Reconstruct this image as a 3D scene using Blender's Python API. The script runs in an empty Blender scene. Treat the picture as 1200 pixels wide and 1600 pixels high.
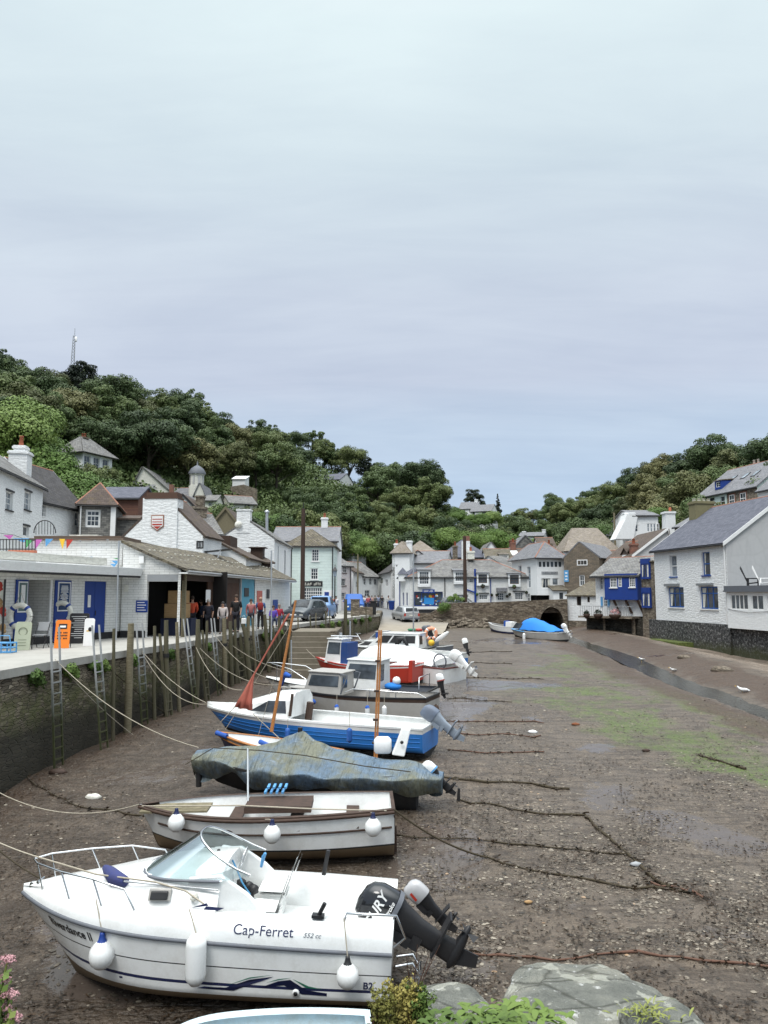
import bpy,math,random
import numpy as np
from mathutils import Vector,Matrix,noise as mnoise
R = math.radians
scene = bpy.context.scene
COL = scene.collection
rnd = random.Random(7)
# -- camera
F = 1202.0; PITCH = math.atan(128/1202.0); CZ = 1.9
cp,sp = math.cos(PITCH),math.sin(PITCH)
cam_d = bpy.data.cameras.new('camera'); cam = bpy.data.objects.new('camera',cam_d); COL.objects.link(cam)
cam.location = (0,0,CZ); cam.rotation_euler = (R(90)+PITCH,0,0)
cam_d.sensor_fit = 'HORIZONTAL'; cam_d.sensor_width = 36; cam_d.lens = 36*F/1200
cam_d.clip_start = 0.05; cam_d.clip_end = 5000
scene.camera = cam
def ray(px,py):
 u = (px-600)/F; v = (800-py)/F
 return Vector((u,cp-v*sp,sp+v*cp))
def P(px,py,Y):
 d = ray(px,py); return Vector((0,0,CZ))+d*(Y/d.y)
def PZ(px,py,z):
 d = ray(px,py); return Vector((0,0,CZ))+d*((z-CZ)/d.z)
def PX(px,Y,z=0):
 dep = Y*cp+(z-CZ)*sp
 return Vector(((px-600)/F*dep,Y,z))
def smooth(a,b,x):
 t = min(1,max(0,(x-a)/(b-a))); return t*t*(3-2*t)
def interp(x,pts):
 if x <= pts[0][0]: return pts[0][1:]
 for a,b in zip(pts,pts[1:]):
  if x <= b[0]:
   t = (x-a[0])/(b[0]-a[0]); return tuple(p+(q-p)*t for p,q in zip(a[1:],b[1:]))
 return pts[-1][1:]
# -- objects
M_OF = {}
def thing(name,label,cat,loc=(0,0,0),rot=(0,0,0),group=None):
 o = bpy.data.objects.new(name,None); COL.objects.link(o)
 o.location = loc; o.rotation_euler = rot; o.empty_display_size = .2
 o['label'] = label; o['category'] = cat
 if group: o['group'] = group
 M_OF[o.name] = Matrix.LocRotScale(Vector(loc),__import__('mathutils').Euler(rot),None)
 return o
def tag(o,label,cat,group=None):
 o['label'] = label; o['category'] = cat
 if group: o['group'] = group
 return o
def struct(o,label=None,kind='structure'):
 o['kind'] = kind
 if label: o['label'] = label; 
 return o
def copy_tree(o,parent=None):
 c = o.copy(); COL.objects.link(c); c.parent = parent
 for ch in list(o.children): copy_tree(ch,c)
 M_OF[c.name] = M_OF.get(o.name,Matrix.Identity(4))
 return c
class MB:
 def __init__(s): s.v = []; s.f = []; s.m = []; s.sm = []
 def add(s,vs,fs,mi=0,smooth=False):
  b = len(s.v); s.v.extend([tuple(p) for p in vs])
  for f in fs: s.f.append(tuple(i+b for i in f)); s.m.append(mi); s.sm.append(smooth)
  return s
 def obox(s,O,U,V,W,mi=0):
  O,U,V,W = Vector(O),Vector(U),Vector(V),Vector(W)
  vs = [O,O+U,O+U+V,O+V,O+W,O+U+W,O+U+V+W,O+V+W]
  fs = [(0,3,2,1),(4,5,6,7),(0,1,5,4),(1,2,6,5),(2,3,7,6),(3,0,4,7)]
  if U.cross(V).dot(W) < 0: fs = [tuple(reversed(f)) for f in fs]
  return s.add(vs,fs,mi)
 def box(s,a,b,mi=0):
  a,b = [min(p,q) for p,q in zip(a,b)],[max(p,q) for p,q in zip(a,b)]
  return s.obox(a,(b[0]-a[0],0,0),(0,b[1]-a[1],0),(0,0,b[2]-a[2]),mi)
 def poly(s,pts,mi=0): return s.add(pts,[tuple(range(len(pts)))],mi)
 def prism(s,pts,off,mi=0):
  n = len(pts); off = Vector(off); p = [Vector(q) for q in pts]
  nrm = Vector((0,0,0))
  for i in range(n): nrm += p[i].cross(p[(i+1) % n])
  vs = p+[q+off for q in p]
  fs = [tuple(range(n-1,-1,-1)),tuple(range(n,2*n))]+[(i,(i+1) % n,n+(i+1) % n,n+i) for i in range(n)]
  if nrm.dot(off) < 0: fs = [tuple(reversed(f)) for f in fs]
  return s.add(vs,fs,mi)
 def tube(s,pts,r,n=8,mi=0,caps=True,flat=1.0):
  pts = [Vector(p) for p in pts]; k = len(pts)
  rs = r if isinstance(r,(list,tuple)) else [r]*k
  vs = []; up = None
  for i in range(k):
   t = (pts[min(i+1,k-1)]-pts[max(i-1,0)])
   if t.length < 1e-9: t = Vector((0,0,1))
   t.normalize()
   if up is None: up = Vector((0,0,1)) if abs(t.z) < .9 else Vector((0,1,0))
   a = t.cross(up)
   if a.length < 1e-4: a = t.cross(Vector((1,0,0)))
   a.normalize(); b = a.cross(t).normalized(); up = b
   for j in range(n):
    q = 2*math.pi*j/n; vs.append(pts[i]+a*(math.cos(q)*rs[i])+b*(math.sin(q)*rs[i]*flat))
  fs = [(i*n+j,i*n+(j+1) % n,(i+1)*n+(j+1) % n,(i+1)*n+j) for i in range(k-1) for j in range(n)]
  s.add(vs,fs,mi,True)
  if caps: s.add(vs[:n],[tuple(range(n-1,-1,-1))],mi); s.add(vs[-n:],[tuple(range(n))],mi)
  return s
 def lathe(s,prof,c=(0,0,0),n=16,mi=0,axis=None,sm=True):
  c = Vector(c); ax = Vector(axis).normalized() if axis else Vector((0,0,1))
  a = ax.orthogonal().normalized(); b = ax.cross(a)
  vs = [c+ax*h+(a*math.cos(2*math.pi*j/n)+b*math.sin(2*math.pi*j/n))*max(r,1e-4) for r,h in prof for j in range(n)]
  fs = [(i*n+j,i*n+(j+1) % n,(i+1)*n+(j+1) % n,(i+1)*n+j) for i in range(len(prof)-1) for j in range(n)]
  return s.add(vs,fs,mi,sm)
 def ball(s,c,r,n=12,mi=0,sq=(1,1,1)):
  c = Vector(c); m = n//2; vs = []
  for i in range(m+1):
   th = math.pi*i/m
   for j in range(n):
    q = 2*math.pi*j/n
    vs.append(c+Vector((math.sin(th)*math.cos(q)*sq[0],math.sin(th)*math.sin(q)*sq[1],math.cos(th)*sq[2]))*r)
  fs = [(i*n+j,(i+1)*n+j,(i+1)*n+(j+1) % n,i*n+(j+1) % n) for i in range(m) for j in range(n)]
  return s.add(vs,fs,mi,True)
 def grid(s,rows,mi=0,sm=True,flip=False,close=False):
  w = len(rows[0]); vs = [p for r in rows for p in r]; fs = []
  for i in range(len(rows)-1):
   for j in range(w if close else w-1):
    k = (j+1) % w; f = (i*w+j,i*w+k,(i+1)*w+k,(i+1)*w+j)
    fs.append(tuple(reversed(f)) if flip else f)
  return s.add(vs,fs,mi,sm)
 def build(s,name,mats,parent=None,world=False):
  if not s.f: return None
  me = bpy.data.meshes.new(name); vs = s.v
  if world and parent is not None:
   inv = M_OF.get(parent.name,Matrix.Identity(4)).inverted(); vs2 = [tuple(inv @ Vector(p)) for p in vs]
  else: vs2 = vs
  me.from_pydata(vs2,[],s.f)
  if not isinstance(mats,(list,tuple)): mats = [mats]
  for m in mats: me.materials.append(m)
  me.polygons.foreach_set('material_index',s.m); me.polygons.foreach_set('use_smooth',s.sm)
  uv = me.uv_layers.new(name='UVMap'); me.update()
  co = np.array(vs,dtype=np.float64)
  nl = len(me.loops); li = np.empty(nl,np.int32); me.loops.foreach_get('vertex_index',li)
  pn = np.empty(len(me.polygons)*3); me.polygons.foreach_get('normal',pn); pn = pn.reshape(-1,3)
  pt = np.empty(len(me.polygons),np.int32); me.polygons.foreach_get('loop_total',pt)
  n = np.repeat(pn,pt,axis=0)
  h = np.hypot(n[:,0],n[:,1]); ok = h > 1e-3; hs = np.where(ok,h,1)
  t = np.stack([np.where(ok,-n[:,1]/hs,1),np.where(ok,n[:,0]/hs,0),np.zeros(nl)],1)
  b = np.cross(n,t); p = co[li]
  uvs = np.stack([(p*t).sum(1),(p*b).sum(1)],1).astype(np.float32)
  uv.data.foreach_set('uv',uvs.ravel())
  o = bpy.data.objects.new(name,me); COL.objects.link(o)
  if parent is not None:
   o.parent = parent; M_OF[o.name] = M_OF.get(parent.name,Matrix.Identity(4))
  return o
def subsurf(o,lv=1):
 m = o.modifiers.new('s','SUBSURF'); m.levels = lv; m.render_levels = lv; return o
def bevel(o,w=.01,seg=2):
 m = o.modifiers.new('b','BEVEL'); m.width = w; m.segments = seg; m.limit_method = 'ANGLE'; m.angle_limit = R(40); return o
def sag(a,b,drop,n=14):
 a,b = Vector(a),Vector(b)
 return [a.lerp(b,i/n)-Vector((0,0,drop*4*(i/n)*(1-i/n))) for i in range(n+1)]
def text(body,size,parent,mat,name='lettering',M=None,depth=.002,bold=False,align='CENTER',shear=0,sx=1):
 c = bpy.data.curves.new(name,'FONT'); c.body = body; c.size = size; c.extrude = depth; c.align_x = align; c.align_y = 'CENTER'
 c.shear = shear
 if bold: c.offset = size*.018
 o = bpy.data.objects.new(name,c); COL.objects.link(o)
 dg = bpy.context.evaluated_depsgraph_get()
 me = bpy.data.meshes.new_from_object(o.evaluated_get(dg)); bpy.data.objects.remove(o)
 if M is not None: me.transform(M @ Matrix.Diagonal((sx,1,1,1)))
 me.materials.clear(); me.materials.append(mat)
 o = bpy.data.objects.new(name,me); COL.objects.link(o)
 if parent is not None: o.parent = parent; M_OF[o.name] = M_OF.get(parent.name,Matrix.Identity(4))
 return o
def frameM(O,U,V):
 U = Vector(U).normalized(); W = U.cross(Vector(V)).normalized(); V = W.cross(U)
 return Matrix(((U.x,V.x,W.x,O[0]),(U.y,V.y,W.y,O[1]),(U.z,V.z,W.z,O[2]),(0,0,0,1)))
# -- materials
def srgb(*c):
 if len(c) == 1: c = c[0]
 return tuple((x/255/12.92 if x/255 <= .04045 else ((x/255+.055)/1.055)**2.4) for x in c)+(1,)
class NT:
 def __init__(s,name):
  s.mat = bpy.data.materials.new(name); s.mat.use_nodes = True; s.t = s.mat.node_tree
  s.b = s.t.nodes['Principled BSDF']; s.out = s.t.nodes['Material Output']
 def n(s,typ,ins=None,**pr):
  x = s.t.nodes.new(typ)
  for k,v in pr.items(): setattr(x,k,v)
  for k,v in (ins or {}).items():
   so = x.inputs[k]
   if isinstance(v,bpy.types.NodeSocket): s.t.links.new(v,so)
   else: so.default_value = v
  return x
 def coord(s,kind='UV',sc=(1,1,1)):
  tc = s.n('ShaderNodeTexCoord'); m = s.n('ShaderNodeMapping',{'Vector': tc.outputs[kind],'Scale': sc}); return m.outputs[0]
 def world(s,sc=(1,1,1)):
  g = s.n('ShaderNodeNewGeometry'); m = s.n('ShaderNodeMapping',{'Vector': g.outputs['Position'],'Scale': sc}); return m.outputs[0]
 def noise(s,co,scale,detail=5,rough=.6,out='Fac'):
  return s.n('ShaderNodeTexNoise',{'Vector': co,'Scale': scale,'Detail': detail,'Roughness': rough}).outputs[out]
 def ramp(s,fac,stops,interp='LINEAR'):
  r = s.n('ShaderNodeValToRGB',{'Fac': fac}); cr = r.color_ramp; cr.interpolation = interp
  while len(cr.elements) < len(stops): cr.elements.new(.5)
  for e,(p,c) in zip(cr.elements,stops):
   e.position = p; e.color = c if isinstance(c,(tuple,list)) and len(c) == 4 else ((c,c,c,1) if not isinstance(c,(tuple,list)) else (*c,1))
  return r.outputs['Color']
 def mix(s,fac,a,b,typ='MIX'):
  m = s.n('ShaderNodeMix',data_type='RGBA',blend_type=typ)
  for i,v in ((0,fac),(6,a),(7,b)):
   if isinstance(v,bpy.types.NodeSocket): s.t.links.new(v,m.inputs[i])
   else: m.inputs[i].default_value = v if i == 0 else (v if len(v) == 4 else (*v,1))
  return m.outputs[2]
 def math(s,op,a,b=0.0,c=0.0,clamp=False):
  m = s.n('ShaderNodeMath',operation=op,use_clamp=clamp)
  for i,v in enumerate((a,b,c)):
   if isinstance(v,bpy.types.NodeSocket): s.t.links.new(v,m.inputs[i])
   else: m.inputs[i].default_value = v
  return m.outputs[0]
 def bump(s,h,strength=.3,dist=.02,nrm=None):
  ins = {'Height': h,'Strength': strength,'Distance': dist}
  if nrm is not None: ins['Normal'] = nrm
  return s.n('ShaderNodeBump',ins).outputs[0]
 def fin(s,col=None,rough=.7,nrm=None,metal=0,spec=.4,coat=0,**k):
  b = s.b
  def st(nm,v):
   if isinstance(v,bpy.types.NodeSocket): s.t.links.new(v,b.inputs[nm])
   elif v is not None: b.inputs[nm].default_value = v
  if col is not None: st('Base Color',col if isinstance(col,bpy.types.NodeSocket) or len(col) == 4 else (*col,1))
  st('Roughness',rough); st('Normal',nrm); st('Metallic',metal); st('Specular IOR Level',spec); st('Coat Weight',coat)
  for a,v in k.items(): st(a.replace('_',' '),v)
  return s.mat
def sc4(c,k): return (c[0]*k,c[1]*k,c[2]*k,1)
def paint(name,col,rough=.5,dirt=.25,scale=2.5,metal=0,coat=0,grime=(.12,.10,.07,1),bump=.15,spec=.4):
 t = NT(name); co = t.coord('Object'); a = t.noise(co,scale,6,.65); b = t.noise(co,scale*9,4,.6)
 f = t.ramp(t.math('ADD',t.math('MULTIPLY',a,.7),t.math('MULTIPLY',b,.3)),[(.45,0.0),(.75,1.0)])
 c = t.mix(t.math('MULTIPLY',f,dirt),col,t.mix(.5,sc4(col,.6),grime))
 return t.fin(c,t.math('ADD',t.math('MULTIPLY',b,.2),rough-.1),t.bump(b,bump,.004),metal,spec,coat)
def whitewash(name,col,dirt=.25,bmp=.6,sx=3.0,sy=7.5,dcol=(.16,.14,.11,1)):
 t = NT(name); uv = t.coord('UV'); wob = t.n('ShaderNodeVectorMath',{0: uv,1: t.n('ShaderNodeVectorMath',{0: t.noise(uv,2.5,2,out='Color'),1: (.18,.18,.18)},operation='MULTIPLY').outputs[0]},operation='ADD').outputs[0]
 m = t.n('ShaderNodeMapping',{'Vector': wob,'Scale': (sx,sy,1)}).outputs[0]
 v = t.n('ShaderNodeTexVoronoi',{'Vector': m,'Scale': 1.0,'Smoothness': .3},feature='SMOOTH_F1',voronoi_dimensions='2D').outputs['Distance']
 e = t.n('ShaderNodeTexVoronoi',{'Vector': m,'Scale': 1.0},feature='DISTANCE_TO_EDGE',voronoi_dimensions='2D').outputs['Distance']
 n1 = t.noise(uv,1.3,7,.7); n2 = t.noise(uv,14,4,.6)
 st = t.noise(t.n('ShaderNodeMapping',{'Vector': uv,'Scale': (3,.35,1)}).outputs[0],1.5,5,.65)
 f = t.ramp(t.math('ADD',t.math('MULTIPLY',n1,.55),t.math('MULTIPLY',st,.45)),[(.48,0.0),(.72,1.0)])
 c = t.mix(t.math('MULTIPLY',f,dirt),col,t.mix(.45,col,dcol))
 c = t.mix(t.ramp(e,[(0.0,.38*min(1,bmp*1.6)),(.12,0.0)]),c,sc4(col,.5))
 h = t.math('ADD',t.math('MULTIPLY',v,-.9),t.math('MULTIPLY',n2,.35))
 return t.fin(c,.75,t.bump(h,bmp,.05))
def brickm(name,c1,c2,mortar,w=.22,h=.075,dirt=.3,bmp=.5,off=.5,msize=.008,dcol=(.10,.09,.07,1),lichen=None,lam=.3,rough=.8,spec=.3):
 t = NT(name); uv = t.coord('UV')
 b = t.n('ShaderNodeTexBrick',{'Vector': uv,'Color1': c1,'Color2': c2,'Mortar': mortar,'Scale': 1.0,'Mortar Size': msize,'Mortar Smooth': .3,'Bias': 0.0,'Brick Width': w,'Row Height': h},offset=off)
 n1 = t.noise(uv,.9,7,.7); n2 = t.noise(uv,9,5,.65); n4 = t.noise(uv,3.3,4,.8)
 f = t.ramp(t.math('ADD',t.math('MULTIPLY',n1,.6),t.math('MULTIPLY',n2,.4)),[(.45,0.0),(.66,1.0)])
 c = t.mix(t.math('MULTIPLY',f,dirt),b.outputs['Color'],dcol)
 c = t.mix(min(1,dirt*1.1),c,t.ramp(n4,[(.3,.45),(.5,.95),(.68,1.0)]),'MULTIPLY')
 if lichen:
  n3 = t.noise(uv,2.2,8,.75); g = t.ramp(n3,[(.62-lam*.4,0.0),(.70-lam*.25,1.0)])
  c = t.mix(t.math('MULTIPLY',g,.75),c,t.mix(n2,lichen,sc4(lichen,.45)))
 hh = t.math('ADD',t.math('MULTIPLY',b.outputs['Fac'],-.8),t.math('MULTIPLY',n2,.5))
 return t.fin(c,rough,t.bump(hh,bmp,.02),spec=spec)
def rubble(name,stops,mortar,sx=2.5,sy=5,bmp=.8,dirt=.3,dcol=(.05,.045,.03,1),edge=.10):
 t = NT(name); uv = t.coord('UV'); wob = t.n('ShaderNodeVectorMath',{0: uv,1: t.n('ShaderNodeVectorMath',{0: t.noise(uv,3,3,out='Color'),1: (.16,.10,0)},operation='MULTIPLY').outputs[0]},operation='ADD').outputs[0]
 m = t.n('ShaderNodeMapping',{'Vector': wob,'Scale': (sx,sy,1)}).outputs[0]
 v = t.n('ShaderNodeTexVoronoi',{'Vector': m,'Scale': 1.0},voronoi_dimensions='2D')
 e = t.n('ShaderNodeTexVoronoi',{'Vector': m,'Scale': 1.0},feature='DISTANCE_TO_EDGE',voronoi_dimensions='2D').outputs['Distance']
 n1 = t.noise(uv,1.0,6,.7); n2 = t.noise(uv,16,5,.7)
 sep = t.n('ShaderNodeSeparateColor',{'Color': v.outputs['Color']}).outputs[0]
 c = t.ramp(t.math('ADD',t.math('MULTIPLY',sep,.8),t.math('MULTIPLY',n2,.2)),stops)
 c = t.mix(t.ramp(e,[(edge*.3,1.0),(edge,0.0)]),c,mortar)
 c = t.mix(t.math('MULTIPLY',t.ramp(n1,[(.45,0.0),(.7,1.0)]),dirt),c,dcol)
 c = t.mix(.35,c,t.mix(n2,sc4((1,1,1),.3),(1,1,1,1)),'MULTIPLY')
 h = t.math('ADD',t.ramp(e,[(0.0,0.0),(edge*1.8,1.0)]),t.math('MULTIPLY',n2,.5))
 return t,c,t.bump(h,bmp,.04),uv,n1,n2
def rub(name,*a,rough=.85,**k):
 t,c,nrm,*_ = rubble(name,*a,**k); return t.fin(c,rough,nrm)
def wood(name,col,dark,rough=.7,sc=(1,1,8),dirt=.5):
 t = NT(name); co = t.coord('Object',sc); n = t.noise(co,6,6,.7); c = t.mix(t.ramp(n,[(.35,0.0),(.7,1.0)]),col,dark)
 return t.fin(c,rough,t.bump(n,.4,.01))
def plain(name,col,rough=.5,metal=0,spec=.4,coat=0,**k):
 return NT(name).fin(col,rough,None,metal,spec,coat,**k)
def glassy(name,col=(.02,.025,.03,1),vary=.5):
 t = NT(name); co = t.world(); n = t.noise(co,1.2,3); c = t.mix(t.ramp(n,[(.4,0.0),(.65,1.0)]),col,sc4(col,1+3*vary))
 return t.fin(c,.08,t.bump(t.noise(co,1.5,2),.05,.02),spec=.6)
WHITE = (.78,.79,.79,1)
m_white = whitewash('whitewashed_stone',WHITE,.4,.5)
m_cream = whitewash('cream_wash',(.70,.69,.62,1),.5,.5)
m_smooth = whitewash('white_render',(.78,.79,.79,1),.25,.2)
m_mint = brickm('mint_boarding',(.66,.76,.72,1),(.62,.72,.68,1),(.40,.48,.46,1),30,.28,.25,.4,dcol=(.4,.45,.42,1))
m_pink = whitewash('pale_pink_render',(.66,.60,.60,1),.35,.25)
m_greyr = whitewash('grey_render',(.47,.47,.47,1),.45,.18,1,1,(.22,.22,.23,1))
m_wbrick = brickm('painted_brick',(.78,.78,.76,1),(.72,.72,.70,1),(.46,.46,.44,1),.45,.11,.22,.6,dcol=(.38,.37,.30,1))
m_slate = brickm('grey_slate',(.16,.165,.18,1),(.23,.23,.245,1),(.06,.06,.065,1),.32,.2,.35,.6,dcol=(.10,.10,.10,1),lichen=(.27,.26,.20,1),lam=.15)
m_slate_new = brickm('dark_slate',(.085,.09,.115,1),(.13,.135,.165,1),(.04,.04,.05,1),.35,.22,.2,.5,dcol=(.07,.075,.10,1))
m_slate_old = brickm('old_patchy_slate',(.19,.19,.19,1),(.29,.285,.275,1),(.06,.058,.055,1),.3,.2,.8,.9,dcol=(.055,.05,.048,1),lichen=(.29,.275,.22,1),lam=.2,msize=.015)
m_slate_moss = brickm('mossy_slate',(.13,.115,.09,1),(.25,.22,.17,1),(.035,.03,.024,1),.3,.2,.75,1.0,dcol=(.06,.05,.035,1),lichen=(.20,.17,.09,1),lam=.3,msize=.02)
m_slate_brown = brickm('brown_slate',(.085,.065,.055,1),(.13,.10,.085,1),(.04,.03,.03,1),.3,.2,.5,.8,dcol=(.06,.045,.035,1),lichen=(.16,.12,.06,1),lam=.25)
m_slate_dark = brickm('dark_brown_slate',(.055,.052,.055,1),(.09,.085,.088,1),(.03,.03,.03,1),.3,.2,.4,.7,dcol=(.04,.038,.036,1),lichen=(.10,.09,.06,1),lam=.2)
m_slate_tan = brickm('tan_weathered_slate',(.23,.20,.17,1),(.31,.27,.23,1),(.12,.10,.085,1),.3,.2,.4,.6,dcol=(.16,.13,.10,1),lichen=(.22,.19,.12,1),lam=.3)
m_hung = brickm('slate_hanging',(.12,.12,.115,1),(.26,.25,.23,1),(.04,.04,.04,1),.32,.14,.3,.8,dcol=(.08,.08,.07,1))
m_brick = brickm('red_brick',(.30,.12,.08,1),(.22,.09,.065,1),(.22,.18,.15,1),.22,.075,.3,.4)
m_board = brickm('brown_boarding',(.16,.075,.05,1),(.13,.06,.045,1),(.05,.025,.02,1),30,.15,.3,.5)
m_stone = brickm('squared_stone',(.24,.19,.14,1),(.15,.125,.10,1),(.09,.08,.065,1),.42,.15,.5,.8,dcol=(.10,.085,.06,1),msize=.014,lichen=(.3,.26,.18,1),lam=.1)
m_stone2 = rub('rubble_stone',[(0,(.10,.085,.065,1)),(.35,(.20,.16,.12,1)),(.7,(.30,.25,.19,1)),(1,(.40,.35,.28,1))],(.09,.08,.06,1),3.6,9.5,edge=.06)
m_ridge = paint('terracotta_ridge',(.32,.15,.10,1),.8,.6)
m_pot = paint('terracotta_pot',(.42,.13,.07,1),.8,.5)
m_glass = glassy('window_glass',(.035,.042,.05,1))
m_glass_l = glassy('pale_window_glass',(.12,.14,.16,1))
m_wpaint = paint('white_paint',(.80,.80,.79,1),.45,.2)
m_grpaint = paint('grey_paint',(.30,.31,.32,1),.5,.3)
m_blk = paint('black_paint',(.018,.018,.02,1),.45,.2)
m_blue = paint('deep_blue_paint',(.012,.045,.24,1),.45,.3,grime=(.05,.06,.12,1))
m_blue_b = paint('bright_blue_paint',(.02,.10,.36,1),.5,.3,grime=(.05,.06,.12,1))
m_blue_s = paint('sky_blue_paint',(.10,.32,.60,1),.5,.3)
m_lead = paint('lead_flashing',(.12,.13,.15,1),.6,.4)
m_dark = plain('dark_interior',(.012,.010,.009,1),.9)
m_brownp = paint('brown_paint',(.07,.03,.02,1),.5,.3)
m_redp = paint('red_paint',(.42,.035,.02,1),.4,.25)
m_yel = paint('yellow_paint',(.75,.45,.03,1),.5,.2)
m_orange = paint('orange_paint',(.85,.22,.02,1),.45,.15)
m_steel = paint('galvanised_steel',(.50,.52,.54,1),.35,.4,metal=.6)
m_chrome = plain('stainless_steel',(.65,.66,.67,1),.22,1.0)
m_rust = paint('rusty_iron',(.20,.07,.03,1),.9,.5)
m_rope = paint('pale_rope',(.38,.34,.27,1),.9,.4,20)
m_rope_b = paint('blue_rope',(.05,.20,.36,1),.9,.4,20)
m_rope_d = paint('weedy_rope',(.050,.038,.022,1),.9,.6,12,grime=(.03,.035,.01,1))
m_chain = paint('rusty_chain',(.12,.062,.042,1),.9,.6,12)
m_wood_d = wood('dark_wood',(.07,.04,.028,1),(.03,.018,.012,1))
m_wood_o = wood('varnished_wood',(.46,.20,.06,1),(.28,.10,.03,1),.45)
m_wood_g = wood('weathered_wood',(.23,.20,.13,1),(.10,.085,.05,1),.9)
m_wood_p = wood('plain_plywood',(.42,.27,.13,1),(.30,.18,.08,1),.8)
m_tarmac = paint('tarmac',(.17,.175,.18,1),.9,.4,1.2)
m_conc = paint('concrete',(.36,.35,.32,1),.9,.5,.9,bump=.4)
# -- sky and light
SUN_EL,SUN_AZ = 56,205
w = bpy.data.worlds.new('World'); scene.world = w; w.use_nodes = True
wt = w.node_tree; wt.nodes.clear()
def wn(typ,ins=None,**pr):
 x = wt.nodes.new(typ)
 for k,v in pr.items(): setattr(x,k,v)
 for k,v in (ins or {}).items():
  if isinstance(v,bpy.types.NodeSocket): wt.links.new(v,x.inputs[k])
  else: x.inputs[k].default_value = v
 return x
sky = wn('ShaderNodeTexSky',sky_type='NISHITA',sun_disc=False,sun_elevation=R(SUN_EL),sun_rotation=R(SUN_AZ))
g = wn('ShaderNodeTexCoord').outputs['Generated']
sep = wn('ShaderNodeSeparateXYZ',{0: g})
def wm(op,a,b=0.0,c=0.0):
 m = wn('ShaderNodeMath',operation=op)
 for i,v in enumerate((a,b,c)):
  if isinstance(v,bpy.types.NodeSocket): wt.links.new(v,m.inputs[i])
  else: m.inputs[i].default_value = v
 return m.outputs[0]
z = sep.outputs[2]
mp = wn('ShaderNodeVectorMath',{0: g,1: wn('ShaderNodeCombineXYZ',{0: wm('MAXIMUM',wm('ADD',z,.16),.05),1: wm('MAXIMUM',wm('ADD',z,.16),.05),2: 1.0}).outputs[0]},operation='DIVIDE').outputs[0]
n1 = wn('ShaderNodeTexNoise',{'Vector': wn('ShaderNodeMapping',{'Vector': mp,'Scale': (.55,1.0,.6)}).outputs[0],'Scale': 1.6,'Detail': 7.0,'Roughness': .55,'Distortion': .4}).outputs[0]
n2 = wn('ShaderNodeTexNoise',{'Vector': wn('ShaderNodeMapping',{'Vector': mp,'Scale': (.35,1.6,.6)}).outputs[0],'Scale': 4.0,'Detail': 8.0,'Roughness': .6,'Distortion': .6}).outputs[0]
def wramp(fac,stops):
 r = wn('ShaderNodeValToRGB',{0: fac}); cr = r.color_ramp
 while len(cr.elements) < len(stops): cr.elements.new(.5)
 for e,(p,c) in zip(cr.elements,stops): e.position = p; e.color = c
 return r.outputs[0]
zz = wm('ADD',z,wm('MULTIPLY',wm('SUBTRACT',n1,.5),.10))
base = wramp(zz,[(0.0,srgb(172,191,213)),(.13,srgb(177,196,218)),(.21,srgb(184,199,217)),(.27,srgb(189,198,214)),(.36,srgb(196,205,218)),(.50,srgb(205,218,225)),(.64,srgb(214,228,232)),(1.0,(1.0,1.0,1.0,1))])
det = wramp(wm('ADD',wm('MULTIPLY',n1,.6),wm('MULTIPLY',n2,.4)),[(.36,(.90,.915,.94,1)),(.50,(.985,.99,.995,1)),(.62,(1.05,1.05,1.04,1))])
cl = wn('ShaderNodeMix',data_type='RGBA',blend_type='MULTIPLY')
cl.inputs[0].default_value = 1.0; wt.links.new(base,cl.inputs[6]); wt.links.new(det,cl.inputs[7])
zen = wm('ADD',1.0,wm('MULTIPLY',wm('POWER',wm('MAXIMUM',wm('SUBTRACT',z,.665),0.0),1.0),11.0))
b1 = wn('ShaderNodeBackground',{'Color': cl.outputs[2],'Strength': zen})
b2 = wn('ShaderNodeBackground',{'Color': sky.outputs[0],'Strength': .10})
mx = wn('ShaderNodeMixShader',{0: .08,1: b1.outputs[0],2: b2.outputs[0]})
wo = wn('ShaderNodeOutputWorld',{0: mx.outputs[0]})
sd = bpy.data.lights.new('sun','SUN'); sd.energy = 1.5; sd.angle = R(22); sd.color = (1.0,.965,.91)
so = bpy.data.objects.new('sun',sd); COL.objects.link(so)
az = R(SUN_AZ); sdir = Vector((math.sin(az)*math.cos(R(SUN_EL)),math.cos(az)*math.cos(R(SUN_EL)),math.sin(R(SUN_EL))))
so.rotation_euler = sdir.to_track_quat('Z','Y').to_euler()
scene.view_settings.view_transform = 'Standard'; scene.view_settings.look = 'None'; scene.view_settings.exposure = 0.25; scene.view_settings.gamma = 1
scene.cycles.max_bounces = 6; scene.cycles.transparent_max_bounces = 8; scene.cycles.caustics_reflective = False; scene.cycles.caustics_refractive = False
# -- harbour bed
def np_noise(x,y,sc,seed=0,octv=4):
 out = np.zeros_like(x); amp = 1.0; tot = 0
 r = np.random.RandomState(seed)
 for o in range(octv):
  tab = r.rand(256,256)
  u = x*sc*(2**o)+17.3*o; v = y*sc*(2**o)+5.1*o
  iu = np.floor(u).astype(int); iv = np.floor(v).astype(int); fu = u-iu; fv = v-iv
  fu = fu*fu*(3-2*fu); fv = fv*fv*(3-2*fv)
  g = lambda a,b: tab[a % 256,b % 256]
  out += amp*((g(iu,iv)*(1-fu)+g(iu+1,iv)*fu)*(1-fv)+(g(iu,iv+1)*(1-fu)+g(iu+1,iv+1)*fu)*fv); tot += amp; amp *= .5
 return out/tot
BZY,BZZ = [0,10,15,21,30,70,90],[-4.25,-4.0,-3.42,-2.86,-2.52,-1.5,-1.3]
def bed0(y): return float(np.interp(y,BZY,BZZ))
def bedP(px,py):
 z = -2.4
 for _ in range(6):
  q = PZ(px,py,z); z = bed0(q.y)
 return PZ(px,py,z)
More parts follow.
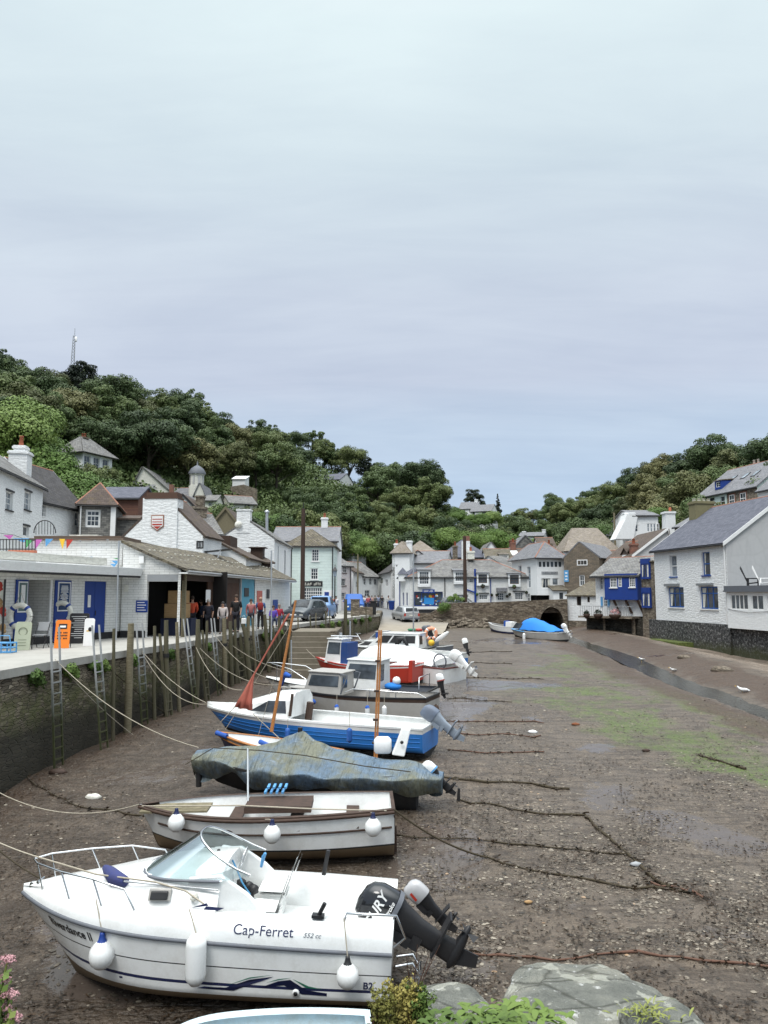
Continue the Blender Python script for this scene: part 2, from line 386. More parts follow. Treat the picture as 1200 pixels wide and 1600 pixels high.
stream = [bedP(*p) for p in [(1500,1190),(1330,1150),(1200,1103),(1120,1078),(1060,1058),(1010,1038),(970,1020),(925,1005),(890,995),(868,985),(862,978)]]
SX = np.array([p.x for p in stream]); SY = np.array([p.y for p in stream])
def seg_dist(x,y,X,Y):
 best = np.full(x.shape,1e9); side = np.zeros(x.shape)
 for i in range(len(X)-1):
  dx,dy = X[i+1]-X[i],Y[i+1]-Y[i]; L = dx*dx+dy*dy
  t = np.clip(((x-X[i])*dx+(y-Y[i])*dy)/L,0,1); ex = x-X[i]-t*dx; ey = y-Y[i]-t*dy
  d = np.hypot(ex,ey); c = (x-X[i])*dy-(y-Y[i])*dx
  m = d < best; best = np.where(m,d,best); side = np.where(m,np.sign(c),side)
 return best,side
def bed(x,y):
 x = np.asarray(x,float); y = np.asarray(y,float)
 z = np.interp(y,BZY,BZZ)
 d,s = seg_dist(x,y,SX,SY)
 z = z-.34*np.exp(-(d/1.5)**2)+(.14*np.exp(-((d-4)/2)**2)-.36*np.clip((d-5)/3,0,1))*(s > 0)
 z += (np_noise(x,y,.25,3,3)-.5)*.22+(np_noise(x,y,1.6,5,4)-.5)*.07
 return z
def bedz(x,y): return float(bed(np.array([x]),np.array([y]))[0])
def BP(px,py,dz=0.0):
 z = -2.4
 for _ in range(5):
  q = PZ(px,py,z); z = bedz(q.x,q.y)
 q = PZ(px,py,z); q.z = z+dz; return q
QE = [(-260,1088),(0,1047),(68,1035),(180,1018),(280,1004),(362,990),(480,973),(592,959)]
quay = [PZ(px,py,0) for px,py in QE]
q0 = quay[0]+(quay[0]-quay[1]).normalized()*14
quay = [Vector((q0.x,max(1,q0.y),0))]+quay
QX = [p.x for p in quay]; QY = [p.y for p in quay]
def quay_x(y): return float(np.interp(y,QY,QX))
def make_grid_mesh(name,xs,ys,zf,mat,attr=None,smooth_=True):
 X,Y = xs,ys; Z = zf(X,Y); r,c = X.shape
 co = np.stack([X,Y,Z],-1).reshape(-1,3)
 idx = np.arange(r*c).reshape(r,c)
 f = np.stack([idx[:-1,:-1],idx[:-1,1:],idx[1:,1:],idx[1:,:-1]],-1).reshape(-1,4)
 me = bpy.data.meshes.new(name); me.vertices.add(len(co)); me.vertices.foreach_set('co',co.ravel())
 me.loops.add(f.size); me.loops.foreach_set('vertex_index',f.ravel().astype(np.int32))
 me.polygons.add(len(f)); me.polygons.foreach_set('loop_start',np.arange(0,f.size,4,dtype=np.int32))
 me.polygons.foreach_set('use_smooth',np.full(len(f),smooth_))
 me.update(calc_edges=True); me.materials.append(mat)
 if attr is not None:
  ca = me.color_attributes.new('mask','FLOAT_COLOR','POINT'); ca.data.foreach_set('color',attr(X,Y).reshape(-1,4).astype(np.float32).ravel())
 o = bpy.data.objects.new(name,me); COL.objects.link(o); return o
def raw_mesh(name,co,faces,mat,attr=None):
 k = faces.shape[1]; me = bpy.data.meshes.new(name); me.vertices.add(len(co)); me.vertices.foreach_set('co',co.astype(np.float32).ravel())
 me.loops.add(faces.size); me.loops.foreach_set('vertex_index',faces.ravel().astype(np.int32))
 me.polygons.add(len(faces)); me.polygons.foreach_set('loop_start',np.arange(0,faces.size,k,dtype=np.int32))
 me.update(calc_edges=True); me.materials.append(mat)
 if attr is not None:
  ca = me.color_attributes.new('tone','FLOAT_COLOR','POINT'); a = np.ones((len(co),4),np.float32); a[:,0] = attr; a[:,1] = attr; a[:,2] = attr; ca.data.foreach_set('color',a.ravel())
 o = bpy.data.objects.new(name,me); COL.objects.link(o); return o
def project(X,Y,Z):
 dz = Z-CZ; dep = Y*cp+dz*sp; up = -Y*sp+dz*cp
 return 600+F*X/dep,800-F*up/dep
def blob(px,py,cx,cy,rx,ry,ang=0):
 a = R(ang); dx = px-cx; dy = py-cy; u = dx*math.cos(a)+dy*math.sin(a); v = -dx*math.sin(a)+dy*math.cos(a)
 return np.exp(-((u/rx)**2+(v/ry)**2))
def mud_attr(X,Y):
 px,py = project(X,Y,np.interp(Y,BZY,BZZ))
 n = np_noise(X,Y,.9,11,5); n2 = np_noise(X,Y,.35,12,4); n3 = np_noise(X,Y,2.5,13,4)
 A = 1.1*blob(px,py,1010,1140,150,22,14)+.9*blob(px,py,1150,1190,90,22,14)+.75*blob(px,py,1080,1095,130,14,18)+.8*blob(px,py,1170,1135,60,16,12)+.55*blob(px,py,900,1028,60,9,0)+.45*blob(px,py,870,1050,60,10)+.9*blob(px,py,740,972,60,8)+.35*blob(px,py,960,1090,110,20,10)
 A = np.clip((A+ (n-.5)*1.7-.20)*2.6,0,1)*np.clip(A*4,0,1)
 W = .9*blob(px,py,715,1110,45,60)+1.0*blob(px,py,690,1345,75,45)+1.0*blob(px,py,1130,1310,130,32,12)+.7*blob(px,py,880,1420,90,26)+.7*blob(px,py,920,1165,60,14)+.6*blob(px,py,800,1003,90,5)+.7*blob(px,py,780,1070,80,7)+.7*blob(px,py,200,1215,130,20)+.8*blob(px,py,120,1500,90,60)+.8*blob(px,py,720,1520,80,50)+.4*blob(px,py,860,1260,200,20,5)+.55*blob(px,py,930,1045,60,5)+.5*blob(px,py,1130,1470,100,24)+.5*blob(px,py,150,1440,200,40)
 W = np.clip((W+(n2-.5)*1.5-.18)*1.7,0,1)
 d,s = seg_dist(X,Y,SX,SY)
 D = np.exp(-((d-2.0)/1.3)**2)*(s < 0)*1.05+np.exp(-((d-2.6)/1.8)**2)*(s > 0)*1.1
 D = np.clip((D+(n-.5)*1.4-.25)*2.2,0,1)*np.clip(D*3,0,1)
 D = np.maximum(D,np.clip(np.exp(-((X-np.interp(Y,QY,QX))/1.2)**2)*.8+(n3-.6),0,1)*(X-np.interp(Y,QY,QX) < 3))
 S = np.clip((d-4)/2,0,1)*(s > 0)*np.clip((n2-.2)*2,0,1)
 dw = np.minimum(W,1-A)
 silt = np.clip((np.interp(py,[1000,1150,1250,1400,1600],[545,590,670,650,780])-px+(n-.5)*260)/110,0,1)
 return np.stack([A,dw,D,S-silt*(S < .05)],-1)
def mud_mat():
 t = NT('harbour_mud_surface'); a = t.n('ShaderNodeAttribute',attribute_name='mask'); sp_ = t.n('ShaderNodeSeparateColor',{'Color': a.outputs['Color']})
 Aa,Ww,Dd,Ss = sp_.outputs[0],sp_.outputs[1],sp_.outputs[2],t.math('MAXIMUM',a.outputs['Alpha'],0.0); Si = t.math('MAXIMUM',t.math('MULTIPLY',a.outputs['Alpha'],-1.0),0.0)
 co = t.world(); co2 = t.world((1,.8,1))
 n_big = t.noise(co,.45,5,.6); n_mid = t.noise(co2,3.2,7,.68); n_f = t.noise(co,22,6,.7)
 v = t.n('ShaderNodeTexVoronoi',{'Vector': co,'Scale': 13.0,'Randomness': 1.0}); vd = v.outputs['Distance']
 vc = t.n('ShaderNodeSeparateColor',{'Color': v.outputs['Color']}).outputs[0]
 v2 = t.n('ShaderNodeTexVoronoi',{'Vector': co,'Scale': 4.5,'Randomness': 1.0}); vd2 = v2.outputs['Distance']
 mud = t.ramp(n_mid,[(.25,(.032,.022,.014,1)),(.5,(.094,.070,.049,1)),(.75,(.195,.152,.11,1))])
 mud = t.mix(t.ramp(n_big,[(.38,0.0),(.62,.65)]),mud,(.125,.100,.077,1))
 stone = t.ramp(vc,[(0,(.045,.036,.026,1)),(.45,(.11,.088,.066,1)),(.85,(.165,.136,.104,1)),(1,(.27,.23,.18,1))])
 gm = t.math('MULTIPLY',t.ramp(vd,[(.25,1.0),(.5,0.0)]),t.ramp(t.noise(co,1.1,5,.7),[(.42,.1),(.56,.95)]))
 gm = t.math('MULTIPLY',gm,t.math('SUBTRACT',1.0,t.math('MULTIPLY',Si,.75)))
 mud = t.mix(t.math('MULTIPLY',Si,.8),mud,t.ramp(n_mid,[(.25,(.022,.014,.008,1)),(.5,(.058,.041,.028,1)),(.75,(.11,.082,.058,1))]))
 c = t.mix(gm,mud,stone)
 rut = t.ramp(t.noise(t.n('ShaderNodeMapping',{'Vector': co,'Rotation': (0,0,.5),'Scale': (.35,1.6,1)}).outputs[0],1.0,6,.6),[(.46,0.0),(.50,1.0),(.54,0.0)])
 c = t.mix(t.math('MULTIPLY',rut,.6),c,(.045,.032,.022,1))
 wet = t.ramp(t.math('ADD',Ww,t.math('MULTIPLY',t.math('SUBTRACT',n_mid,.5),-1.3)),[(.34,0.0),(.52,1.0)])
 c = t.mix(t.math('MULTIPLY',wet,.8),c,(.085,.068,.058,1))
 specks = t.math('MULTIPLY',t.ramp(t.noise(co,26,3,.6),[(.60,0.0),(.66,1.0)]),t.ramp(t.noise(co,2.4,4,.6),[(.40,.15),(.6,.9)]))
 c = t.mix(specks,c,(.018,.015,.010,1))
 alg = t.ramp(n_f,[(.3,(.04,.065,.010,1)),(.7,(.13,.18,.03,1))])
 Aa = t.math('MULTIPLY',Aa,t.ramp(t.noise(t.world((1,.55,1)),1.3,8,.78),[(.40,.12),(.56,1.0)]))
 c = t.mix(t.math('MULTIPLY',Aa,t.ramp(t.noise(co,9,5,.75),[(.36,.25),(.52,.95)])),c,alg)
 weed = t.ramp(n_f,[(.3,(.022,.012,.006,1)),(.7,(.10,.055,.028,1))])
 c = t.mix(t.math('MULTIPLY',Dd,.85),c,weed)
 gr = t.ramp(vc,[(0,(.16,.12,.09,1)),(.6,(.28,.22,.17,1)),(1,(.42,.35,.28,1))])
 c = t.mix(Ss,c,gr)
 r0 = t.math('ADD',t.math('MULTIPLY',n_mid,.5),t.math('SUBTRACT',.26,t.math('MULTIPLY',Si,.10)))
 rough = t.n('ShaderNodeMix',{0: t.math('MULTIPLY',wet,.95),2: r0,3: .10}).outputs[0]
 h = t.math('ADD',t.math('MULTIPLY',t.math('SUBTRACT',n_mid,t.math('MULTIPLY',rut,.25)),1.6),t.math('ADD',t.math('MULTIPLY',vd,-.55),t.math('MULTIPLY',t.math('ADD',vd2,n_f),.30)))
 dry = t.math('SUBTRACT',1.0,t.math('MULTIPLY',wet,.93))
 bp = t.n('ShaderNodeBump',{'Height': h,'Distance': .09,'Strength': t.math('MULTIPLY',dry,.85)}).outputs[0]
 return t.fin(c,rough,bp,spec=.5)
M_MUD = mud_mat()
ys = np.concatenate([np.linspace(3.5,8,16),8*np.exp(np.linspace(0,math.log(92/8),620))[1:]])
us = np.linspace(-.80,.78,560)
YY,UU = np.meshgrid(ys,us,indexing='ij')
XX = UU*YY; lim = np.interp(YY,QY,QX)-.6
XX = np.maximum(XX,lim)
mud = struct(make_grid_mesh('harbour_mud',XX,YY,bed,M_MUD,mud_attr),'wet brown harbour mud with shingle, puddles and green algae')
t = NT('stream_water'); co = t.world((1,1,1))
M_WAT = t.fin(t.mix(t.noise(co,1.5,4),(.012,.014,.010,1),(.04,.036,.026,1)),.16,t.bump(t.noise(co,5,5,.6),.35,.05),spec=.6)
mb = MB(); rows = []
for i,p in enumerate(stream):
 a = stream[max(i-1,0)]; b = stream[min(i+1,len(stream)-1)]; d = (b-a); d.z = 0; d.normalize(); nrm = Vector((-d.y,d.x,0))
 z = float(np.interp(p.y,BZY,BZZ))-.235
 rows.append([Vector((p.x,p.y,z))+nrm*k for k in (-.85,-.3,.3,.85)])
o = struct(mb.grid(rows,flip=False).build('stream',M_WAT),'shallow stream along the right bank')
def stones(name,pts,sizes,mat,seed):
 rs = np.random.RandomState(seed); n = len(pts)
 base = np.array([(1,0,0),(-1,0,0),(0,1,0),(0,-1,0),(0,0,1),(0,0,-.5),(.7,.7,.1),(-.7,.7,.1),(.7,-.7,.1),(-.7,-.7,.1)],float)
 fc = np.array([(0,6,4),(6,2,4),(2,7,4),(7,1,4),(1,9,4),(9,3,4),(3,8,4),(8,0,4)])
 nv = len(base); v = base[None]*(1+rs.uniform(-.25,.25,(n,nv,3)))*sizes[:,None,None]*np.stack([rs.uniform(.7,1.5,n),rs.uniform(.7,1.1,n),rs.uniform(.3,.6,n)],1)[:,None,:]
 a = rs.uniform(0,6.28,n); c,s_ = np.cos(a)[:,None],np.sin(a)[:,None]
 x = v[...,0]*c-v[...,1]*s_; y = v[...,0]*s_+v[...,1]*c; v[...,0] = x; v[...,1] = y
 v += pts[:,None,:]
 f = (fc[None]+(np.arange(n)*nv)[:,None,None]).reshape(-1,3)
 return raw_mesh(name,v.reshape(-1,3),f,mat,np.repeat(rs.rand(n),nv))
t = NT('pebble'); tone = t.n('ShaderNodeSeparateColor',{'Color': t.n('ShaderNodeAttribute',attribute_name='tone').outputs['Color']}).outputs[0]
M_PEB = t.fin(t.ramp(tone,[(0,(.03,.025,.02,1)),(.3,(.075,.062,.047,1)),(.65,(.13,.108,.083,1)),(.9,(.19,.16,.125,1)),(.99,(.30,.265,.21,1)),(1,(.30,.19,.11,1))]),.6,t.bump(t.noise(t.world(),40,3),.4,.01))
def scatter(n,f,seed,smin,smax):
 rs = np.random.RandomState(seed); out = []
 px = rs.uniform(-30,1230,n*4); py = 985+rs.rand(n*4)**.8*640
 keep = rs.rand(n*4) < f(px,py); px,py = px[keep][:n],py[keep][:n]
 P_ = []
 for a,b in zip(px,py):
  q = PZ(a,b,-2.4); q = PZ(a,b,bed0(q.y))
  if q.x > quay_x(q.y)+.25 and q.y < 75: P_.append((q.x,q.y))
 P_ = np.array(P_); z = bed(P_[:,0],P_[:,1]); sz = smin+(smax-smin)*rs.rand(len(P_))**3.2
 return np.stack([P_[:,0],P_[:,1],z+sz*.08],1),sz
def dens(px,py):
 n = np_noise(px,py*1.8,.011,21,4); d = np.clip((n-.36)*4.5,.05,1)
 d *= np.where(px < np.interp(py,[1000,1250,1600],[480,600,640]),.22,1)*np.where(py < 1060,.6,1)
 d = np.maximum(d,.9*np.exp(-((px-1030)/120)**2-((py-1505)/17)**2)); d = np.maximum(d,.8*np.exp(-((px-630)/40)**2-((py-1370)/22)**2))
 return d*(1-.85*np.clip(blob(px,py,1130,1310,110,28,12)+blob(px,py,690,1345,60,35),0,1))
pp,sz = scatter(30000,dens,5,.006,.045)
struct(stones('shingle',pp,sz,M_PEB,6),'small stones and shingle scattered over the mud','stuff')
pp,sz = scatter(2600,lambda px,py: .9*np.exp(-((px-1030)/125)**2-((py-1506)/15)**2)+.9*np.exp(-((px-1060)/60)**2-((py-1392)/10)**2),8,.02,.055)
struct(stones('gravel_ridge',pp,sz,M_PEB,9),'ridge of pale gravel along the rusty chain','stuff')
t = NT('seaweed'); M_WEED = t.fin(t.ramp(t.noise(t.world(),6,3),[(.35,(.012,.009,.005,1)),(.65,(.055,.032,.016,1))]),.55)
M_MOSS = NT('moss'); M_MOSS = M_MOSS.fin(M_MOSS.ramp(M_MOSS.noise(M_MOSS.world(),5,4),[(.35,(.045,.065,.015,1)),(.65,(.14,.17,.04,1))]),.8)
def scraps(n,seed,f,size,mat,name,label):
 pts,_ = scatter(n,f,seed,.01,.02); rs = np.random.RandomState(seed); m = len(pts)
 a = rs.uniform(0,6.28,m); L = size*rs.uniform(.4,1.6,m); wd = L*rs.uniform(.15,.5,m)
 d = np.stack([np.cos(a),np.sin(a)],1); e = np.stack([-d[:,1],d[:,0]],1)
 v = np.zeros((m,4,3))
 for k,(s1,s2) in enumerate(((-1,-.5),(1,-.3),(.8,.6),(-.7,.9))):
  v[:,k,:2] = pts[:,:2]+d*(L*s1)[:,None]+e*(wd*s2)[:,None]; v[:,k,2] = pts[:,2]+.012+rs.rand(m)*.03
 return struct(raw_mesh(name,v.reshape(-1,3),(np.arange(m*4).reshape(m,4)),mat),label,'stuff')
scraps(16000,31,lambda px,py: np.clip((np_noise(px,py*2,.014,33,4)-.38)*4,.06,1)*np.where(px < 330,.8,.8),.03,M_WEED,'seaweed_scraps','dark scraps of seaweed lying on the mud')
# -- terrain and hills
skyA = [(-500,500,110,40),(-200,530,120,44),(0,560,140,62),(60,572,145,64),(100,582,150,66),(160,592,158,72),(230,602,170,78),(310,626,185,86),(360,648,200,92),(410,664,210,98),(470,678,220,104),(530,700,225,110),(570,726,222,114),(620,724,215,116),(655,722,205,118),(690,745,195,118),(712,785,190,118),(730,850,190,118),(760,925,190,118),(2000,928,190,118)]
skyB = [(-500,900,330,200),(500,850,330,190),(690,800,330,170),(740,792,330,170),(790,806,330,165),(815,798,335,160),(860,786,345,160),(925,770,355,160),(945,772,350,160),(1000,770,330,150),(1700,780,300,150)]
skyC = [(-500,928,220,120),(800,928,220,120),(850,868,230,125),(900,815,230,120),(950,780,215,112),(985,742,200,105),(1010,712,185,98),(1060,690,170,92),(1130,684,155,86),(1200,668,145,82),(1300,650,135,76),(1700,600,120,70)]
TH = 9.0
def hill(tab,p,Y):
 a = np.array(tab,float); py = np.interp(p,a[:,0],a[:,1]); Yr = np.interp(p,a[:,0],a[:,2]); Yb = np.interp(p,a[:,0],a[:,3])
 zr = (928-py)/F*Yr*1.0+CZ-TH; t = np.clip((Y-Yb)/(Yr-Yb),0,1)
 over = np.clip((Y-Yr)/60,0,1)
 return np.maximum(zr,0)*(t**.95)-over*6
def H(X,Y):
 Yc = np.maximum(Y,1.0); p = 600+F*X/Yc
 h = np.maximum(np.maximum(hill(skyA,p,Y),hill(skyB,p,Y)),hill(skyC,p,Y))
 h = np.maximum(h,0)
 inharb = (Y < 92) & (X > np.interp(Y,QY,QX)-1.0) & (X < 60)
 base = np.where(inharb,-4.6,-.25)
 return np.where(h > .02,h-.25,base)+ (np_noise(X,Y,.05,41,3)-.5)*2.0*np.clip(h/8,0,1)
t = NT('hillside_ground'); co = t.world()
M_HILL = t.fin(t.ramp(t.noise(co,.25,7,.7),[(.35,(.018,.024,.010,1)),(.55,(.04,.05,.02,1)),(.75,(.08,.075,.035,1))]),.95,t.bump(t.noise(co,2,6,.7),.8,.5))
ps = np.linspace(-500,1700,260); Ys = np.concatenate([np.linspace(30,100,50),np.linspace(102,420,140),np.array([500,700,1100,2000.])])
YY,PP = np.meshgrid(Ys,ps,indexing='ij'); XX = (PP-600)/F*YY
struct(make_grid_mesh('hillside',XX,YY,H,M_HILL),'wooded hillside around the village')
mb = MB(); mb.poly([(-3000,-2000,-4.8),(3000,-2000,-4.8),(3000,3000,-4.8),(-3000,3000,-4.8)]); struct(mb.build('ground',M_HILL),'ground')
# -- foliage
def foliage(name,stops,hue=.0):
 t = NT(name); oi = t.n('ShaderNodeObjectInfo'); co = t.world(); n = t.noise(co,.35,4,.7); n2 = t.noise(co,2.5,3,.7)
 f = t.math('ADD',t.math('MULTIPLY',oi.outputs['Random'],.55),t.math('ADD',t.math('MULTIPLY',n,.3),t.math('MULTIPLY',n2,.16)))
 c = t.ramp(f,stops)
 t.fin(c,.6,spec=.25); return t.mat
M_LEAF = foliage('broadleaf_foliage',[(.12,(.030,.048,.022,1)),(.38,(.055,.085,.032,1)),(.60,(.085,.122,.040,1)),(.80,(.125,.145,.050,1)),(.97,(.14,.12,.05,1))])
M_LEAFD = foliage('dark_foliage',[(.2,(.010,.018,.010,1)),(.7,(.025,.038,.018,1))])
M_LEAFB = foliage('bright_foliage',[(.2,(.05,.09,.02,1)),(.5,(.10,.17,.035,1)),(.9,(.17,.23,.06,1))])
M_LEAFO = foliage('olive_foliage',[(.2,(.055,.068,.024,1)),(.5,(.10,.112,.042,1)),(.9,(.165,.155,.065,1))])
M_TRUNK = wood('bark',(.12,.10,.075,1),(.04,.032,.025,1),.9)
def leaf_cloud(rs,centers,radii,n,size,flat=1.0,outw=.7):
 k = len(centers); w_ = np.array(radii)**2; idx = rs.choice(k,n,p=w_/w_.sum())
 d = rs.normal(size=(n,3)); d /= np.linalg.norm(d,axis=1)[:,None]
 C = np.array(centers)[idx]; Rr = np.array(radii)[idx]
 d[:,2] = np.where((d[:,2] < -.25) & (rs.rand(n) < .7),-d[:,2],d[:,2])
 pos = C+d*(Rr*(1.05-.40*rs.rand(n)**1.5))[:,None]*np.array([1,1,flat])
 nr = d*1.15+rs.normal(size=(n,3))*.36; nr /= np.linalg.norm(nr,axis=1)[:,None]
 a = np.cross(nr,rs.normal(size=(n,3))); a /= np.linalg.norm(a,axis=1)[:,None]; b = np.cross(nr,a)
 s = size*rs.uniform(.55,1.35,n)[:,None]; a = a*s; b = b*s*.75
 v = np.stack([pos-a,pos-b*.9,pos+a,pos+b*.9],1).reshape(-1,3)
 return v,np.arange(4*n).reshape(n,4)
TREES = {}
def tree_proto(key,seed,h,r,nclump,nleaf,size,mat,kind='broad'):
 rs = np.random.RandomState(seed); C = []; Rd = []
 if kind == 'broad':
  ch = h*(.74+.12*rs.rand()); cz = h-ch*.5; ex = rs.uniform(.82,1.22)
  for i in range(nclump):
   d = rs.normal(size=3); d /= np.linalg.norm(d); 
   if d[2] < -.5: d[2] *= -.6
   q = .50+.55*rs.rand()**.8
   C.append((d[0]*r*q*ex,d[1]*r*q/ex,cz+d[2]*ch*.5*q)); Rd.append(r*(.17+.20*rs.rand()**1.5))
  C.append((0,0,cz)); Rd.append(r*.55)
 elif kind == 'pine':
  for i in range(nclump):
   z = h*(.45+.52*rs.rand()); a = rs.rand()*6.28; q = rs.rand()**.5*r*(1.05-.5*(z/h-.45))
   C.append((math.cos(a)*q,math.sin(a)*q,z)); Rd.append(r*(.16+.18*rs.rand()))
 elif kind == 'spire':
  for i in range(nclump):
   z = h*(.12+.86*i/nclump); a = rs.rand()*6.28; q = r*(1-z/h)*.6
   C.append((math.cos(a)*q,math.sin(a)*q,z)); Rd.append(max(.25,r*(1.05-z/h)*.45))
 elif kind == 'bush':
  for i in range(nclump):
   d = rs.normal(size=3); d /= np.linalg.norm(d); C.append((d[0]*r*.6,d[1]*r*.6,h*.45+abs(d[2])*h*.35)); Rd.append(r*(.3+.25*rs.rand()))
 v,f = leaf_cloud(rs,C,Rd,nleaf,size,.7 if kind == 'pine' else .85)
 crown = raw_mesh('crown',v,f,mat); mb = MB()
 lean = (rs.rand(2)-.5)*r*.25
 pts = [(0,0,-1.0),(lean[0]*.3,lean[1]*.3,h*.3),(lean[0],lean[1],h*.62),(lean[0]*1.3,lean[1]*1.3,h*.88)]
 mb.tube(pts,[h*.032,h*.024,h*.014,h*.004],7)
 for i in range(9 if kind != 'bush' else 3):
  c = C[rs.randint(len(C))]; z0 = h*(.28+.3*rs.rand()); mid = ((c[0])*.5,(c[1])*.5,(z0+c[2])*.5+.2)
  mb.tube([(lean[0]*.5,lean[1]*.5,z0),mid,c],[h*.012,h*.008,h*.003],5,caps=False)
 trunk = mb.build('trunk',M_TRUNK)
 root = thing('tree','x','tree'); crown.parent = root; trunk.parent = root
 TREES[key] = root; return root
for i in range(6): tree_proto('b%d' % i,100+i,8.5+(i % 3)*.8,3.6+(i % 2)*.7,46+i*5,15000,.14,M_LEAF)
for i in range(3): tree_proto('o%d' % i,140+i,8.2,3.9,48,14000,.14,M_LEAFO)
tree_proto('p0',120,10,3.4,60,9000,.16,M_LEAFD,'pine'); tree_proto('s0',125,11,2.4,30,2600,.25,M_LEAFD,'spire')
tree_proto('t0',130,11,3.2,30,4200,.17,M_LEAF,'pine')
for i in range(3): tree_proto('u%d' % i,150+i,3.4,2.6,16,12000,.085,M_LEAFB,'bush')
TREE_N = 0; used_proto = set()
def put_tree(key,x,y,z,s,label,group=None,rz=None,name='tree',cat='tree',sz=1.0):
 global TREE_N; TREE_N += 1
 o = TREES[key]
 if key in used_proto: o = copy_tree(o)
 used_proto.add(key); o.name = name
 o.location = (x,y,z); o.rotation_euler = (0,0,rnd.uniform(0,6.28) if rz is None else rz); o.scale = (s,s,s*sz)
 o['label'] = label; o['category'] = cat
 if group: o['group'] = group
 return o
rt = random.Random(11); spots = []
HH = [(80,165,683,730,103),(205,335,724,790,112),(352,410,738,795,140),(484,534,737,760,204),(712,772,780,808,250),(811,852,829,846,185)]
def clash(q,Z,Y,s):
 tp = 928-(Z+10*s-CZ)/Y*F; bp = 928-(Z-CZ)/Y*F; w_ = 4.4*s/Y*F
 for a,b,c,d,Yh in HH:
  if a-w_*.8 < q < b+w_*.8 and Y < Yh+7 and tp < d-2 and bp > c: s = min(s,(CZ+(928-d+2)/F*Y-Z)/10)
 return s
def hill_trees(tab,p0,p1,cw,rh,pybot,size,keys,label,group,jitter=.5,skip=None):
 a = np.array(tab,float); p = p0; col_i = 0
 while p < p1:
  pyr = float(np.interp(p,a[:,0],a[:,1])); Yr = float(np.interp(p,a[:,0],a[:,2])); Yb = float(np.interp(p,a[:,0],a[:,3]))
  pb = pybot(p); nr = max(1,int((pb-pyr)/rh))
  for r_ in range(nr+1):
   t_ = 1-(r_+rt.uniform(-jitter,jitter)*.7)/(nr+.5); t_ = min(1.0,max(.02,t_)); q = p+rt.uniform(-jitter,jitter)*cw+(cw*.5 if r_ % 2 else 0)
   Y = Yb+(Yr-Yb)*t_; X = (q-600)/F*Y; Z = float(H(np.array([X]),np.array([Y]))[0])
   s = size*rt.uniform(.68,1.32)*(1.0 if r_ else .92)
   py = 928-(Z+5*s-CZ)/Y*F
   if skip and skip(q,py,Y): continue
   s = clash(q,Z,Y,s)
   if s < .38: continue
   kk = rt.choice(keys); zone = ('nearest the left edge' if q < 130 else 'above the chapel' if q < 340 else 'above the white gabled quay house' if q < 520 else 'above the street' if q < 640 else 'above the long shop' if q < 790 else 'behind the stone gable house' if q < 960 else 'above the irregular white house' if q < 1080 else 'above the hillside terrace'); row = 'on the skyline' if r_ < 1.5 else 'half way up' if t_ > .4 else 'low down'
   spots.append((X,Y,Z,s,kk,('olive ' if kk[0] == 'o' else 'green ')+label+' '+zone+', '+row,group))
  p += cw
def skipA(q,py,Y):
 if 395 < q < 400 and False: return True
 return py > 900
bro = ['b0','b1','b2','b3','b4','b5','b0','b2','b4','o0']
hill_trees(skyA,-30,715,31,21,lambda p: float(np.interp(p,[0,150,300,450,600,715],[730,760,775,800,850,860])),1.0,bro,'tree in the left wood','trees on the left hillside',skip=skipA)
def skipB(q,py,Y): return (708 < q < 772 and 785 < py < 812) or q < 705
hill_trees(skyB,712,990,26,15,lambda p: 850,1.15,bro,'tree across the valley','trees across the valley',skip=skipB)
hill_trees(skyC,880,1250,36,23,lambda p: float(np.interp(p,[880,950,1000,1080,1200],[838,812,795,770,745])),1.0,['o0','o1','o2','o0','o1','b1','b3','b5'],'tree in the right wood','trees on the right hillside',skip=lambda q,py,Y: False)
print('tree spots',len(spots))
spots.sort(key=lambda s_: -s_[3]/s_[1])
keep = spots[:284]; rest = spots[284:]
for X,Y,Z,s,k,lb,gr in keep: put_tree(k,X,Y,Z,s,lb,gr)
if rest:
 V = []; Fc = []; off = 0
 for X,Y,Z,s,k,lb,gr in rest:
  me = TREES[k].children[0].data if TREES[k].children[0].name.startswith('crown') else TREES[k].children[1].data
  c = np.empty(len(me.vertices)*3); me.vertices.foreach_get('co',c); c = c.reshape(-1,4,3)[::4].reshape(-1,3)
  a_ = rt.uniform(0,6.28); ca,sa = math.cos(a_),math.sin(a_)
  v = np.stack([c[:,0]*ca-c[:,1]*sa,c[:,0]*sa+c[:,1]*ca,c[:,2]],1)*s+np.array([X,Y,Z]); V.append(v); Fc.append(np.arange(len(v)).reshape(-1,4)+off); off += len(v)
 struct(raw_mesh('far_wood',np.concatenate(V),np.concatenate(Fc),M_LEAF),'far-off wood on the hills','stuff')
def at_h(px,Y,dz=0): x = (px-600)/F*Y; return x,Y,float(H(np.array([x]),np.array([Y]))[0])+dz
for px,py,Y,key,s,lab in ((112,562,150,'p0',1.15,'tall dark pine on the left skyline below the radio mast'),(742,766,325,'p0',1.25,'flat-topped dark pine above the white hillside house'),(779,770,325,'s0',.95,'pointed dark conifer on the far skyline'),(488,672,222,'t0',1.1,'thin open tree on the left skyline with sky showing through'),(347,655,196,'t0',1.0,'tall tree with a bare pale trunk above the earth scar'),(395,690,200,'t0',1.0,'slender tree with a bare trunk at the edge of the wood'),(680,727,198,'p0',.8,'small dark pine on the rounded skyline'),(570,716,218,'p0',.8,'dark pine between the two rounded tops')):
 x = (px-600)/F*Y; top = CZ+(928-py)/F*Y; h = {'p': 10,'s': 11,'t': 11}[key[0]]*s
 put_tree(key,x,Y,top-h,s,lab)
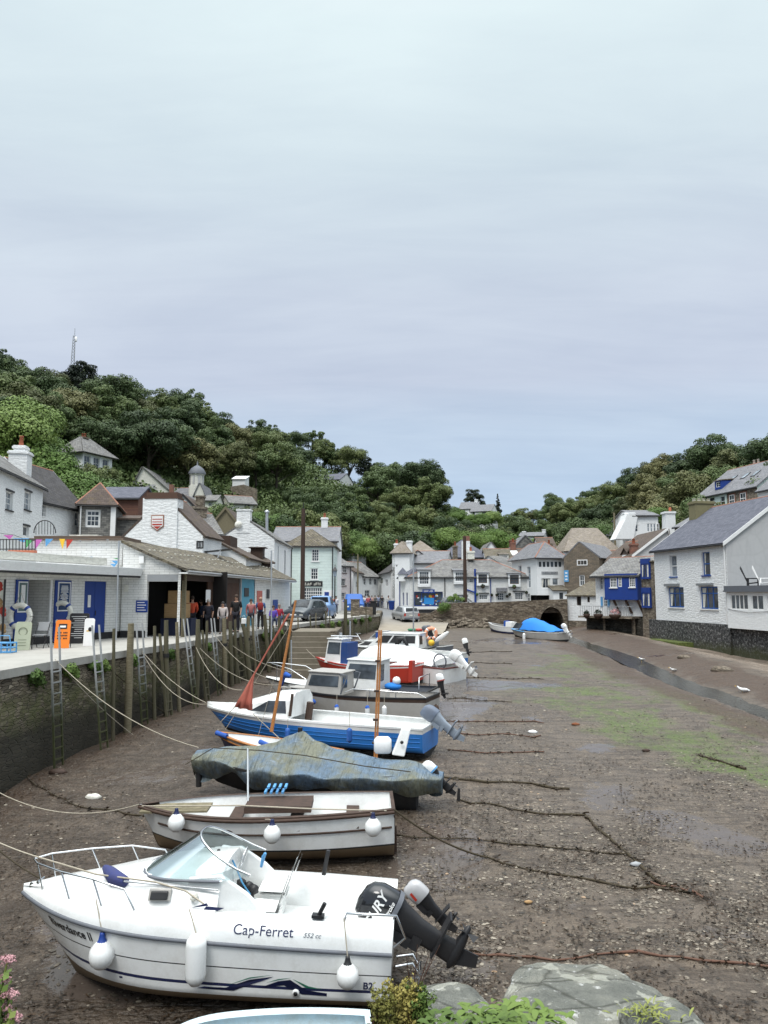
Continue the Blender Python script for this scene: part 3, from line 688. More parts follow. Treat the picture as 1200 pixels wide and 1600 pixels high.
for i,(px,py,Y,s) in enumerate(((20,690,62,1.5),(10,640,70,1.6),(60,700,60,1.3),(95,728,58,1.1),(125,738,58,1.2),(60,735,56,1.0),(150,745,62,1.3),(105,745,56,1.0),(180,765,64,1.3),(212,800,66,1.1),(40,665,75,1.5),(228,805,66,1.0),(30,620,90,1.9))):
 s *= max(1,72/Y); Y = max(Y,72)
 x = (px-600)/F*Y; z = CZ+(928-py)/F*Y-3.6*s
 put_tree('u%d' % (i % 3),x,Y,z,s,'bright green shrub on the slope behind the left-hand cottages','shrubs behind the left-hand cottages',name='shrub',cat='shrub')
for i,(px,py,Y,s) in enumerate(((545,838,122,1.3),(570,850,120,1.2),(600,848,124,1.3),(625,855,122,1.1),(660,840,124,1.3),(700,835,124,1.2),(735,838,130,1.3),(770,835,135,1.3),(800,845,135,1.2),(280,800,100,1.2),(430,815,108,1.4),(400,812,108,1.2),(330,800,108,1.3))):
 x = (px-600)/F*Y; z = CZ+(928-py)/F*Y-2.9*s
 put_tree('u%d' % (i % 3),x,Y,z,s,'leafy bush at the foot of the wood behind the village roofs','bushes behind the village roofs',name='bush',cat='bush')
for px,py,Y,s,lab in ((1028,803,98,1.1,'rounded green bush above the white house with the pale chimney'),(1068,806,98,.8,'clipped green bush right of the tall white chimney'),(985,812,104,1.0,'low bush beside the pole on the right hillside'),(940,830,108,1.2,'bright shrub left of the pole on the right hillside')):
 x = (px-600)/F*Y; put_tree('u1',x,Y,CZ+(928-py)/F*Y-2.9*s,s,lab,name='bush',cat='bush')
for px,py,Y,s in ((716,804,238,1.6),(735,808,238,1.4),(752,809,236,1.5),(770,806,238,1.6),(708,796,240,1.5),(818,846,178,1.1),(838,846,178,1.1)):
 x = (px-600)/F*Y; put_tree('u%d' % (int(px) % 3),x,Y,CZ+(928-py)/F*Y-2.9*s,s,'bush hiding the foot of a white house on the far hills','bushes below the far white houses',name='bush',cat='bush')
rs = np.random.RandomState(77); N = 260000
pq = rs.uniform(-60,1260,N); tt = rs.rand(N); which = rs.rand(N)
def under(tab,p,t_):
 a = np.array(tab,float); Yr = np.interp(p,a[:,0],a[:,2]); Yb = np.interp(p,a[:,0],a[:,3]); return Yb+(Yr*1.02-Yb)*t_
Yq = np.where(pq < 712,under(skyA,pq,tt),np.where(pq < 900,under(skyB,pq,tt),under(skyC,pq,tt)))
Xq = (pq-600)/F*Yq; Zq = H(Xq,Yq); m = Zq > .6; Xq,Yq,Zq,tt = Xq[m],Yq[m],Zq[m],tt[m]; n = len(Xq)
pos = np.stack([Xq,Yq,Zq+rs.rand(n)*3.2],1); d = rs.normal(size=(n,3)); d[:,1] -= .5; d[:,2] += .5; d /= np.linalg.norm(d,axis=1)[:,None]
a = np.cross(d,rs.normal(size=(n,3))); a /= np.linalg.norm(a,axis=1)[:,None]; b = np.cross(d,a); s = rs.uniform(.12,.34,n)[:,None]
v = np.stack([pos-a*s,pos-b*s,pos+a*s,pos+b*s],1).reshape(-1,3)
struct(raw_mesh('undergrowth',v,np.arange(4*n).reshape(n,4),M_LEAF),'undergrowth covering the hillsides','stuff')
q = P(115,562,155); mast = thing('radio_mast','thin lattice radio mast on the left skyline','mast',(q.x,q.y,q.z-4))
mb = MB(); hh = P(115,519,155).z-q.z+4
for sx,sy in ((-1,-1),(1,-1),(0,1)): mb.tube([(sx*.45,sy*.45,0),(sx*.2,sy*.2,hh*.92)],.06,5)
for k in range(14):
 z0 = hh*.92*k/14; z1 = hh*.92*(k+1)/14; w0 = .45-.25*k/14; w1 = .45-.25*(k+1)/14
 mb.tube([(-w0,-w0,z0),(w1,-w1,z1)],.04,4); mb.tube([(w0,-w0,z0),(0,w1,z1)],.04,4); mb.tube([(0,w0,z0),(-w1,-w1,z1)],.04,4)
mb.build('lattice',m_grpaint,mast)
mb = MB(); mb.tube([(0,0,hh*.9),(0,0,hh+.8)],.05,5); mb.build('aerial',m_grpaint,mast)
mb = MB(); mb.lathe([(.25,0),(.3,.9),(.1,1.0)],(.3,0,hh*.8),8); mb.build('dish',m_wpaint,mast)
# -- building kit
class Face:
 def __init__(s,A,B,z0,z1):
  s.O = Vector((A[0],A[1],0)); d = Vector((B[0]-A[0],B[1]-A[1],0)); s.L = d.length; s.U = d.normalized()
  s.N = Vector((s.U.y,-s.U.x,0)); s.z0 = z0; s.z1 = z1; s.holes = []
 def pt(s,u,z,d=0): p = s.O+s.U*u+s.N*d; return Vector((p.x,p.y,z))
 def pix(s,px,py):
  r = ray(px,py); c = Vector((0,0,CZ)); k = (s.O-c).dot(s.N)/r.dot(s.N); p = c+r*k
  return (p-s.O).dot(s.U),p.z
 def box(s,mb,u0,u1,z0,z1,d0,d1,mi=0):
  return mb.obox(s.pt(u0,z0,d0),s.U*(u1-u0),s.N*(d1-d0),Vector((0,0,z1-z0)),mi)
 def skin(s,mb,mi=0,rv=.14):
  us = sorted({0,s.L}|{h[0] for h in s.holes}|{h[1] for h in s.holes}); zs = sorted({s.z0,s.z1}|{h[2] for h in s.holes}|{h[3] for h in s.holes})
  for a,b in zip(us,us[1:]):
   for c,d in zip(zs,zs[1:]):
    m,n = (a+b)/2,(c+d)/2
    if any(h[0] < m < h[1] and h[2] < n < h[3] for h in s.holes): continue
    mb.poly([s.pt(a,c),s.pt(b,c),s.pt(b,d),s.pt(a,d)],mi)
  for (a,b,c,d,r) in s.holes:
   q = [s.pt(a,c),s.pt(b,c),s.pt(b,d),s.pt(a,d)]; k = [p-s.N*r for p in q]
   for i in range(4): j = (i+1) % 4; mb.poly([q[j],q[i],k[i],k[j]],mi)
def window(f,par,r,nx=2,ny=2,fm=None,gm=None,rec=.12,bar=.035,fr=.07,sill=None,lintel=None,arch=False,name='window',hole=True,split=None,curtain=False):
 u0,u1,z0,z1 = r; fm = fm or m_wpaint; gm = gm or m_glass
 if hole and not (u0 > .02 and u1 < f.L-.02 and z0 > f.z0+.02 and z1 < f.z1-.02): hole = False
 if hole: f.holes.append((u0,u1,z0,z1,rec+.05)); d = -rec
 else: d = .03; rec = -.03
 mb = MB(); th = .05
 for a in ((u0,u0+fr,z0,z1),(u1-fr,u1,z0,z1),(u0+fr,u1-fr,z0,z0+fr),(u0+fr,u1-fr,z1-fr,z1)): f.box(mb,*a,d-th,d)
 iu0,iu1,iz0,iz1 = u0+fr,u1-fr,z0+fr,z1-fr
 for i in range(1,nx): c = iu0+(iu1-iu0)*i/nx; f.box(mb,c-bar/2,c+bar/2,iz0,iz1,d-th+.005,d-.006)
 for j in range(1,ny): c = iz0+(iz1-iz0)*j/ny; f.box(mb,iu0,iu1,c-bar/2,c+bar/2,d-th+.007,d-.009)
 if split: c = iz0+(iz1-iz0)*split; f.box(mb,iu0,iu1,c-.04,c+.04,d-th,d+.004)
 o = mb.build(name,fm,par,True)
 g_ = MB(); g_.poly([f.pt(u0+.01,z0+.01,d-th*.6),f.pt(u1-.01,z0+.01,d-th*.6),f.pt(u1-.01,z1-.01,d-th*.6),f.pt(u0+.01,z1-.01,d-th*.6)]); g_.build('pane',gm,o,True)
 if sill is not None: s_ = MB(); f.box(s_,u0-.07,u1+.07,z0-.08,z0,-rec if hole else 0,.09); s_.build('sill',sill,o,True)
 if lintel is not None: s_ = MB(); f.box(s_,u0-.1,u1+.1,z1,z1+.11,0,.07); s_.build('lintel',lintel,o,True)
 if curtain:
  c = MB(); w_ = (iu1-iu0)
  for a,b,e in ((iu0+.02,iu0+w_*.25,iu0+w_*.12),(iu1-w_*.25,iu1-.02,iu1-w_*.12)):
   if curtain == 'l' and a > iu0+.1: continue
   c = MB(); c.poly([f.pt(a,iz0,d-th*.5),f.pt(e if a < (iu0+iu1)/2 else b,iz0,d-th*.5),f.pt(b,iz1,d-th*.5),f.pt(a,iz1,d-th*.5)]); c.build('curtain',m_cream,o,True)
 return o
class Bld:
 def __init__(s,name,label,front,D,z0,z1,wm,cat='house',group=None,world=False):
  if world: A,B = Vector(front[0]).to_2d(),Vector(front[1]).to_2d()
  else:
   zm = (max(z0,-1)+z1)/2; A = PX(front[0],front[1],zm).to_2d(); B = PX(front[2],front[3],zm).to_2d()
  s.wm = wm; s.z0,s.z1,s.D = z0,z1,D
  s.f = Face(A,B,z0,z1); n = s.f.N.to_2d(); C = B-n*D; E = A-n*D; s.A,s.B,s.C,s.E = A,B,C,E
  s.r = Face(B,C,z0,z1); s.b = Face(C,E,z0,z1); s.l = Face(E,A,z0,z1)
  s.root = thing(name,label,cat,(A.x,A.y,z0),group=group); s.tri = []; s.skip = set(); s.mats = {}
 def win(s,x0,y0,x1,y1,face='f',**k):
  f = getattr(s,face); a,zb = f.pix(x0,(y0+y1)/2); b,_ = f.pix(x1,(y0+y1)/2); xm = (x0+x1)/2
  _,t_ = f.pix(xm,y0); _,bo = f.pix(xm,y1)
  if a > b: a,b = b,a
  return window(f,s.root,(a,b,bo,t_),**k)
 def wuv(s,face,u0,u1,z0,z1,**k): return window(getattr(s,face),s.root,(u0,u1,z0,z1),**k)
 def panel(s,x0,y0,x1,y1,mat,name,face='f',d=.04,par=None):
  f = getattr(s,face); ym = (y0+y1)/2; a,_ = f.pix(x0,ym); b,_ = f.pix(x1,ym); _,t_ = f.pix((x0+x1)/2,y0); _,bo = f.pix((x0+x1)/2,y1)
  mb = MB(); f.box(mb,min(a,b),max(a,b),bo,t_,.002,d); return mb.build(name,mat,par or s.root,True)
 def plan(s,u,d,z): p = s.f.O+s.f.U*u-s.f.N*d; return Vector((p.x,p.y,z))
 def roof(s,kind,rise,mat,o=.22,ridge=m_ridge,th=.12,ov=.15,gut=True,ur=.5,hipfrac=1.0,verge=None):
  L,D,z1 = s.f.L,s.D,s.z1; pl = s.plan; mb = MB(); rd = MB(); sl = []; rt_ = []
  if kind == 'g':
   k = rise/(D*ur); k2 = rise/(D*(1-ur)); R0,R1 = pl(-ov,D*ur,z1+rise),pl(L+ov,D*ur,z1+rise)
   sl = [[pl(-ov,-o,z1-k*o),pl(L+ov,-o,z1-k*o),R1,R0],[pl(L+ov,D+o,z1-k2*o),pl(-ov,D+o,z1-k2*o),R0,R1]]; rt_ = [(R0,R1)]
   s.tri = [[s.l.pt(0,z1),s.l.pt(D,z1),pl(0,D*ur,z1+rise)],[s.r.pt(0,z1),s.r.pt(D,z1),pl(L,D*ur,z1+rise)]]
  elif kind == 'p':
   k = rise/(L*ur); k2 = rise/(L*(1-ur)); R0,R1 = pl(L*ur,-ov,z1+rise),pl(L*ur,D+ov,z1+rise)
   sl = [[pl(-o,D+ov,z1-k*o),pl(-o,-ov,z1-k*o),R0,R1],[pl(L+o,-ov,z1-k2*o),pl(L+o,D+ov,z1-k2*o),R1,R0]]; rt_ = [(R0,R1)]
   s.tri = [[s.f.pt(0,z1),s.f.pt(L,z1),s.f.pt(L*ur,z1+rise)],[s.b.pt(0,z1),s.b.pt(L,z1),s.b.pt(L*(1-ur),z1+rise)]]
  elif kind == 'h':
   c = [pl(-o,-o,z1-.05),pl(L+o,-o,z1-.05),pl(L+o,D+o,z1-.05),pl(-o,D+o,z1-.05)]
   if L >= D: h_ = D/2*hipfrac; R0,R1 = pl(h_,D/2,z1+rise),pl(L-h_,D/2,z1+rise); sl = [[c[0],c[1],R1,R0],[c[1],c[2],R1],[c[2],c[3],R0,R1],[c[3],c[0],R0]]
   else: h_ = L/2*hipfrac; R0,R1 = pl(L/2,h_,z1+rise),pl(L/2,D-h_,z1+rise); sl = [[c[0],c[1],R0],[c[1],c[2],R1,R0],[c[2],c[3],R1],[c[3],c[0],R0,R1]]
   rt_ = [(R0,R1)]+[(c[i],R0 if (i == 0 or (i == 3 and L >= D) or (i == 1 and L < D)) else R1) for i in range(4)]
   if (R0-R1).length < .05: rt_ = rt_[1:]
  elif kind == 'l':
   k = rise/D; sl = [[pl(-ov,-o,z1-k*o),pl(L+ov,-o,z1-k*o),pl(L+ov,D+.05,z1+rise),pl(-ov,D+.05,z1+rise)]]
   s.tri = [[s.l.pt(0,z1),s.l.pt(D,z1),s.l.pt(0,z1+rise)],[s.r.pt(0,z1),s.r.pt(D,z1),s.r.pt(D,z1+rise)],[s.b.pt(0,z1),s.b.pt(L,z1),s.b.pt(L,z1+rise),s.b.pt(0,z1+rise)]]
  elif kind == 'flat': sl = [[pl(-o,-o,z1),pl(L+o,-o,z1),pl(L+o,D+o,z1),pl(-o,D+o,z1)]]
  for q in sl:
   n = (q[1]-q[0]).cross(q[2]-q[1]).normalized(); mb.prism([p+n*.012 for p in q],n*th)
  s.rf = mb.build('roof',mat,s.root,True)
  if ridge is not None and rt_:
   for a,b in rt_:
    if (a-b).length > .1: rd.tube([a+Vector((0,0,th)),b+Vector((0,0,th))],.075,6)
   rd.build('ridge_tiles',ridge,s.rf,True)
  if gut and kind in 'gh':
   gm = MB(); e = sl[0]; gm.tube([e[0]+s.f.N*.05-Vector((0,0,.02)),e[1]+s.f.N*.05-Vector((0,0,.02))],.06,6); gm.build('gutter',m_blk,s.rf,True)
  if verge is not None:
   if kind == 'g':
    for uu in (-ov-.05,L+ov):
     vg = MB()
     vg.prism([pl(uu,-o,z1-k*o-.12),pl(uu,-o,z1-k*o+.16),pl(uu,D*ur,z1+rise+.18),pl(uu,D*ur,z1+rise-.12)],s.f.U*.05); vg.prism([pl(uu,D+o,z1-k2*o-.12),pl(uu,D+o,z1-k2*o+.16),pl(uu,D*ur,z1+rise+.18),pl(uu,D*ur,z1+rise-.12)],s.f.U*.05); vg.build('bargeboard',verge,s.rf,True)
   if kind == 'p':
    for dd in (-ov-.05,D+ov):
     vg = MB()
     vg.prism([pl(-o,dd,z1-k*o-.12),pl(-o,dd,z1-k*o+.16),pl(L*ur,dd,z1+rise+.18),pl(L*ur,dd,z1+rise-.12)],-s.f.N*.05); vg.prism([pl(L+o,dd,z1-k2*o-.12),pl(L+o,dd,z1-k2*o+.16),pl(L*ur,dd,z1+rise+.18),pl(L*ur,dd,z1+rise-.12)],-s.f.N*.05); vg.build('bargeboard',verge,s.rf,True)
  return s
 def chimney(s,u,d,zb,zt,w=.7,l=.9,mat=None,pots=1,pm=None,cap=True,ph=.5):
  mb = MB(); c = s.plan(u,d,zb); U,N = s.f.U,s.f.N
  def ring(z0,z1,w,l,mi=0): mb.obox(c+Vector((0,0,z0-zb))-U*w/2-N*l/2,U*w,N*l,Vector((0,0,z1-z0)),mi)
  ring(zb,zt,w,l)
  if cap: ring(zt,zt+.14,w+.16,l+.16); ring(zt+.14,zt+.22,w+.04,l+.04)
  o = mb.build('chimney',mat or s.wm,s.root,True)
  for i in range(pots):
   p = MB(); q = c+Vector((0,0,zt-zb+(.22 if cap else 0)))+(U*((i-(pots-1)/2)*w/pots) if w >= l else N*((i-(pots-1)/2)*l/pots))
   p.lathe([(.13,0),(.16,.05),(.12,ph*.9),(.15,ph*.92),(.15,ph),(.09,ph),(.09,ph-.1)],q,10); p.build('chimney_pot',pm or m_pot,o,True)
  return o
 def pipe(s,u,z0,z1,mat=None,face='f',r=.05):
  f = getattr(s,face); mb = MB(); mb.tube([f.pt(u,z1,.16),f.pt(u,z1-.3,.09),f.pt(u,z0,.09)],r,6); return mb.build('drainpipe',mat or m_blk,s.root,True)
 def done(s,foot=None,fmat=None):
  mb = MB()
  for k in 'frbl':
   if k in s.skip: continue
   getattr(s,k).skin(mb,0)
  for t_ in s.tri: mb.poly(t_)
  if s.wm: mb.build('wall',s.wm,s.root,True)
  if foot:
   m2 = MB()
   for k in 'fr': f = getattr(s,k); f.box(m2,-.02,f.L+.02,s.z0-.3,foot,.003,.035)
   m2.build('plinth',fmat or m_blk,s.root,True)
  return s
 def dormer(s,x0,y0,x1,y1,back=2.0,mat=None,rmat=None,peak=.35,d=-.25,kind='p',name='dormer',**k):
  f = s.f; ym = (y0+y1)/2; a,_ = f.pix(x0,ym); b,_ = f.pix(x1,ym); _,t_ = f.pix((x0+x1)/2,y0); _,bo = f.pix((x0+x1)/2,y1)
  df = Face(f.pt(a-.18,0,d),f.pt(b+.18,0,d),bo-.3,t_+.14); mb = MB(); N = f.N
  ro = s.root; w_ = window(df,ro,(.18,.18+b-a,bo,t_),**{**dict(rec=.06),**k})
  df.skin(mb)
  A,B = df.pt(0,bo-.3),df.pt(df.L,bo-.3); h_ = Vector((0,0,t_+.14-bo+.3))
  mb.poly([A-N*back,A,A+h_,A-N*back+h_]); mb.poly([B,B-N*back,B-N*back+h_,B+h_])
  o = mb.build(name,mat or s.wm,ro,True); r_ = MB(); zt = t_+.14
  if kind == 'p':
   m = df.L/2; r_.prism([df.pt(-.15,zt-.02,.15),df.pt(m,zt+peak,.15),df.pt(m,zt+peak,-back-1)][:3]+[df.pt(-.15,zt-.02,-back-1)],Vector((0,0,.08))); r_.prism([df.pt(df.L+.15,zt-.02,.15),df.pt(m,zt+peak,.15),df.pt(m,zt+peak,-back-1),df.pt(df.L+.15,zt-.02,-back-1)],Vector((0,0,.08))); r_.prism([df.pt(0,zt,0),df.pt(df.L,zt,0),df.pt(m,zt+peak,0)],-N*.1)
  else: r_.prism([df.pt(-.12,zt,.15),df.pt(df.L+.12,zt,.15),df.pt(df.L+.12,zt+peak,-back),df.pt(-.12,zt+peak,-back)],Vector((0,0,.09)))
  r_.build('dormer_roof',rmat or m_slate,o,True); return o
def zat(py,Y): return CZ+(928-py)/F*Y
def zp(px,py,Y): return P(px,py,Y).z
def strokes(B,px,py,w_,h_,d,mat,n):
 f = B.f; u,z_ = f.pix(px,py); mb = MB(); r_ = random.Random(n); st = w_/n
 for k in range(n):
  if k == n//2: continue
  a = u-w_/2+k*st; t_ = h_*.18
  for q in range(3): c = r_.choice(((0,.2,0,1),(.6,.8,0,1),(0,.8,0,.2),(0,.8,.8,1),(0,.8,.4,.6))); f.box(mb,a+c[0]*st,a+c[1]*st,z_-h_/2+c[2]*h_,z_-h_/2+c[3]*h_,d,d+.008+.001*q)
 mb.build('lettering',mat,B.root,True)
# -- quay
t,c,nrm,uv,nA,nB = rubble('quay_stone',[(0,(.07,.055,.038,1)),(.4,(.16,.13,.09,1)),(.75,(.26,.215,.155,1)),(1,(.38,.33,.25,1))],(.018,.015,.010,1),2.8,13,.9,edge=.06)
zz_ = t.n('ShaderNodeSeparateXYZ',{0: t.world()}).outputs[2]
band = t.math('MULTIPLY',t.ramp(zz_,[(0.0,0.0),(1.0,1.0)]),1.0)
mr = t.n('ShaderNodeMapRange',{0: t.math('ADD',zz_,t.math('MULTIPLY',t.noise(uv,1.2,4),1.2)),1: -1.6,2: .35}).outputs[0]
al = t.ramp(mr,[(0.0,.15),(.35,1.0),(.62,.85),(.85,.05)])
al = t.math('MULTIPLY',al,t.ramp(t.noise(uv,1.7,5,.7),[(.40,.0),(.54,.75)]))
c = t.mix(al,c,t.mix(nB,(.05,.06,.014,1),(.12,.135,.035,1)))
mr2 = t.n('ShaderNodeMapRange',{0: t.math('ADD',zz_,t.math('MULTIPLY',t.noise(uv,.8,3),.6)),1: -1.6,2: -.9}).outputs[0]
c = t.mix(t.ramp(mr2,[(0,.9),(1,0.0)]),c,(.020,.018,.011,1))
M_QUAY = t.fin(c,.7,nrm)
t,c,nrm,uv,nA,nB = rubble('bridge_stone',[(0,(.07,.055,.04,1)),(.4,(.17,.13,.095,1)),(.75,(.27,.22,.16,1)),(1,(.38,.32,.25,1))],(.075,.062,.048,1),3.6,9,.9,edge=.05)
M_BRG = t.fin(c,.85,nrm)
qw = thing('quay_wall','old stone quay wall with green weed on the left','quay wall',(quay[1].x,quay[1].y,-3))
mb = MB()
for i in range(len(quay)-1):
 a,b = quay[i],quay[i+1]; n = max(1,int((b-a).length/1.0))
 for k in range(n):
  p,q = a.lerp(b,k/n),a.lerp(b,(k+1)/n); hs = 8
  for j in range(hs):
   z0,z1 = -4.6+4.4*j/hs,-4.6+4.4*(j+1)/hs
   def w_(p,z):
    m = mnoise.noise(Vector((p.x*1.3,p.y*1.3,z*2.2)))*.09+.04*(-z); return Vector((p.x+.02+m*.9,p.y,z))
   mb.poly([w_(p,z0),w_(q,z0),w_(q,z1),w_(p,z1)][::-1] if False else [w_(q,z0),w_(p,z0),w_(p,z1),w_(q,z1)][::-1])
mb.build('stone_face',M_QUAY,qw,True)
mb = MB(); cw = .55
for i in range(len(quay)-1):
 a,b = quay[i],quay[i+1]; mb.prism([Vector((a.x+.12,a.y,-.22)),Vector((b.x+.12,b.y,-.22)),Vector((b.x-cw,b.y,-.22)),Vector((a.x-cw,a.y,-.22))],(0,0,.225))
mb.build('coping',m_conc,qw,True)
mb = MB(); pts = [Vector((p.x-cw+.02,p.y,0)) for p in quay]
mb.grid([[p,Vector((-14,p.y,0)),Vector((-60,p.y,0))] for p in pts],flip=False,sm=False)
e = quay[-1]
for (a,b) in (((e.x-.53,e.y),(e.x-.2,90)),): mb.poly([(a[0],a[1],0),(b[0],b[1],0),(-60,90,0),(-60,a[1],0)])
struct(mb.build('quay_pavement',m_conc),'concrete quay pavement')
def ramp_z(y): return float(np.interp(y,[62,67,92,300],[-1.75,-1.45,-.05,.3]))
mb = MB(); rows = []
for y in np.concatenate([np.linspace(66,92,27),[96,110,140,200]]):
 xl = e.x+.1+(y-e.y)*.02 if y < 90 else -60 if y > 92.5 else e.x+.1; xr = 5.0+(y-66)*.13 if y < 90 else 60
 if y > 92.5: xl,xr = -60,90
 rows.append([Vector((xl+(xr-xl)*k/8,y,ramp_z(y)+(.07*math.sin(k*1.3+y*.9) if y < 72 else 0))) for k in range(9)])
t = NT('slipway_surface'); co = t.world(); zz_ = t.n('ShaderNodeSeparateXYZ',{0: co}).outputs[1]
mr = t.n('ShaderNodeMapRange',{0: t.math('ADD',zz_,t.math('MULTIPLY',t.noise(co,.5,4),4.0)),1: 74,2: 88}).outputs[0]
M_SLIP = t.fin(t.mix(mr,t.mix(t.noise(co,1.4,5),(.20,.17,.13,1),(.36,.32,.26,1)),t.mix(t.noise(co,.8,5),(.15,.155,.16,1),(.22,.225,.23,1))),.9,t.bump(t.noise(co,6,4),.4,.02))
struct(mb.grid(rows).build('street',M_SLIP),'street running down into the slipway')
mb = MB(); mb.prism([(e.x-.5,e.y,-3),(e.x+.12,e.y,-3),(e.x+.3,90,-3),(e.x-.3,90,-3)],(0,0,3.0)); mb.build('return_wall',M_QUAY,qw,True)
mb = MB(); a,b = PZ(560,962,.0),PZ(592,958.5,0)
st = thing('quay_steps','worn stone steps let into the quay wall','steps',tuple(PX(470,41,-2.4)))
mb = MB(); x0,x1 = PX(457,37,-1).x,PX(512,37,-1).x+.15
for k in range(8):
 z1 = -.12-k*.26; y0 = 42.2-k*.33; mb.box((x0-.6,y0-.33,-3),(x1-.25-k*.04,46,z1-.0005*k)) if k == 0 else mb.box((x0-.6,y0-.33,-3),(x1-.25-k*.04,y0,z1))
mb.build('treads',paint('worn_step',(.18,.155,.12,1),.9,.6,3,grime=(.05,.07,.02,1),bump=.5),st,True)
mb = MB(); mb.box((x1-.3,40.8,-3),(x1+.05,46,-.05)); mb.build('side_wall',M_QUAY,st,True)
# -- bridge
BY = 77.5
def bx(px,z=0): return PX(px,BY,z).x
br = thing('stone_bridge','low stone bridge with one dark arch below the white and stone houses','bridge',(bx(860),BY,-2))
xa,xb = bx(843,-.5),bx(881,-.5); xc = (xa+xb)/2; ra = (xb-xa)/2; zs_ = -1.15; xL,xR = bx(700),bx(887,0)
top = lambda x: float(np.interp(x,[bx(655),bx(672),bx(690),bx(706),bx(765),bx(887)],[-.45,-.05,.65,zat(942,BY),zat(941,BY),zat(936,BY)]))
mb = MB(); arch = [(xc-ra*math.cos(a),zs_+1.75*math.sin(a)) for a in np.linspace(0,math.pi,17)]
def strip(xs,zlo,y,flip=False):
 for a,b,la,lb in zip(xs,xs[1:],zlo,zlo[1:]):
  q = [(a,y,la),(b,y,lb),(b,y,top(b)),(a,y,top(a))]; mb.poly(q[::-1] if flip else q)
xs = list(np.linspace(bx(655),xa,40)); strip(xs,[-3]*40,BY)
strip([p[0] for p in arch],[p[1] for p in arch],BY); strip([xb,xR],[-3,-3],BY)
xs = list(np.linspace(bx(655),xR,40)); strip(xs,[0.0]*40,BY+.5,True)
for a,b in zip(xs,xs[1:]): mb.poly([(a,BY,top(a)),(b,BY,top(b)),(b,BY+.5,top(b)),(a,BY+.5,top(a))])
for (a,b),(c_,d_) in zip(arch,arch[1:]): mb.poly([(a,BY,b),(a,BY+9,b),(c_,BY+9,d_),(c_,BY,d_)])
mb.poly([(xa,BY,-3),(xa,BY+9,-3),(xa,BY+9,zs_),(xa,BY,zs_)]); mb.poly([(xb,BY,zs_),(xb,BY+9,zs_),(xb,BY+9,-3),(xb,BY,-3)]); mb.poly([(xa,BY+9,-3),(xb,BY+9,-3),(xb,BY+9,1),(xa,BY+9,1)][::-1])
mb.build('stonework',M_BRG,br,True)
mb = MB()
for i in range(16):
 a0,a1 = math.pi*i/16+.01,math.pi*(i+1)/16-.01
 q = [(xc-(ra+k)*math.cos(a),BY-.04,zs_+(1.75+k)*math.sin(a)) for a,k in ((a0,.0),(a1,.0),(a1,.32),(a0,.32))]; mb.prism(q,(0,.06,0))
mb.build('arch_ring',m_stone2,br,True)
mb = MB(); mb.poly([(bx(690),BY+.5,.0),(xR+6,BY+.5,.0),(xR+6,96,.0),(bx(690),96,.0)]); struct(mb.build('bridge_road',m_tarmac),'road over the bridge')
rsb = random.Random(4)
mb = MB()
for i in range(260):
 x = bx(rsb.uniform(672,760)); y = BY-.1-abs(rsb.gauss(0,.5)); r_ = rsb.uniform(.08,.32); mb.ball((x,y,bedz(x,y)+rsb.uniform(0,.9)*(1-(BY-y)/1.6)),r_,6,0,(1.2,.8,.6))
struct(mb.build('rubble',m_stone2),'fallen rubble at the foot of the bridge wall','stuff')
# -- left-hand quay buildings
SH = Bld('quay_shop','low white brick shop with blue doors and long canopy on the quay',(8,28,190,34.2),5,0,2.95,m_wbrick,'shop')
f = SH.f
def fz(px,py,fc=None): return (fc or f).pix(px,py)
ua,_ = fz(41,950); ub,_ = fz(83,950); _,zt_ = fz(60,906)
f.holes.append((ua,ub,0.02,zt_,2.2))
u1,_ = fz(131,950); u2,_ = fz(165,950); _,zd = fz(148,908)
f.holes.append((u1,u2,.02,zd,.08))
mb = MB(); f.box(mb,u1+.01,(u1+u2)/2-.008,.03,zd-.01,-.07,-.03); f.box(mb,(u1+u2)/2+.008,u2-.01,.03,zd-.01,-.07,-.03)
dr = mb.build('double_door',m_blue,SH.root,True); mb = MB(); mb.tube([f.pt((u1+u2)/2+.06,1.0,-.01),f.pt((u1+u2)/2+.06,1.2,-.01)],.02,6); mb.build('handle',m_blk,dr,True)
mb = MB(); f.box(mb,u1+.25,u1+.42,1.35,1.85,-.029,-.015); mb.build('notice',m_wpaint,dr,True)
mb = MB(); f.box(mb,ua,ub,.01,zt_+.1,-2.6,-2.25); mb.build('shop_interior',paint('interior_wall',(.20,.17,.15,1),.9,.5),SH.root,True)
mb = MB(); f.box(mb,ua+.1,ub-.25,.05,1.05,-1.4,-.8); f.box(mb,ua+.05,ub-.2,1.05,1.1,-1.45,-.75); mb.build('counter',m_wpaint,SH.root,True)
mb = MB(); mb.prism([f.pt(ub-.12,.05,-.05),f.pt(ub-.02,.05,-.05),f.pt(ub-.02,zt_,-.05),f.pt(ub-.12,zt_,-.05)],-f.N*.06); mb.build('door_post',m_wpaint,SH.root,True)
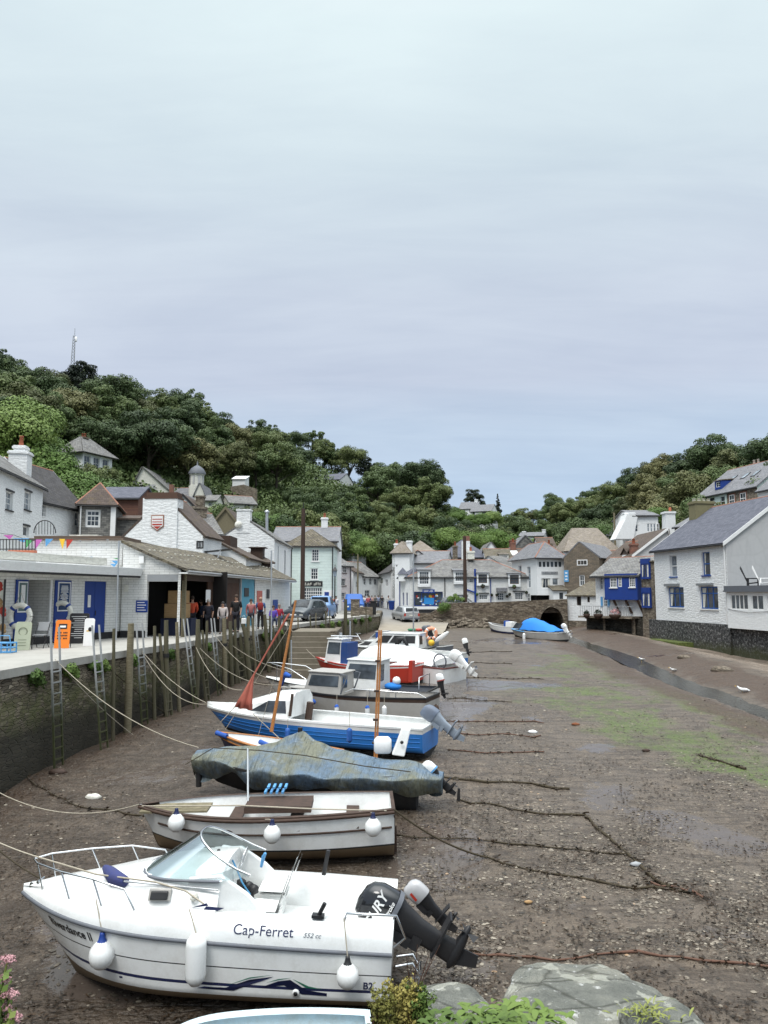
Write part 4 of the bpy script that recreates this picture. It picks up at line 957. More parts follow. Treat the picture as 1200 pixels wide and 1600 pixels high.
for nm,(a,b,c_,d_) in (('left',(22,40.5,906,1006)),('right',(83.5,108,907,1000))):
 v0,_ = fz(a,950); v1,_ = fz(b,950); _,zt2 = fz((a+b)/2,c_); mb = MB(); f.box(mb,v0,v1,.04,zt2,.01,.07); o = mb.build('blue_panel',m_blue,SH.root,True)
 mb = MB(); w_ = v1-v0; f.box(mb,v0+w_*.14,v1-w_*.06,1.22,zt2-.06,.072,.085); o2 = mb.build('menu_board',m_wpaint,o,True)
 mb = MB(); f.box(mb,v0+w_*.2,v1-w_*.12,1.27,zt2-.11,.087,.094); mb.build('menu_face',plain('chalk_blue',(.03,.06,.14,1),.7) if nm == 'right' else paint('menu_picture',(.10,.16,.16,1),.6,.5,8),o2,True)
 mb = MB(); rr = random.Random(5)
 for k in range(15 if nm == 'right' else 9):
  z_ = zt2-.22-k*(zt2-.5-1.2)/15*(1 if nm == 'right' else 1.6); 
  if z_ < 1.32: break
  L_ = w_*.5*rr.uniform(.5,1); c0 = (v0+v1)/2+w_*.04
  if nm == 'right': f.box(mb,c0-L_/2,c0+L_/2,z_-.012,z_+.012,.0945,.097)
  else: f.box(mb,c0-.10,c0+.10,z_-.07,z_+.03,.0945,.097)
 mb.build('menu_lines',m_wpaint,o2,True)
SH.skip |= {'b'}; SH.done(.28,m_blk)
mb = MB(); A_,B_ = f.pt(-7,0),f.pt(f.L+.05,0)
mb.prism([f.pt(-7,2.72,1.0),f.pt(f.L+.02,2.66,.9),f.pt(f.L+.02,2.66,-5),f.pt(-7,2.72,-5)],(0,0,.06)); mb.prism([f.pt(-7,2.74,1.05),f.pt(f.L+.04,2.68,.95),f.pt(f.L+.04,3.0,1.05),f.pt(-7,3.06,1.15)],-f.N*.05)
mb.prism([f.pt(-7,3.02,1.10),f.pt(f.L+.04,2.96,1.0),f.pt(f.L+.04,3.02,-5),f.pt(-7,3.08,-5)],(0,0,.05)); o = mb.build('canopy',m_smooth,SH.root,True)
mb = MB(); mb.tube([f.pt(-7,2.70,.98),f.pt(f.L,2.64,.9)],.05,6); mb.build('gutter',m_blk,o,True)
mb = MB(); mb.prism([f.pt(-7,3.13,.9),f.pt(f.L-2.2,3.09,.9),f.pt(f.L-2.2,3.09,.5),f.pt(-7,3.13,.5)],(0,0,.28)); mb.build('kerb',m_cream,o,True)
UW = Bld('parapet_building','long white brick upper wall with brown coping behind the bunting',(57,34.9,190.5,34.9),6,2.9,zat(845,34.9),m_wbrick,'building')
UW.done(); mb = MB(); UW.f.box(mb,-.3,UW.f.L+.1,UW.z1,UW.z1+.1,-6,.2); UW.f.box(mb,-.2,UW.f.L-.1,UW.z1+.1,UW.z1+.22,-3,-.1); mb.build('coping',paint('brown_coping',(.14,.10,.075,1),.9,.5),UW.root,True)
mb = MB(); UW.f.box(mb,UW.f.L-2.6,UW.f.L-1.3,UW.z1+.22,UW.z1+.30,-1.2,-.4); mb.build('gutter_board',m_cream,UW.root,True)
u,z_ = UW.f.pix(178,877)
sA = Vector((PX(190.5,34,2).x,34,0)); sB = Vector((PX(282,34,2).x,34,0)); sC = Vector((PX(452,58.5,1.5).x,58.5,0)); sD = Vector((PX(425,58.5,3).x-.6,58.5,0))
ze = zp(280,889,34); zr_ = zp(190,844,34)
SD = thing('fish_shed','long open fronted shed under a mossy slate roof on the quay','shed',tuple(sA))
GF = Face(sA,sB,0,ze-.05); HF = Face(sB,sC,0,ze-.1)
mb = MB(); v,_ = GF.pix(228,950); v2,_ = GF.pix(231,950)
GF.holes.append((v+.02,GF.L-.12,.02,ze-.55,.25)); GF.skin(mb); mb.prism([GF.pt(0,ze-.05),GF.pt(GF.L,ze-.05),GF.pt(0,zr_-.12)],-GF.N*.2)
w0 = HF.pix(398,930)[0]; HF2 = Face(HF.pt(w0,0),HF.pt(HF.L,0),0,ze-.1); HF2.skin(mb)
mb.poly([sC,sD,sD+Vector((0,0,zr_-.1)),sC+Vector((0,0,ze-.1))]); mb.poly([sD,sA,sA+Vector((0,0,zr_-.1)),sD+Vector((0,0,zr_-.1))])
mb.build('wall',m_wbrick,SD,True)
mb = MB(); GF.box(mb,0,v,0,.3,.002,.04); mb.build('plinth',m_blk,SD,True)
mb = MB(); ov = .35; N_ = HF.N; a = HF.pt(-.0,ze,ov)-Vector((0,.18,0)); b = HF.pt(HF.L+.9,ze-.02,ov); c_ = sD+Vector((0,0,zr_)); d_ = sA+Vector((-.05,-.18,zr_))
rows = []
for i in range(7):
 s_ = i/6; rows.append([(a.lerp(b,k/30)).lerp(d_.lerp(c_,k/30),s_)+Vector((0,0,.04*mnoise.noise(Vector((k*.7,s_*4,0)))-.10*math.sin(math.pi*s_)*.6)) for k in range(31)])
mb.grid(rows,sm=False); low = [[p-Vector((0,0,.12)) for p in r] for r in rows]; mb.grid(low,sm=False,flip=True)
mb.grid([rows[0],low[0]],flip=True,sm=False); mb.grid([[r[0] for r in rows],[r[0] for r in low]],sm=False); mb.grid([[r[-1] for r in rows],[r[-1] for r in low]],sm=False,flip=True)
for i in range(34): p = a.lerp(b,(i+.5)/34).lerp(d_.lerp(c_,(i+.5)/34),.62+.03*math.sin(i)); mb.ball(p+Vector((0,0,.05)),.055,6,1,(1.2,1.2,.5))
for i in range(30): p = a.lerp(b,(i+.5)/34).lerp(d_.lerp(c_,(i+.5)/34),.35+.03*math.sin(i*2)); mb.ball(p+Vector((0,0,.05)),.04,6,1,(1.2,1.2,.5))
rf = mb.build('roof',[m_slate_moss,m_cream],SD,True)
mb = MB(); mb.tube([a-Vector((0,0,.12)),b-Vector((0,0,.12))],.06,6); mb.build('gutter',m_grpaint,rf,True)
mb = MB(); mb.prism([a-Vector((0,0,.15)),b-Vector((0,0,.15)),b-Vector((0,0,.15))-N_*.4,a-Vector((0,0,.15))-N_*.4],(0,0,-.06)); mb.build('soffit',m_wpaint,rf,True)
def hpan(px0,px1,z0,z1,d0,d1,mat,name,par=SD,fc=HF):
 u0,u1 = fc.pix(px0,940)[0],fc.pix(px1,940)[0]; mb = MB(); fc.box(mb,min(u0,u1),max(u0,u1),z0,z1,d0,d1); return mb.build(name,mat,par,True)
m_shut = brickm('brown_shutter_boards',(.085,.04,.025,1),(.06,.028,.018,1),(.02,.01,.008,1),.16,6,.4,.5)
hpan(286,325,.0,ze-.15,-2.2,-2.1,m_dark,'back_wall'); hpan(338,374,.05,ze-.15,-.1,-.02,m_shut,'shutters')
hpan(326,334,.05,ze-.15,-.12,-.04,m_shut,'shutters'); hpan(376,397,.0,ze-.15,-.1,.0,paint('turquoise_paint',(.08,.30,.42,1),.6,.4),'blue_panel')
hpan(286,374,ze-.5,ze-.1,-.1,-.0,m_wood_d,'beam')
for px in (288,335.5,375): hpan(px-.9,px+.9,0,ze-.1,-.1,.06,m_wood_g if px == 288 else m_grpaint,'post')
hpan(381,388,1.75,2.25,.005,.03,m_blk,'picture_frame'); hpan(401,409,1.2,2.1,.005,.03,paint('poster_red',(.50,.14,.11,1),.6,.5,6),'poster'); hpan(409.2,413,1.2,2.1,.005,.03,m_wpaint,'poster'); hpan(416,420,1.6,2.2,.005,.05,m_blk,'notice_frame')
hpan(426,433,.3,1.5,.02,.06,m_blue,'notice_board')
hpan(319,326,1.5,2.1,.07,.09,m_wpaint,'notice')
mb = MB(); q = PX(258,35.5,1)
bxs = thing('cardboard_boxes','brown cardboard boxes stacked inside the open shed','boxes',(q.x,35.6,0))
mb.box((q.x-.1,35.7,.8),(q.x+.9,36.5,1.45)); mb.build('box',m_wood_p,bxs,True); mb = MB(); mb.box((q.x+.05,35.72,1.47),(q.x+.85,36.5,2.05)); mb.build('box',m_wood_p,bxs,True); mb = MB(); mb.box((q.x-.2,35.5,0),(q.x+1.2,36.6,.78)); mb.build('cloth_table',plain('navy_cloth',(.01,.015,.04,1),.9),bxs,True)
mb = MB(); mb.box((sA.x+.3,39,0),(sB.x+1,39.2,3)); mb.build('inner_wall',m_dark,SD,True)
mb = MB(); v3 = GF.pix(228,950)[0]; GF.box(mb,v3+.02,GF.L-.12,ze-.55,ze-.25,-.02,.02); mb.build('shutter_box',m_grpaint,SD,True)
for k,(s_,z_) in enumerate((('No Public',1.98),('Entry',1.80))): text(s_,.17,SD,m_blk,'lettering',frameM(GF.pt(v*.5+.36,z_,.006),GF.U,(0,0,1)),bold=True)
mb = MB(); GF.box(mb,v*.5+.10,v*.5+.62,1.1,1.62,.003,.03); o = mb.build('blue_notice',m_blue,SD,True)
for k in range(4): mb = MB()
mb = MB()
for k in range(4): GF.box(mb,v*.5+.16,v*.5+.55-.07*(k % 2),1.18+k*.11,1.21+k*.11,.031,.034)
mb.build('notice_lines',m_wpaint,o,True)
mb = MB(); GF.box(mb,.12,.28,2.0,2.3,.003,.1); mb.build('meter_box',m_cream,SD,True)
mb = MB(); GF.box(mb,.75,.95,3.25,3.55,.003,.14); mb.build('flood_lamp',m_wpaint,SD,True)
# -- cottages up the left
def cot(*a,**k): return Bld(*a,**k)
B = cot('cottage','white cottage at the far left with small multi-pane windows',(-70,38,64,52.2),6.5,2.5,9.1,m_white)
B.win(9,768,20,797,nx=2,ny=3,lintel=m_blk,sill=m_blk,gm=m_glass_l); B.win(38,768,48,797,nx=2,ny=3,lintel=m_blk,sill=m_blk,gm=m_glass_l)
B.win(36,822,45,838,nx=1,ny=1,lintel=m_blk); B.roof('g',2.3,m_slate_old,ridge=None).done()
p = P(37,720,53); u = (p-B.f.O).dot(B.f.U)
B.chimney(B.f.L+.1,1.6,8.0,zat(713,53),1.1,1.2,cap=True,pots=0); B.chimney(B.f.L+.1,1.6,zat(713,53),zat(704,53),.7,.75,pots=1,ph=.7)
B = cot('cottage','white cottage with a dark slate roof and one narrow window beside the far-left cottage',(63,52.5,127,58),5.5,2.5,zat(790,55.5),m_white)
B.win(64,782,72.5,808,nx=2,ny=4,gm=m_glass_l,rec=.06); B.win(117,800,124,822,nx=1,ny=2,gm=m_glass_l); B.roof('g',2.9,m_slate_dark,ov=.3,verge=m_wpaint).done()
B = cot('slate_hung_house','slate-hung house with a white multi-pane window above the long white wall',(121,55.9,178,56.5),6,2.5,zat(789,56),m_hung)
B.win(133,796,157,824,nx=3,ny=3,fr=.16,split=.72); B.roof('h',1.7,m_slate_brown).pipe(.15,3,B.z1,m_wpaint); B.done()
mb = MB(); B.f.box(mb,B.f.L-.3,B.f.L+.05,2.5,B.z1-.1,.003,.08); mb.build('corner_boards',m_wpaint,B.root,True)
B = cot('boarded_shed','brown boarded outbuilding with a grey sheet roof behind the slate-hung house',(150,66,214,66),5,3,zat(778,66),m_board,'outbuilding')
B.roof('g',1.2,m_slate_new,ridge=None).done()
B = cot('stone_outhouse','low stone outhouse behind the crest gable',(178,58,226,58),3,2.5,zat(812,58),m_hung,'outhouse'); B.roof('l',.5,m_slate_brown,ridge=m_ridge).done()
B = cot('crest_house','white house with a broad chimney breast carrying a red crest',(193,46.2,316,45.8),3.8,2.0,zat(838,46),m_white)
B.roof('p',2.35,m_slate_brown,ridge=m_ridge,ov=.02,o=.1).win(307,845,318,857,nx=2,ny=1,fm=m_blk,gm=m_glass_l,hole=False); B.done()
u0,u1 = B.f.pix(224,800)[0],B.f.pix(278,800)[0]; mb = MB(); B.f.box(mb,u0,u1,3,zat(778,46),-.9,.12); o = mb.build('chimney',m_white,B.root,True)
mb = MB(); B.f.box(mb,u0+.2,u1-.05,zat(778,46),zat(769,46),-.8,.05); B.f.box(mb,u0+.1,u1+.05,zat(778,46)-.05,zat(778,46)+.06,-.9,.16); mb.build('brick_top',paint('dark_brick',(.10,.055,.04,1),.9,.6,6),o,True)
cu,cz = B.f.pix(247.5,817); sh = [(-.42,.5),(.42,.5),(.42,-.25),(0,-.55),(-.42,-.25)]; G_ = B.f
mb = MB(); mb.prism([G_.pt(cu+a*.93,cz+b*.93,.13) for a,b in sh],G_.N*.04); cr = mb.build('crest',m_ridge,B.root,True)
mb = MB(); mb.prism([G_.pt(cu+a*.8,cz+b*.8,.171) for a,b in sh],G_.N*.02); mb.build('crest_face',m_wpaint,cr,True)
mb = MB()
for dz,hh_ in ((.18,.05),(.02,.05),(-.16,.09)): G_.box(mb,cu-.3,cu+.3,cz+dz,cz+dz+hh_,.1915,.2)
mb.prism([G_.pt(cu-.24,cz-.22,.192),G_.pt(cu+.24,cz-.22,.192),G_.pt(cu,cz-.4,.192)],G_.N*.01); mb.build('crest_bands',m_redp,cr,True)
B = cot('low_gable','low white gable with a flat dark box just behind the shed roof',(296,50,384,50),7,2,zat(872,50),m_smooth,'building'); B.roof('p',1.15,m_slate_brown,ridge=None,ur=.4).done()
mb = MB(); p = P(331,850,52); mb.box((p.x,51.5,3.5),(P(362,850,52).x,54,zat(838,52))); mb.build('roof_box',m_wood_d,B.root,True)
B = cot('small_outbuilding','small dark-roofed lean-to with a vent behind the shed roof',(384,56,425,57),4,2,zat(880,56),m_wood_d,'outbuilding'); B.roof('l',.9,m_slate_brown,ridge=None).done()
mb = MB(); p = P(393,866,58); mb.box((p.x,57.6,3.8),(p.x+.9,58.6,zat(857,58))); mb.box((p.x-.15,57.4,zat(857,58)),(p.x+1.1,58.8,zat(855.6,58))); mb.build('vent',m_wood_d,B.root,True)
B = cot('quay_house','white gabled house with a capped gable chimney and steel flue',(342,61,428,61),11,0,zat(843,61),m_white)
B.roof('p',1.5,m_slate_old,ridge=None,ov=.02,o=.15)
B.wuv('r',2.0,2.5,3.0,5.8,nx=1,ny=2,fm=m_blk); B.wuv('r',6.2,7.1,2.6,5.7,nx=2,ny=3,fm=m_blk); B.wuv('r',4.2,4.4,.5,2.4,nx=1,ny=1,fm=m_blk,fr=.04)
B.pipe(10.6,0,B.z1,face='r')
mb = MB(); a0,a1 = B.f.pix(370,805)[0],B.f.pix(391,805)[0]; B.f.box(mb,a0,a1,B.z1+.5,zat(798,61),-.8,.04); B.f.box(mb,a0-.06,a1+.06,zat(798,61),zat(795.5,61),-.85,.1); mb.build('chimney',m_white,B.root,True); B.done()
mb = MB(); p = P(417,829,66); mb.tube([p-Vector((0,0,.6)),P(417,801,66)],.13,10); mb.lathe([(.2,0),(.22,.12),(.02,.25)],P(417,801,66),10); mb.build('flue',m_steel,B.root,True)
cu,cz = B.f.pix(373,820); mb = MB(); mb.lathe([(.02,.12),(.25,.1),(.3,0)],B.f.pt(cu,cz,.15),12,axis=tuple(B.f.N)); mb.build('satellite_dish',m_cream,B.root,True)
B = cot('grey_gable_house','grey boarded gable behind the white gabled house',(330,74,372,74),9,2,zat(820,74),m_wood_g); B.roof('p',1.6,m_slate_brown,ridge=None,verge=m_wood_g).done()
B = cot('slate_roof_cottage','cottage with a grey slate roof and brown chimney right of the crest house',(283,68,345,70),6,2,zat(832,68),m_white); B.roof('g',2.0,m_slate_old).chimney(2.2,2.5,6,zat(793,70),1.6,.8,m_stone2,pots=0).name; B.done()
B = cot('white_gable_cottage','small white gable with a dark verge in front of the chapel',(276,84,307,84),7,4,zat(796,84),m_smooth); B.roof('p',1.6,m_slate_brown,ridge=None,ur=.25,verge=m_blk).chimney(2.0,2,9,zat(774,84),.9,.8,m_stone2,pots=0); B.done()
# -- mint house and street
HY = 76
B = cot('mint_house','pale mint boarded house with a shop window and mossy hipped roof',(445,HY,521,HY),9,-.1,zat(854,HY),m_mint)
B.win(487,858,498.5,877,nx=3,ny=4,sill=m_wpaint,rec=.05); B.win(485.5,888,497,905.5,nx=3,ny=3,sill=m_wpaint,rec=.05)
B.win(474.5,918,503.5,940,nx=8,ny=4,rec=.08,bar=.05,name='shop_window')
B.panel(474,908,504,916.5,m_blk,'shop_sign'); strokes(B,489,912.5,1.6,.24,.045,m_cream,9)
B.panel(507,925,514,934,m_blue,'wall_notice'); B.panel(505,922,521,946,m_wpaint,'white_boards',d=.03)
B.roof('h',1.75,m_slate_moss,ridge=None,hipfrac=.75); B.pipe(B.f.L-.1,0,B.z1); B.done()
B = cot('tall_grey_roof_house','taller white house with a pale grey slate roof behind the mint house',(424,82,527,82),8,-.1,zat(846,82),m_smooth); B.roof('g',1.75,m_slate,ridge=m_ridge).chimney(5.3,4,8,zat(812,86),.7,.6,m_smooth,pots=1); B.done()
PY_ = 95
B = cot('pink_house','pale pink cottage with three stacked windows in the street',(526,PY_,549,PY_+2),7,-.1,zat(884,PY_),m_pink)
B.win(535,881,541,895,nx=2,ny=3,sill=m_brownp,hole=False); B.win(528,904,540.5,915,nx=4,ny=3,sill=m_brownp); B.win(527,926,540,938,nx=5,ny=4,fm=m_wpaint)
B.roof('g',1.7,m_slate_old).chimney(1.75,3.5,5,zat(857,98),.5,.6,m_brick,pots=1); B.pipe(B.f.L-.25,0,B.z1); B.done()
B = cot('white_street_house','small white house with a grey roof above the pink cottage',(551,118,572,120),7,0,zat(868,119),m_smooth); B.roof('h',.8,m_slate).done()
for i,(a,Ya,b,Yb,ey,rise,rm,lab,ws) in enumerate((
 (552,99,566,108,895,1.9,m_slate_brown,'white street cottage with a sagging brown roof next to the pink house',[(556,908,559,918)]),
 (565,108,591,112,901,2.0,m_slate_old,'white street house with tall sash windows and a dark shop awning',[(568,903,572,914),(577,903,581,914),(584,904,589,914),(570,922,578,932)]))):
 B = cot('street_cottage',lab,(a,Ya,b,Yb),6,0,zat(ey,(Ya+Yb)/2),m_smooth)
 for w_ in ws: B.win(*w_,nx=2,ny=2)
 B.roof('g',rise,rm,ridge=m_ridge); B.done(.6)
B = cot('street_cottage','white cottage with dark dormers and an outside stair on the right of the street',(591,116,611,99),7,0,zat(896,108),m_smooth); B.win(593,903,598,912,nx=2); B.win(602,905,606,916,nx=2)
B.roof('g',2.6,m_slate_dark).chimney(2,3,6,zat(866,112),.8,.7,m_brick,pots=1); B.done()
B = cot('gable_end_house','grey-blue slate gable roof with a red brick chimney closing the street',(588,128,612,128),9,0,zat(880,128),m_pink); B.roof('g',2.4,m_slate_new).chimney(-.9,3,5,zat(868,128),1.1,.8,m_brick,pots=0); B.done()
B = cot('yellow_cottage','small cream cottage glimpsed at the end of the street',(571,132,588,132),6,0,zat(878,132),m_cream); B.roof('g',1.2,m_slate_old); B.done()
B = cot('corner_house','tall white house with a stone flank and two white chimneys at the street corner',(613,95.2,640,94.8),8,-.1,zat(865,95),m_smooth)
B.win(618,882,621.5,886,nx=1,ny=1,rec=.05); B.roof('h',1.5,m_slate_tan,hipfrac=.9,ridge=None); B.chimney(.35,1.2,5,zat(853,97),.55,.6,m_smooth,pots=1); B.chimney(2.0,1.0,5,zat(849,97),.65,.6,m_smooth,pots=0); B.skip |= {'l'}; B.done()
mb = MB(); B.l.box(mb,0,B.l.L,0,B.z1,-.3,.004); mb.build('stone_flank',m_stone2,B.root,True)
B = cot('long_roof_house','long house with a pale slate roof behind the shop',(632,97,697,96),8,-.1,zat(880,96),m_smooth); B.roof('g',1.6,m_slate,ridge=m_ridge).chimney(6.0,4,6,zat(855,99),.6,.6,m_stone2,pots=1); B.done()
B = cot('tan_roof_house','house with a weathered tan pyramid roof right of the tall corner house',(632,106,684,106),10,-.1,zat(866,106),m_smooth); B.roof('h',1.9,m_slate_tan,ridge=None,hipfrac=.95); B.done()
KY = 88.5
B = cot('harbour_shop','long white building with a mottled slate roof, dormers and a blue shopfront',(640,KY,829,KY),7,-.3,zat(902.5,KY),m_wbrick,'shop')
B.dormer(655,893,670,913,nx=4,ny=4,mat=m_white,kind='l',peak=.25,d=.3); B.dormer(711,894,725.5,908.5,nx=4,ny=3,mat=m_white,kind='l',peak=.25,d=.3)
B.win(733,904,739.5,910,nx=2,ny=2); 
B.dormer(747,897.5,760.5,911,nx=3,ny=3,fm=m_brownp,mat=m_smooth,kind='l',peak=.2,d=.3); B.dormer(796,898.5,810,912.5,nx=3,ny=3,fm=m_brownp,mat=m_smooth,kind='l',peak=.2,d=.3)
B.win(647,924.5,692,947.5,nx=4,ny=1,fm=m_blue,gm=m_glass,bar=.1,fr=.1,rec=.25,name='shop_window')
B.panel(660,921,679,926.5,m_blue,'shop_sign',d=.10); strokes(B,669.5,923.6,1.1,.18,.105,m_wpaint,12)
u0,u1 = B.f.pix(647,936)[0],B.f.pix(692,936)[0]; rr = random.Random(3); gc = [m_blue_s,m_wpaint,m_blue_b,m_wood_p,m_yel,m_blue_s,m_wpaint,m_redp]
for k in range(26):
 mb = MB(); a = rr.uniform(u0+.15,u1-.5); zb = rr.uniform(zat(946,KY),zat(932,KY)); B.f.box(mb,a,a+rr.uniform(.1,.35),zb,zb+rr.uniform(.08,.3),-.262-.001*k,-.262-.001*k+.03); mb.build('goods',gc[k % 8],B.root,True)
mb = MB(); B.f.box(mb,u0+1.15,u0+2.3,zat(944,KY),zat(934,KY),-.23,-.22); mb.build('blue_display',plain('display_blue',(.03,.25,.62,1),.5),B.root,True)
B.panel(640,949,700,952,m_wpaint,'stall_riser',d=.06)
B.win(715,929,732,942.5,nx=5,ny=3); B.win(748.5,929,762,937,nx=4,ny=2); B.win(777,926,787.5,938,nx=3,ny=3,fm=m_wpaint,name='door'); B.win(804.5,925.5,817.5,937,nx=4,ny=3)
B.panel(775.5,918.5,791.5,924.5,m_slate,'porch_roof',d=.7); B.panel(801,923.2,820,924.6,m_blk,'lintel_board',d=.15); B.panel(748,926.2,764,927.4,m_blk,'lintel_board',d=.15)
for px in (695,766.5): B.pipe(B.f.pix(px,920)[0],0,B.z1,m_blue if px > 700 else m_blk)
mb = MB(); a,z_ = B.f.pix(742,889); mb.tube([B.f.pt(a,z_,.12),B.f.pt(a,0,.12)],.12,8); a2,z2 = B.f.pix(728,921); mb.tube([B.f.pt(a2,z2,.12),B.f.pt(a,z2-.35,.12)],.08,8); mb.build('blue_post',m_blue,B.root,True)
B.roof('h',zat(877,92)-B.z1,m_slate_old,hipfrac=1.15,ridge=m_ridge); B.chimney(7.4,3.2,6.0,zat(864,91),.8,.9,m_cream,pots=1); B.done(.15)
for px,py in ((754,916),(803,917),(776,930),(796,929),(789,924),(792,932),(822,926),(745,929),(768,930)):
 q = B.f.pt(*B.f.pix(px,py),.22); r_ = .32 if px in (754,803) else .2
 h_ = thing('hanging_basket','planted basket fixed to the front of the long white building','hanging basket',tuple(q),group='baskets on the long white building')
 v,ff = leaf_cloud(rs,[(0,0,0.02)],[r_*.8],260,.05); o = raw_mesh('plant',v,ff,M_LEAFB if px % 2 else M_LEAFD); o.parent = h_
 mb = MB(); mb.lathe([(.01,-r_*.8),(r_*.6,-r_*.5),(r_*.8,0),(r_*.7,.01)],(0,0,0),10); mb.build('basket',m_wood_d,h_)
B = cot('shop_corner_wing','narrow white wing with a little hipped slate roof at the left end of the shop',(624.5,91.0,641,88.75),3.0,-.3,zat(903,90),m_smooth,'shop wing')
B.win(629,926,631.5,946,nx=1,ny=1,fm=m_blue); B.win(634.5,926,637,946,nx=1,ny=1,fm=m_blue); B.roof('h',1.1,m_slate_new,ridge=None); B.pipe(.15,0,B.z1,m_blue); B.done(.2)
mb = MB(); q = B.f.pt(*B.f.pix(633.5,900),.35); mb.box((q.x-.5,q.y-.15,q.z-.6),(q.x+.5,q.y+1.2,q.z+.2)); o = mb.build('hood_window',m_smooth,B.root,True); mb = MB(); mb.lathe([(.95,0),(.01,.8)],(q.x,q.y+.4,q.z+.2),4,sm=False); mb.build('hood_roof',m_slate_new,o,True)
B = cot('hip_roof_house','stone house with a dark blue slate pyramid roof behind the shop',(690,108,763,108),11,0,zat(872,108),m_stone2); B.roof('h',2.7,m_slate_new,ridge=None,o=.5)
mb = MB(); a,b = P(721.5,870,104),P(733.5,840,104); mb.box((a.x,103.5,4),(b.x,104.5,zat(846,104))); o = mb.build('chimney',m_white,B.root,True); mb = MB(); mb.box((a.x+.2,103.6,zat(846,104)),(b.x,104.4,zat(838,104))); mb.build('chimney_top',m_brick,o,True)
mb = MB(); a,b = P(732,870,103),P(739,840,103); mb.box((a.x,102.5,4),(b.x,103.2,zat(863,103))); mb.build('chimney',m_cream,B.root,True); B.done()
B = cot('white_gable_cottage','white gable with a brown roof right of the dark pyramid roof',(754,112,782,112),8,0,zat(866,112),m_smooth); B.roof('p',1.7,m_slate_old,ridge=None).done()
B = cot('mottled_roof_house','house with a mottled brown roof and one pale dormer',(762,104,802,104),7,0,zat(880,104),m_smooth); B.dormer(784,867,795,873,nx=2,ny=1,d=-1.1,mat=m_cream,kind='l',peak=.2,rmat=m_slate_tan); B.roof('g',2.0,m_slate_moss,ridge=m_ridge).done()
B = cot('skylight_house','brown-roofed house with two white skylights',(798,108,822,108),8,0,zat(872,108),m_smooth); B.roof('g',1.4,m_slate_brown,ridge=m_ridge)
for a,b in ((800,811),(818,822)):
 q0_,q1_ = P(a,862,108.6),P(b,868,108.6); mb = MB(); mb.prism([(q0_.x,108.2,zat(869,108.2)),(q1_.x,108.2,zat(869,108.2)),(q1_.x,110.5,zat(862,110.5)),(q0_.x,110.5,zat(862,110.5))],(0,-.05,.12)); mb.build('skylight',m_wpaint,B.root,True)
B.chimney(1.0,3.5,6,zat(850,112),.7,.7,m_brick,pots=1); B.done()
B = cot('grey_roof_cottage','small cottage with a patched grey roof tucked left of the square white house',(793,96,818,98),6,0,zat(889,97),m_smooth); B.roof('g',1.6,m_slate_old,ridge=None).done()
B = cot('dark_gable_house','dark slate gable behind the square white house',(802,126,842,126),9,0,zat(858,126),m_hung); B.roof('p',2.2,m_slate,ridge=None); B.chimney(1.0,5,6,zat(843,126),1.4,.8,m_brick,pots=0); B.done()
LY = 86
B = cot('square_white_house','square white house with a hipped grey roof and a strip of top windows',(839.5,LY-.6,882,LY),8,zat(930,LY),zat(873,LY),m_smooth)
for k in range(6): a = 841.5+k*6.2; B.win(a,877,a+5.4,886.5,nx=1,ny=1,fr=.05,rec=.05)
B.win(846,903.5,860.5,919,nx=2,ny=1,rec=.08,curtain=True); B.win(863,903.5,872.5,914.5,nx=1,ny=1,gm=m_glass_l,rec=.05)
B.panel(846,893,871.5,897.5,m_grpaint,'name_board'); strokes(B,858.8,895.3,1.5,.16,.045,m_lead,14)
B.wuv('l',5.0,6.0,2.6,5.0,nx=1,ny=3,gm=m_glass_l); B.wuv('l',2.2,3.2,3.4,5.2,nx=1,ny=1,gm=m_glass_l); B.wuv('l',5.0,5.9,.6,2.0,nx=2,ny=3); B.wuv('l',1.5,2.3,.5,2.3,nx=1,ny=2,gm=m_glass_l)
B.roof('h',zat(851,LY+4)-B.z1,m_slate,hipfrac=1.0,ridge=m_ridge,o=.35).done()
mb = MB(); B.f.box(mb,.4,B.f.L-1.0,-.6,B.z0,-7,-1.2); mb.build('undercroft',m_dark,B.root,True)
mb = MB(); a = B.f.pt(1.9,B.z0,-.1); mb.tube([a,a+Vector((.8,.6,-1.2))],.07,6); mb.build('strut',m_wpaint,B.root,True)
B = cot('porch_lean_to','little white lean-to with a mossy roof between the square white and stone houses',(865,83.6,886,83.6),2.3,-.2,zat(923,83.6),m_smooth,'lean-to'); B.win(874,926,880,936,nx=2,ny=1,fm=m_blk); B.roof('l',.5,m_slate_moss,ridge=None).done()
B = cot('stone_house','brown squared-stone gable house beside the bridge',(882,84.5,937.5,82.5),10,-.3,zat(872,83.5),m_stone)
B.win(901.5,874.5,918,883.5,nx=3,ny=1,fr=.09,gm=m_glass,rec=.08,hole=False); B.win(905,898.5,913.5,915.5,nx=2,ny=2,fr=.1,rec=.08)
B.panel(881.8,891,888.5,909,m_blue_s,'hanging_sign',d=.08); B.roof('p',zat(847.5,83.5)-B.z1,m_slate,ridge=None,ur=.45,ov=.02,o=.15).done()
o = MB(); cu,cz = B.f.pix(885.2,900)
for k in range(3): B.f.box(o,cu-.12,cu+.12,cz-.45+k*.35,cz-.3+k*.35,.081,.09)
o.build('sign_marks',m_wpaint,B.root,True)
B = cot('waterside_store','low whitewashed rubble store with a mossy lean-to roof right of the arch',(887,78,932,76),5.5,-2.2,zat(931,77),m_white,'store')
B.win(901,931.8,908,946,nx=1,ny=1,fm=m_wood_d,gm=m_dark); B.win(917.5,932.5,921.5,941,nx=1,ny=1,fm=m_wood_d,gm=m_dark)
B.roof('l',1.45,m_slate_moss,ridge=None).done()
mb = MB(); B.f.box(mb,-.03,B.f.L+.03,-2.4,-.75,.0,.14); mb.build('stone_foot',m_stone2,B.root,True)
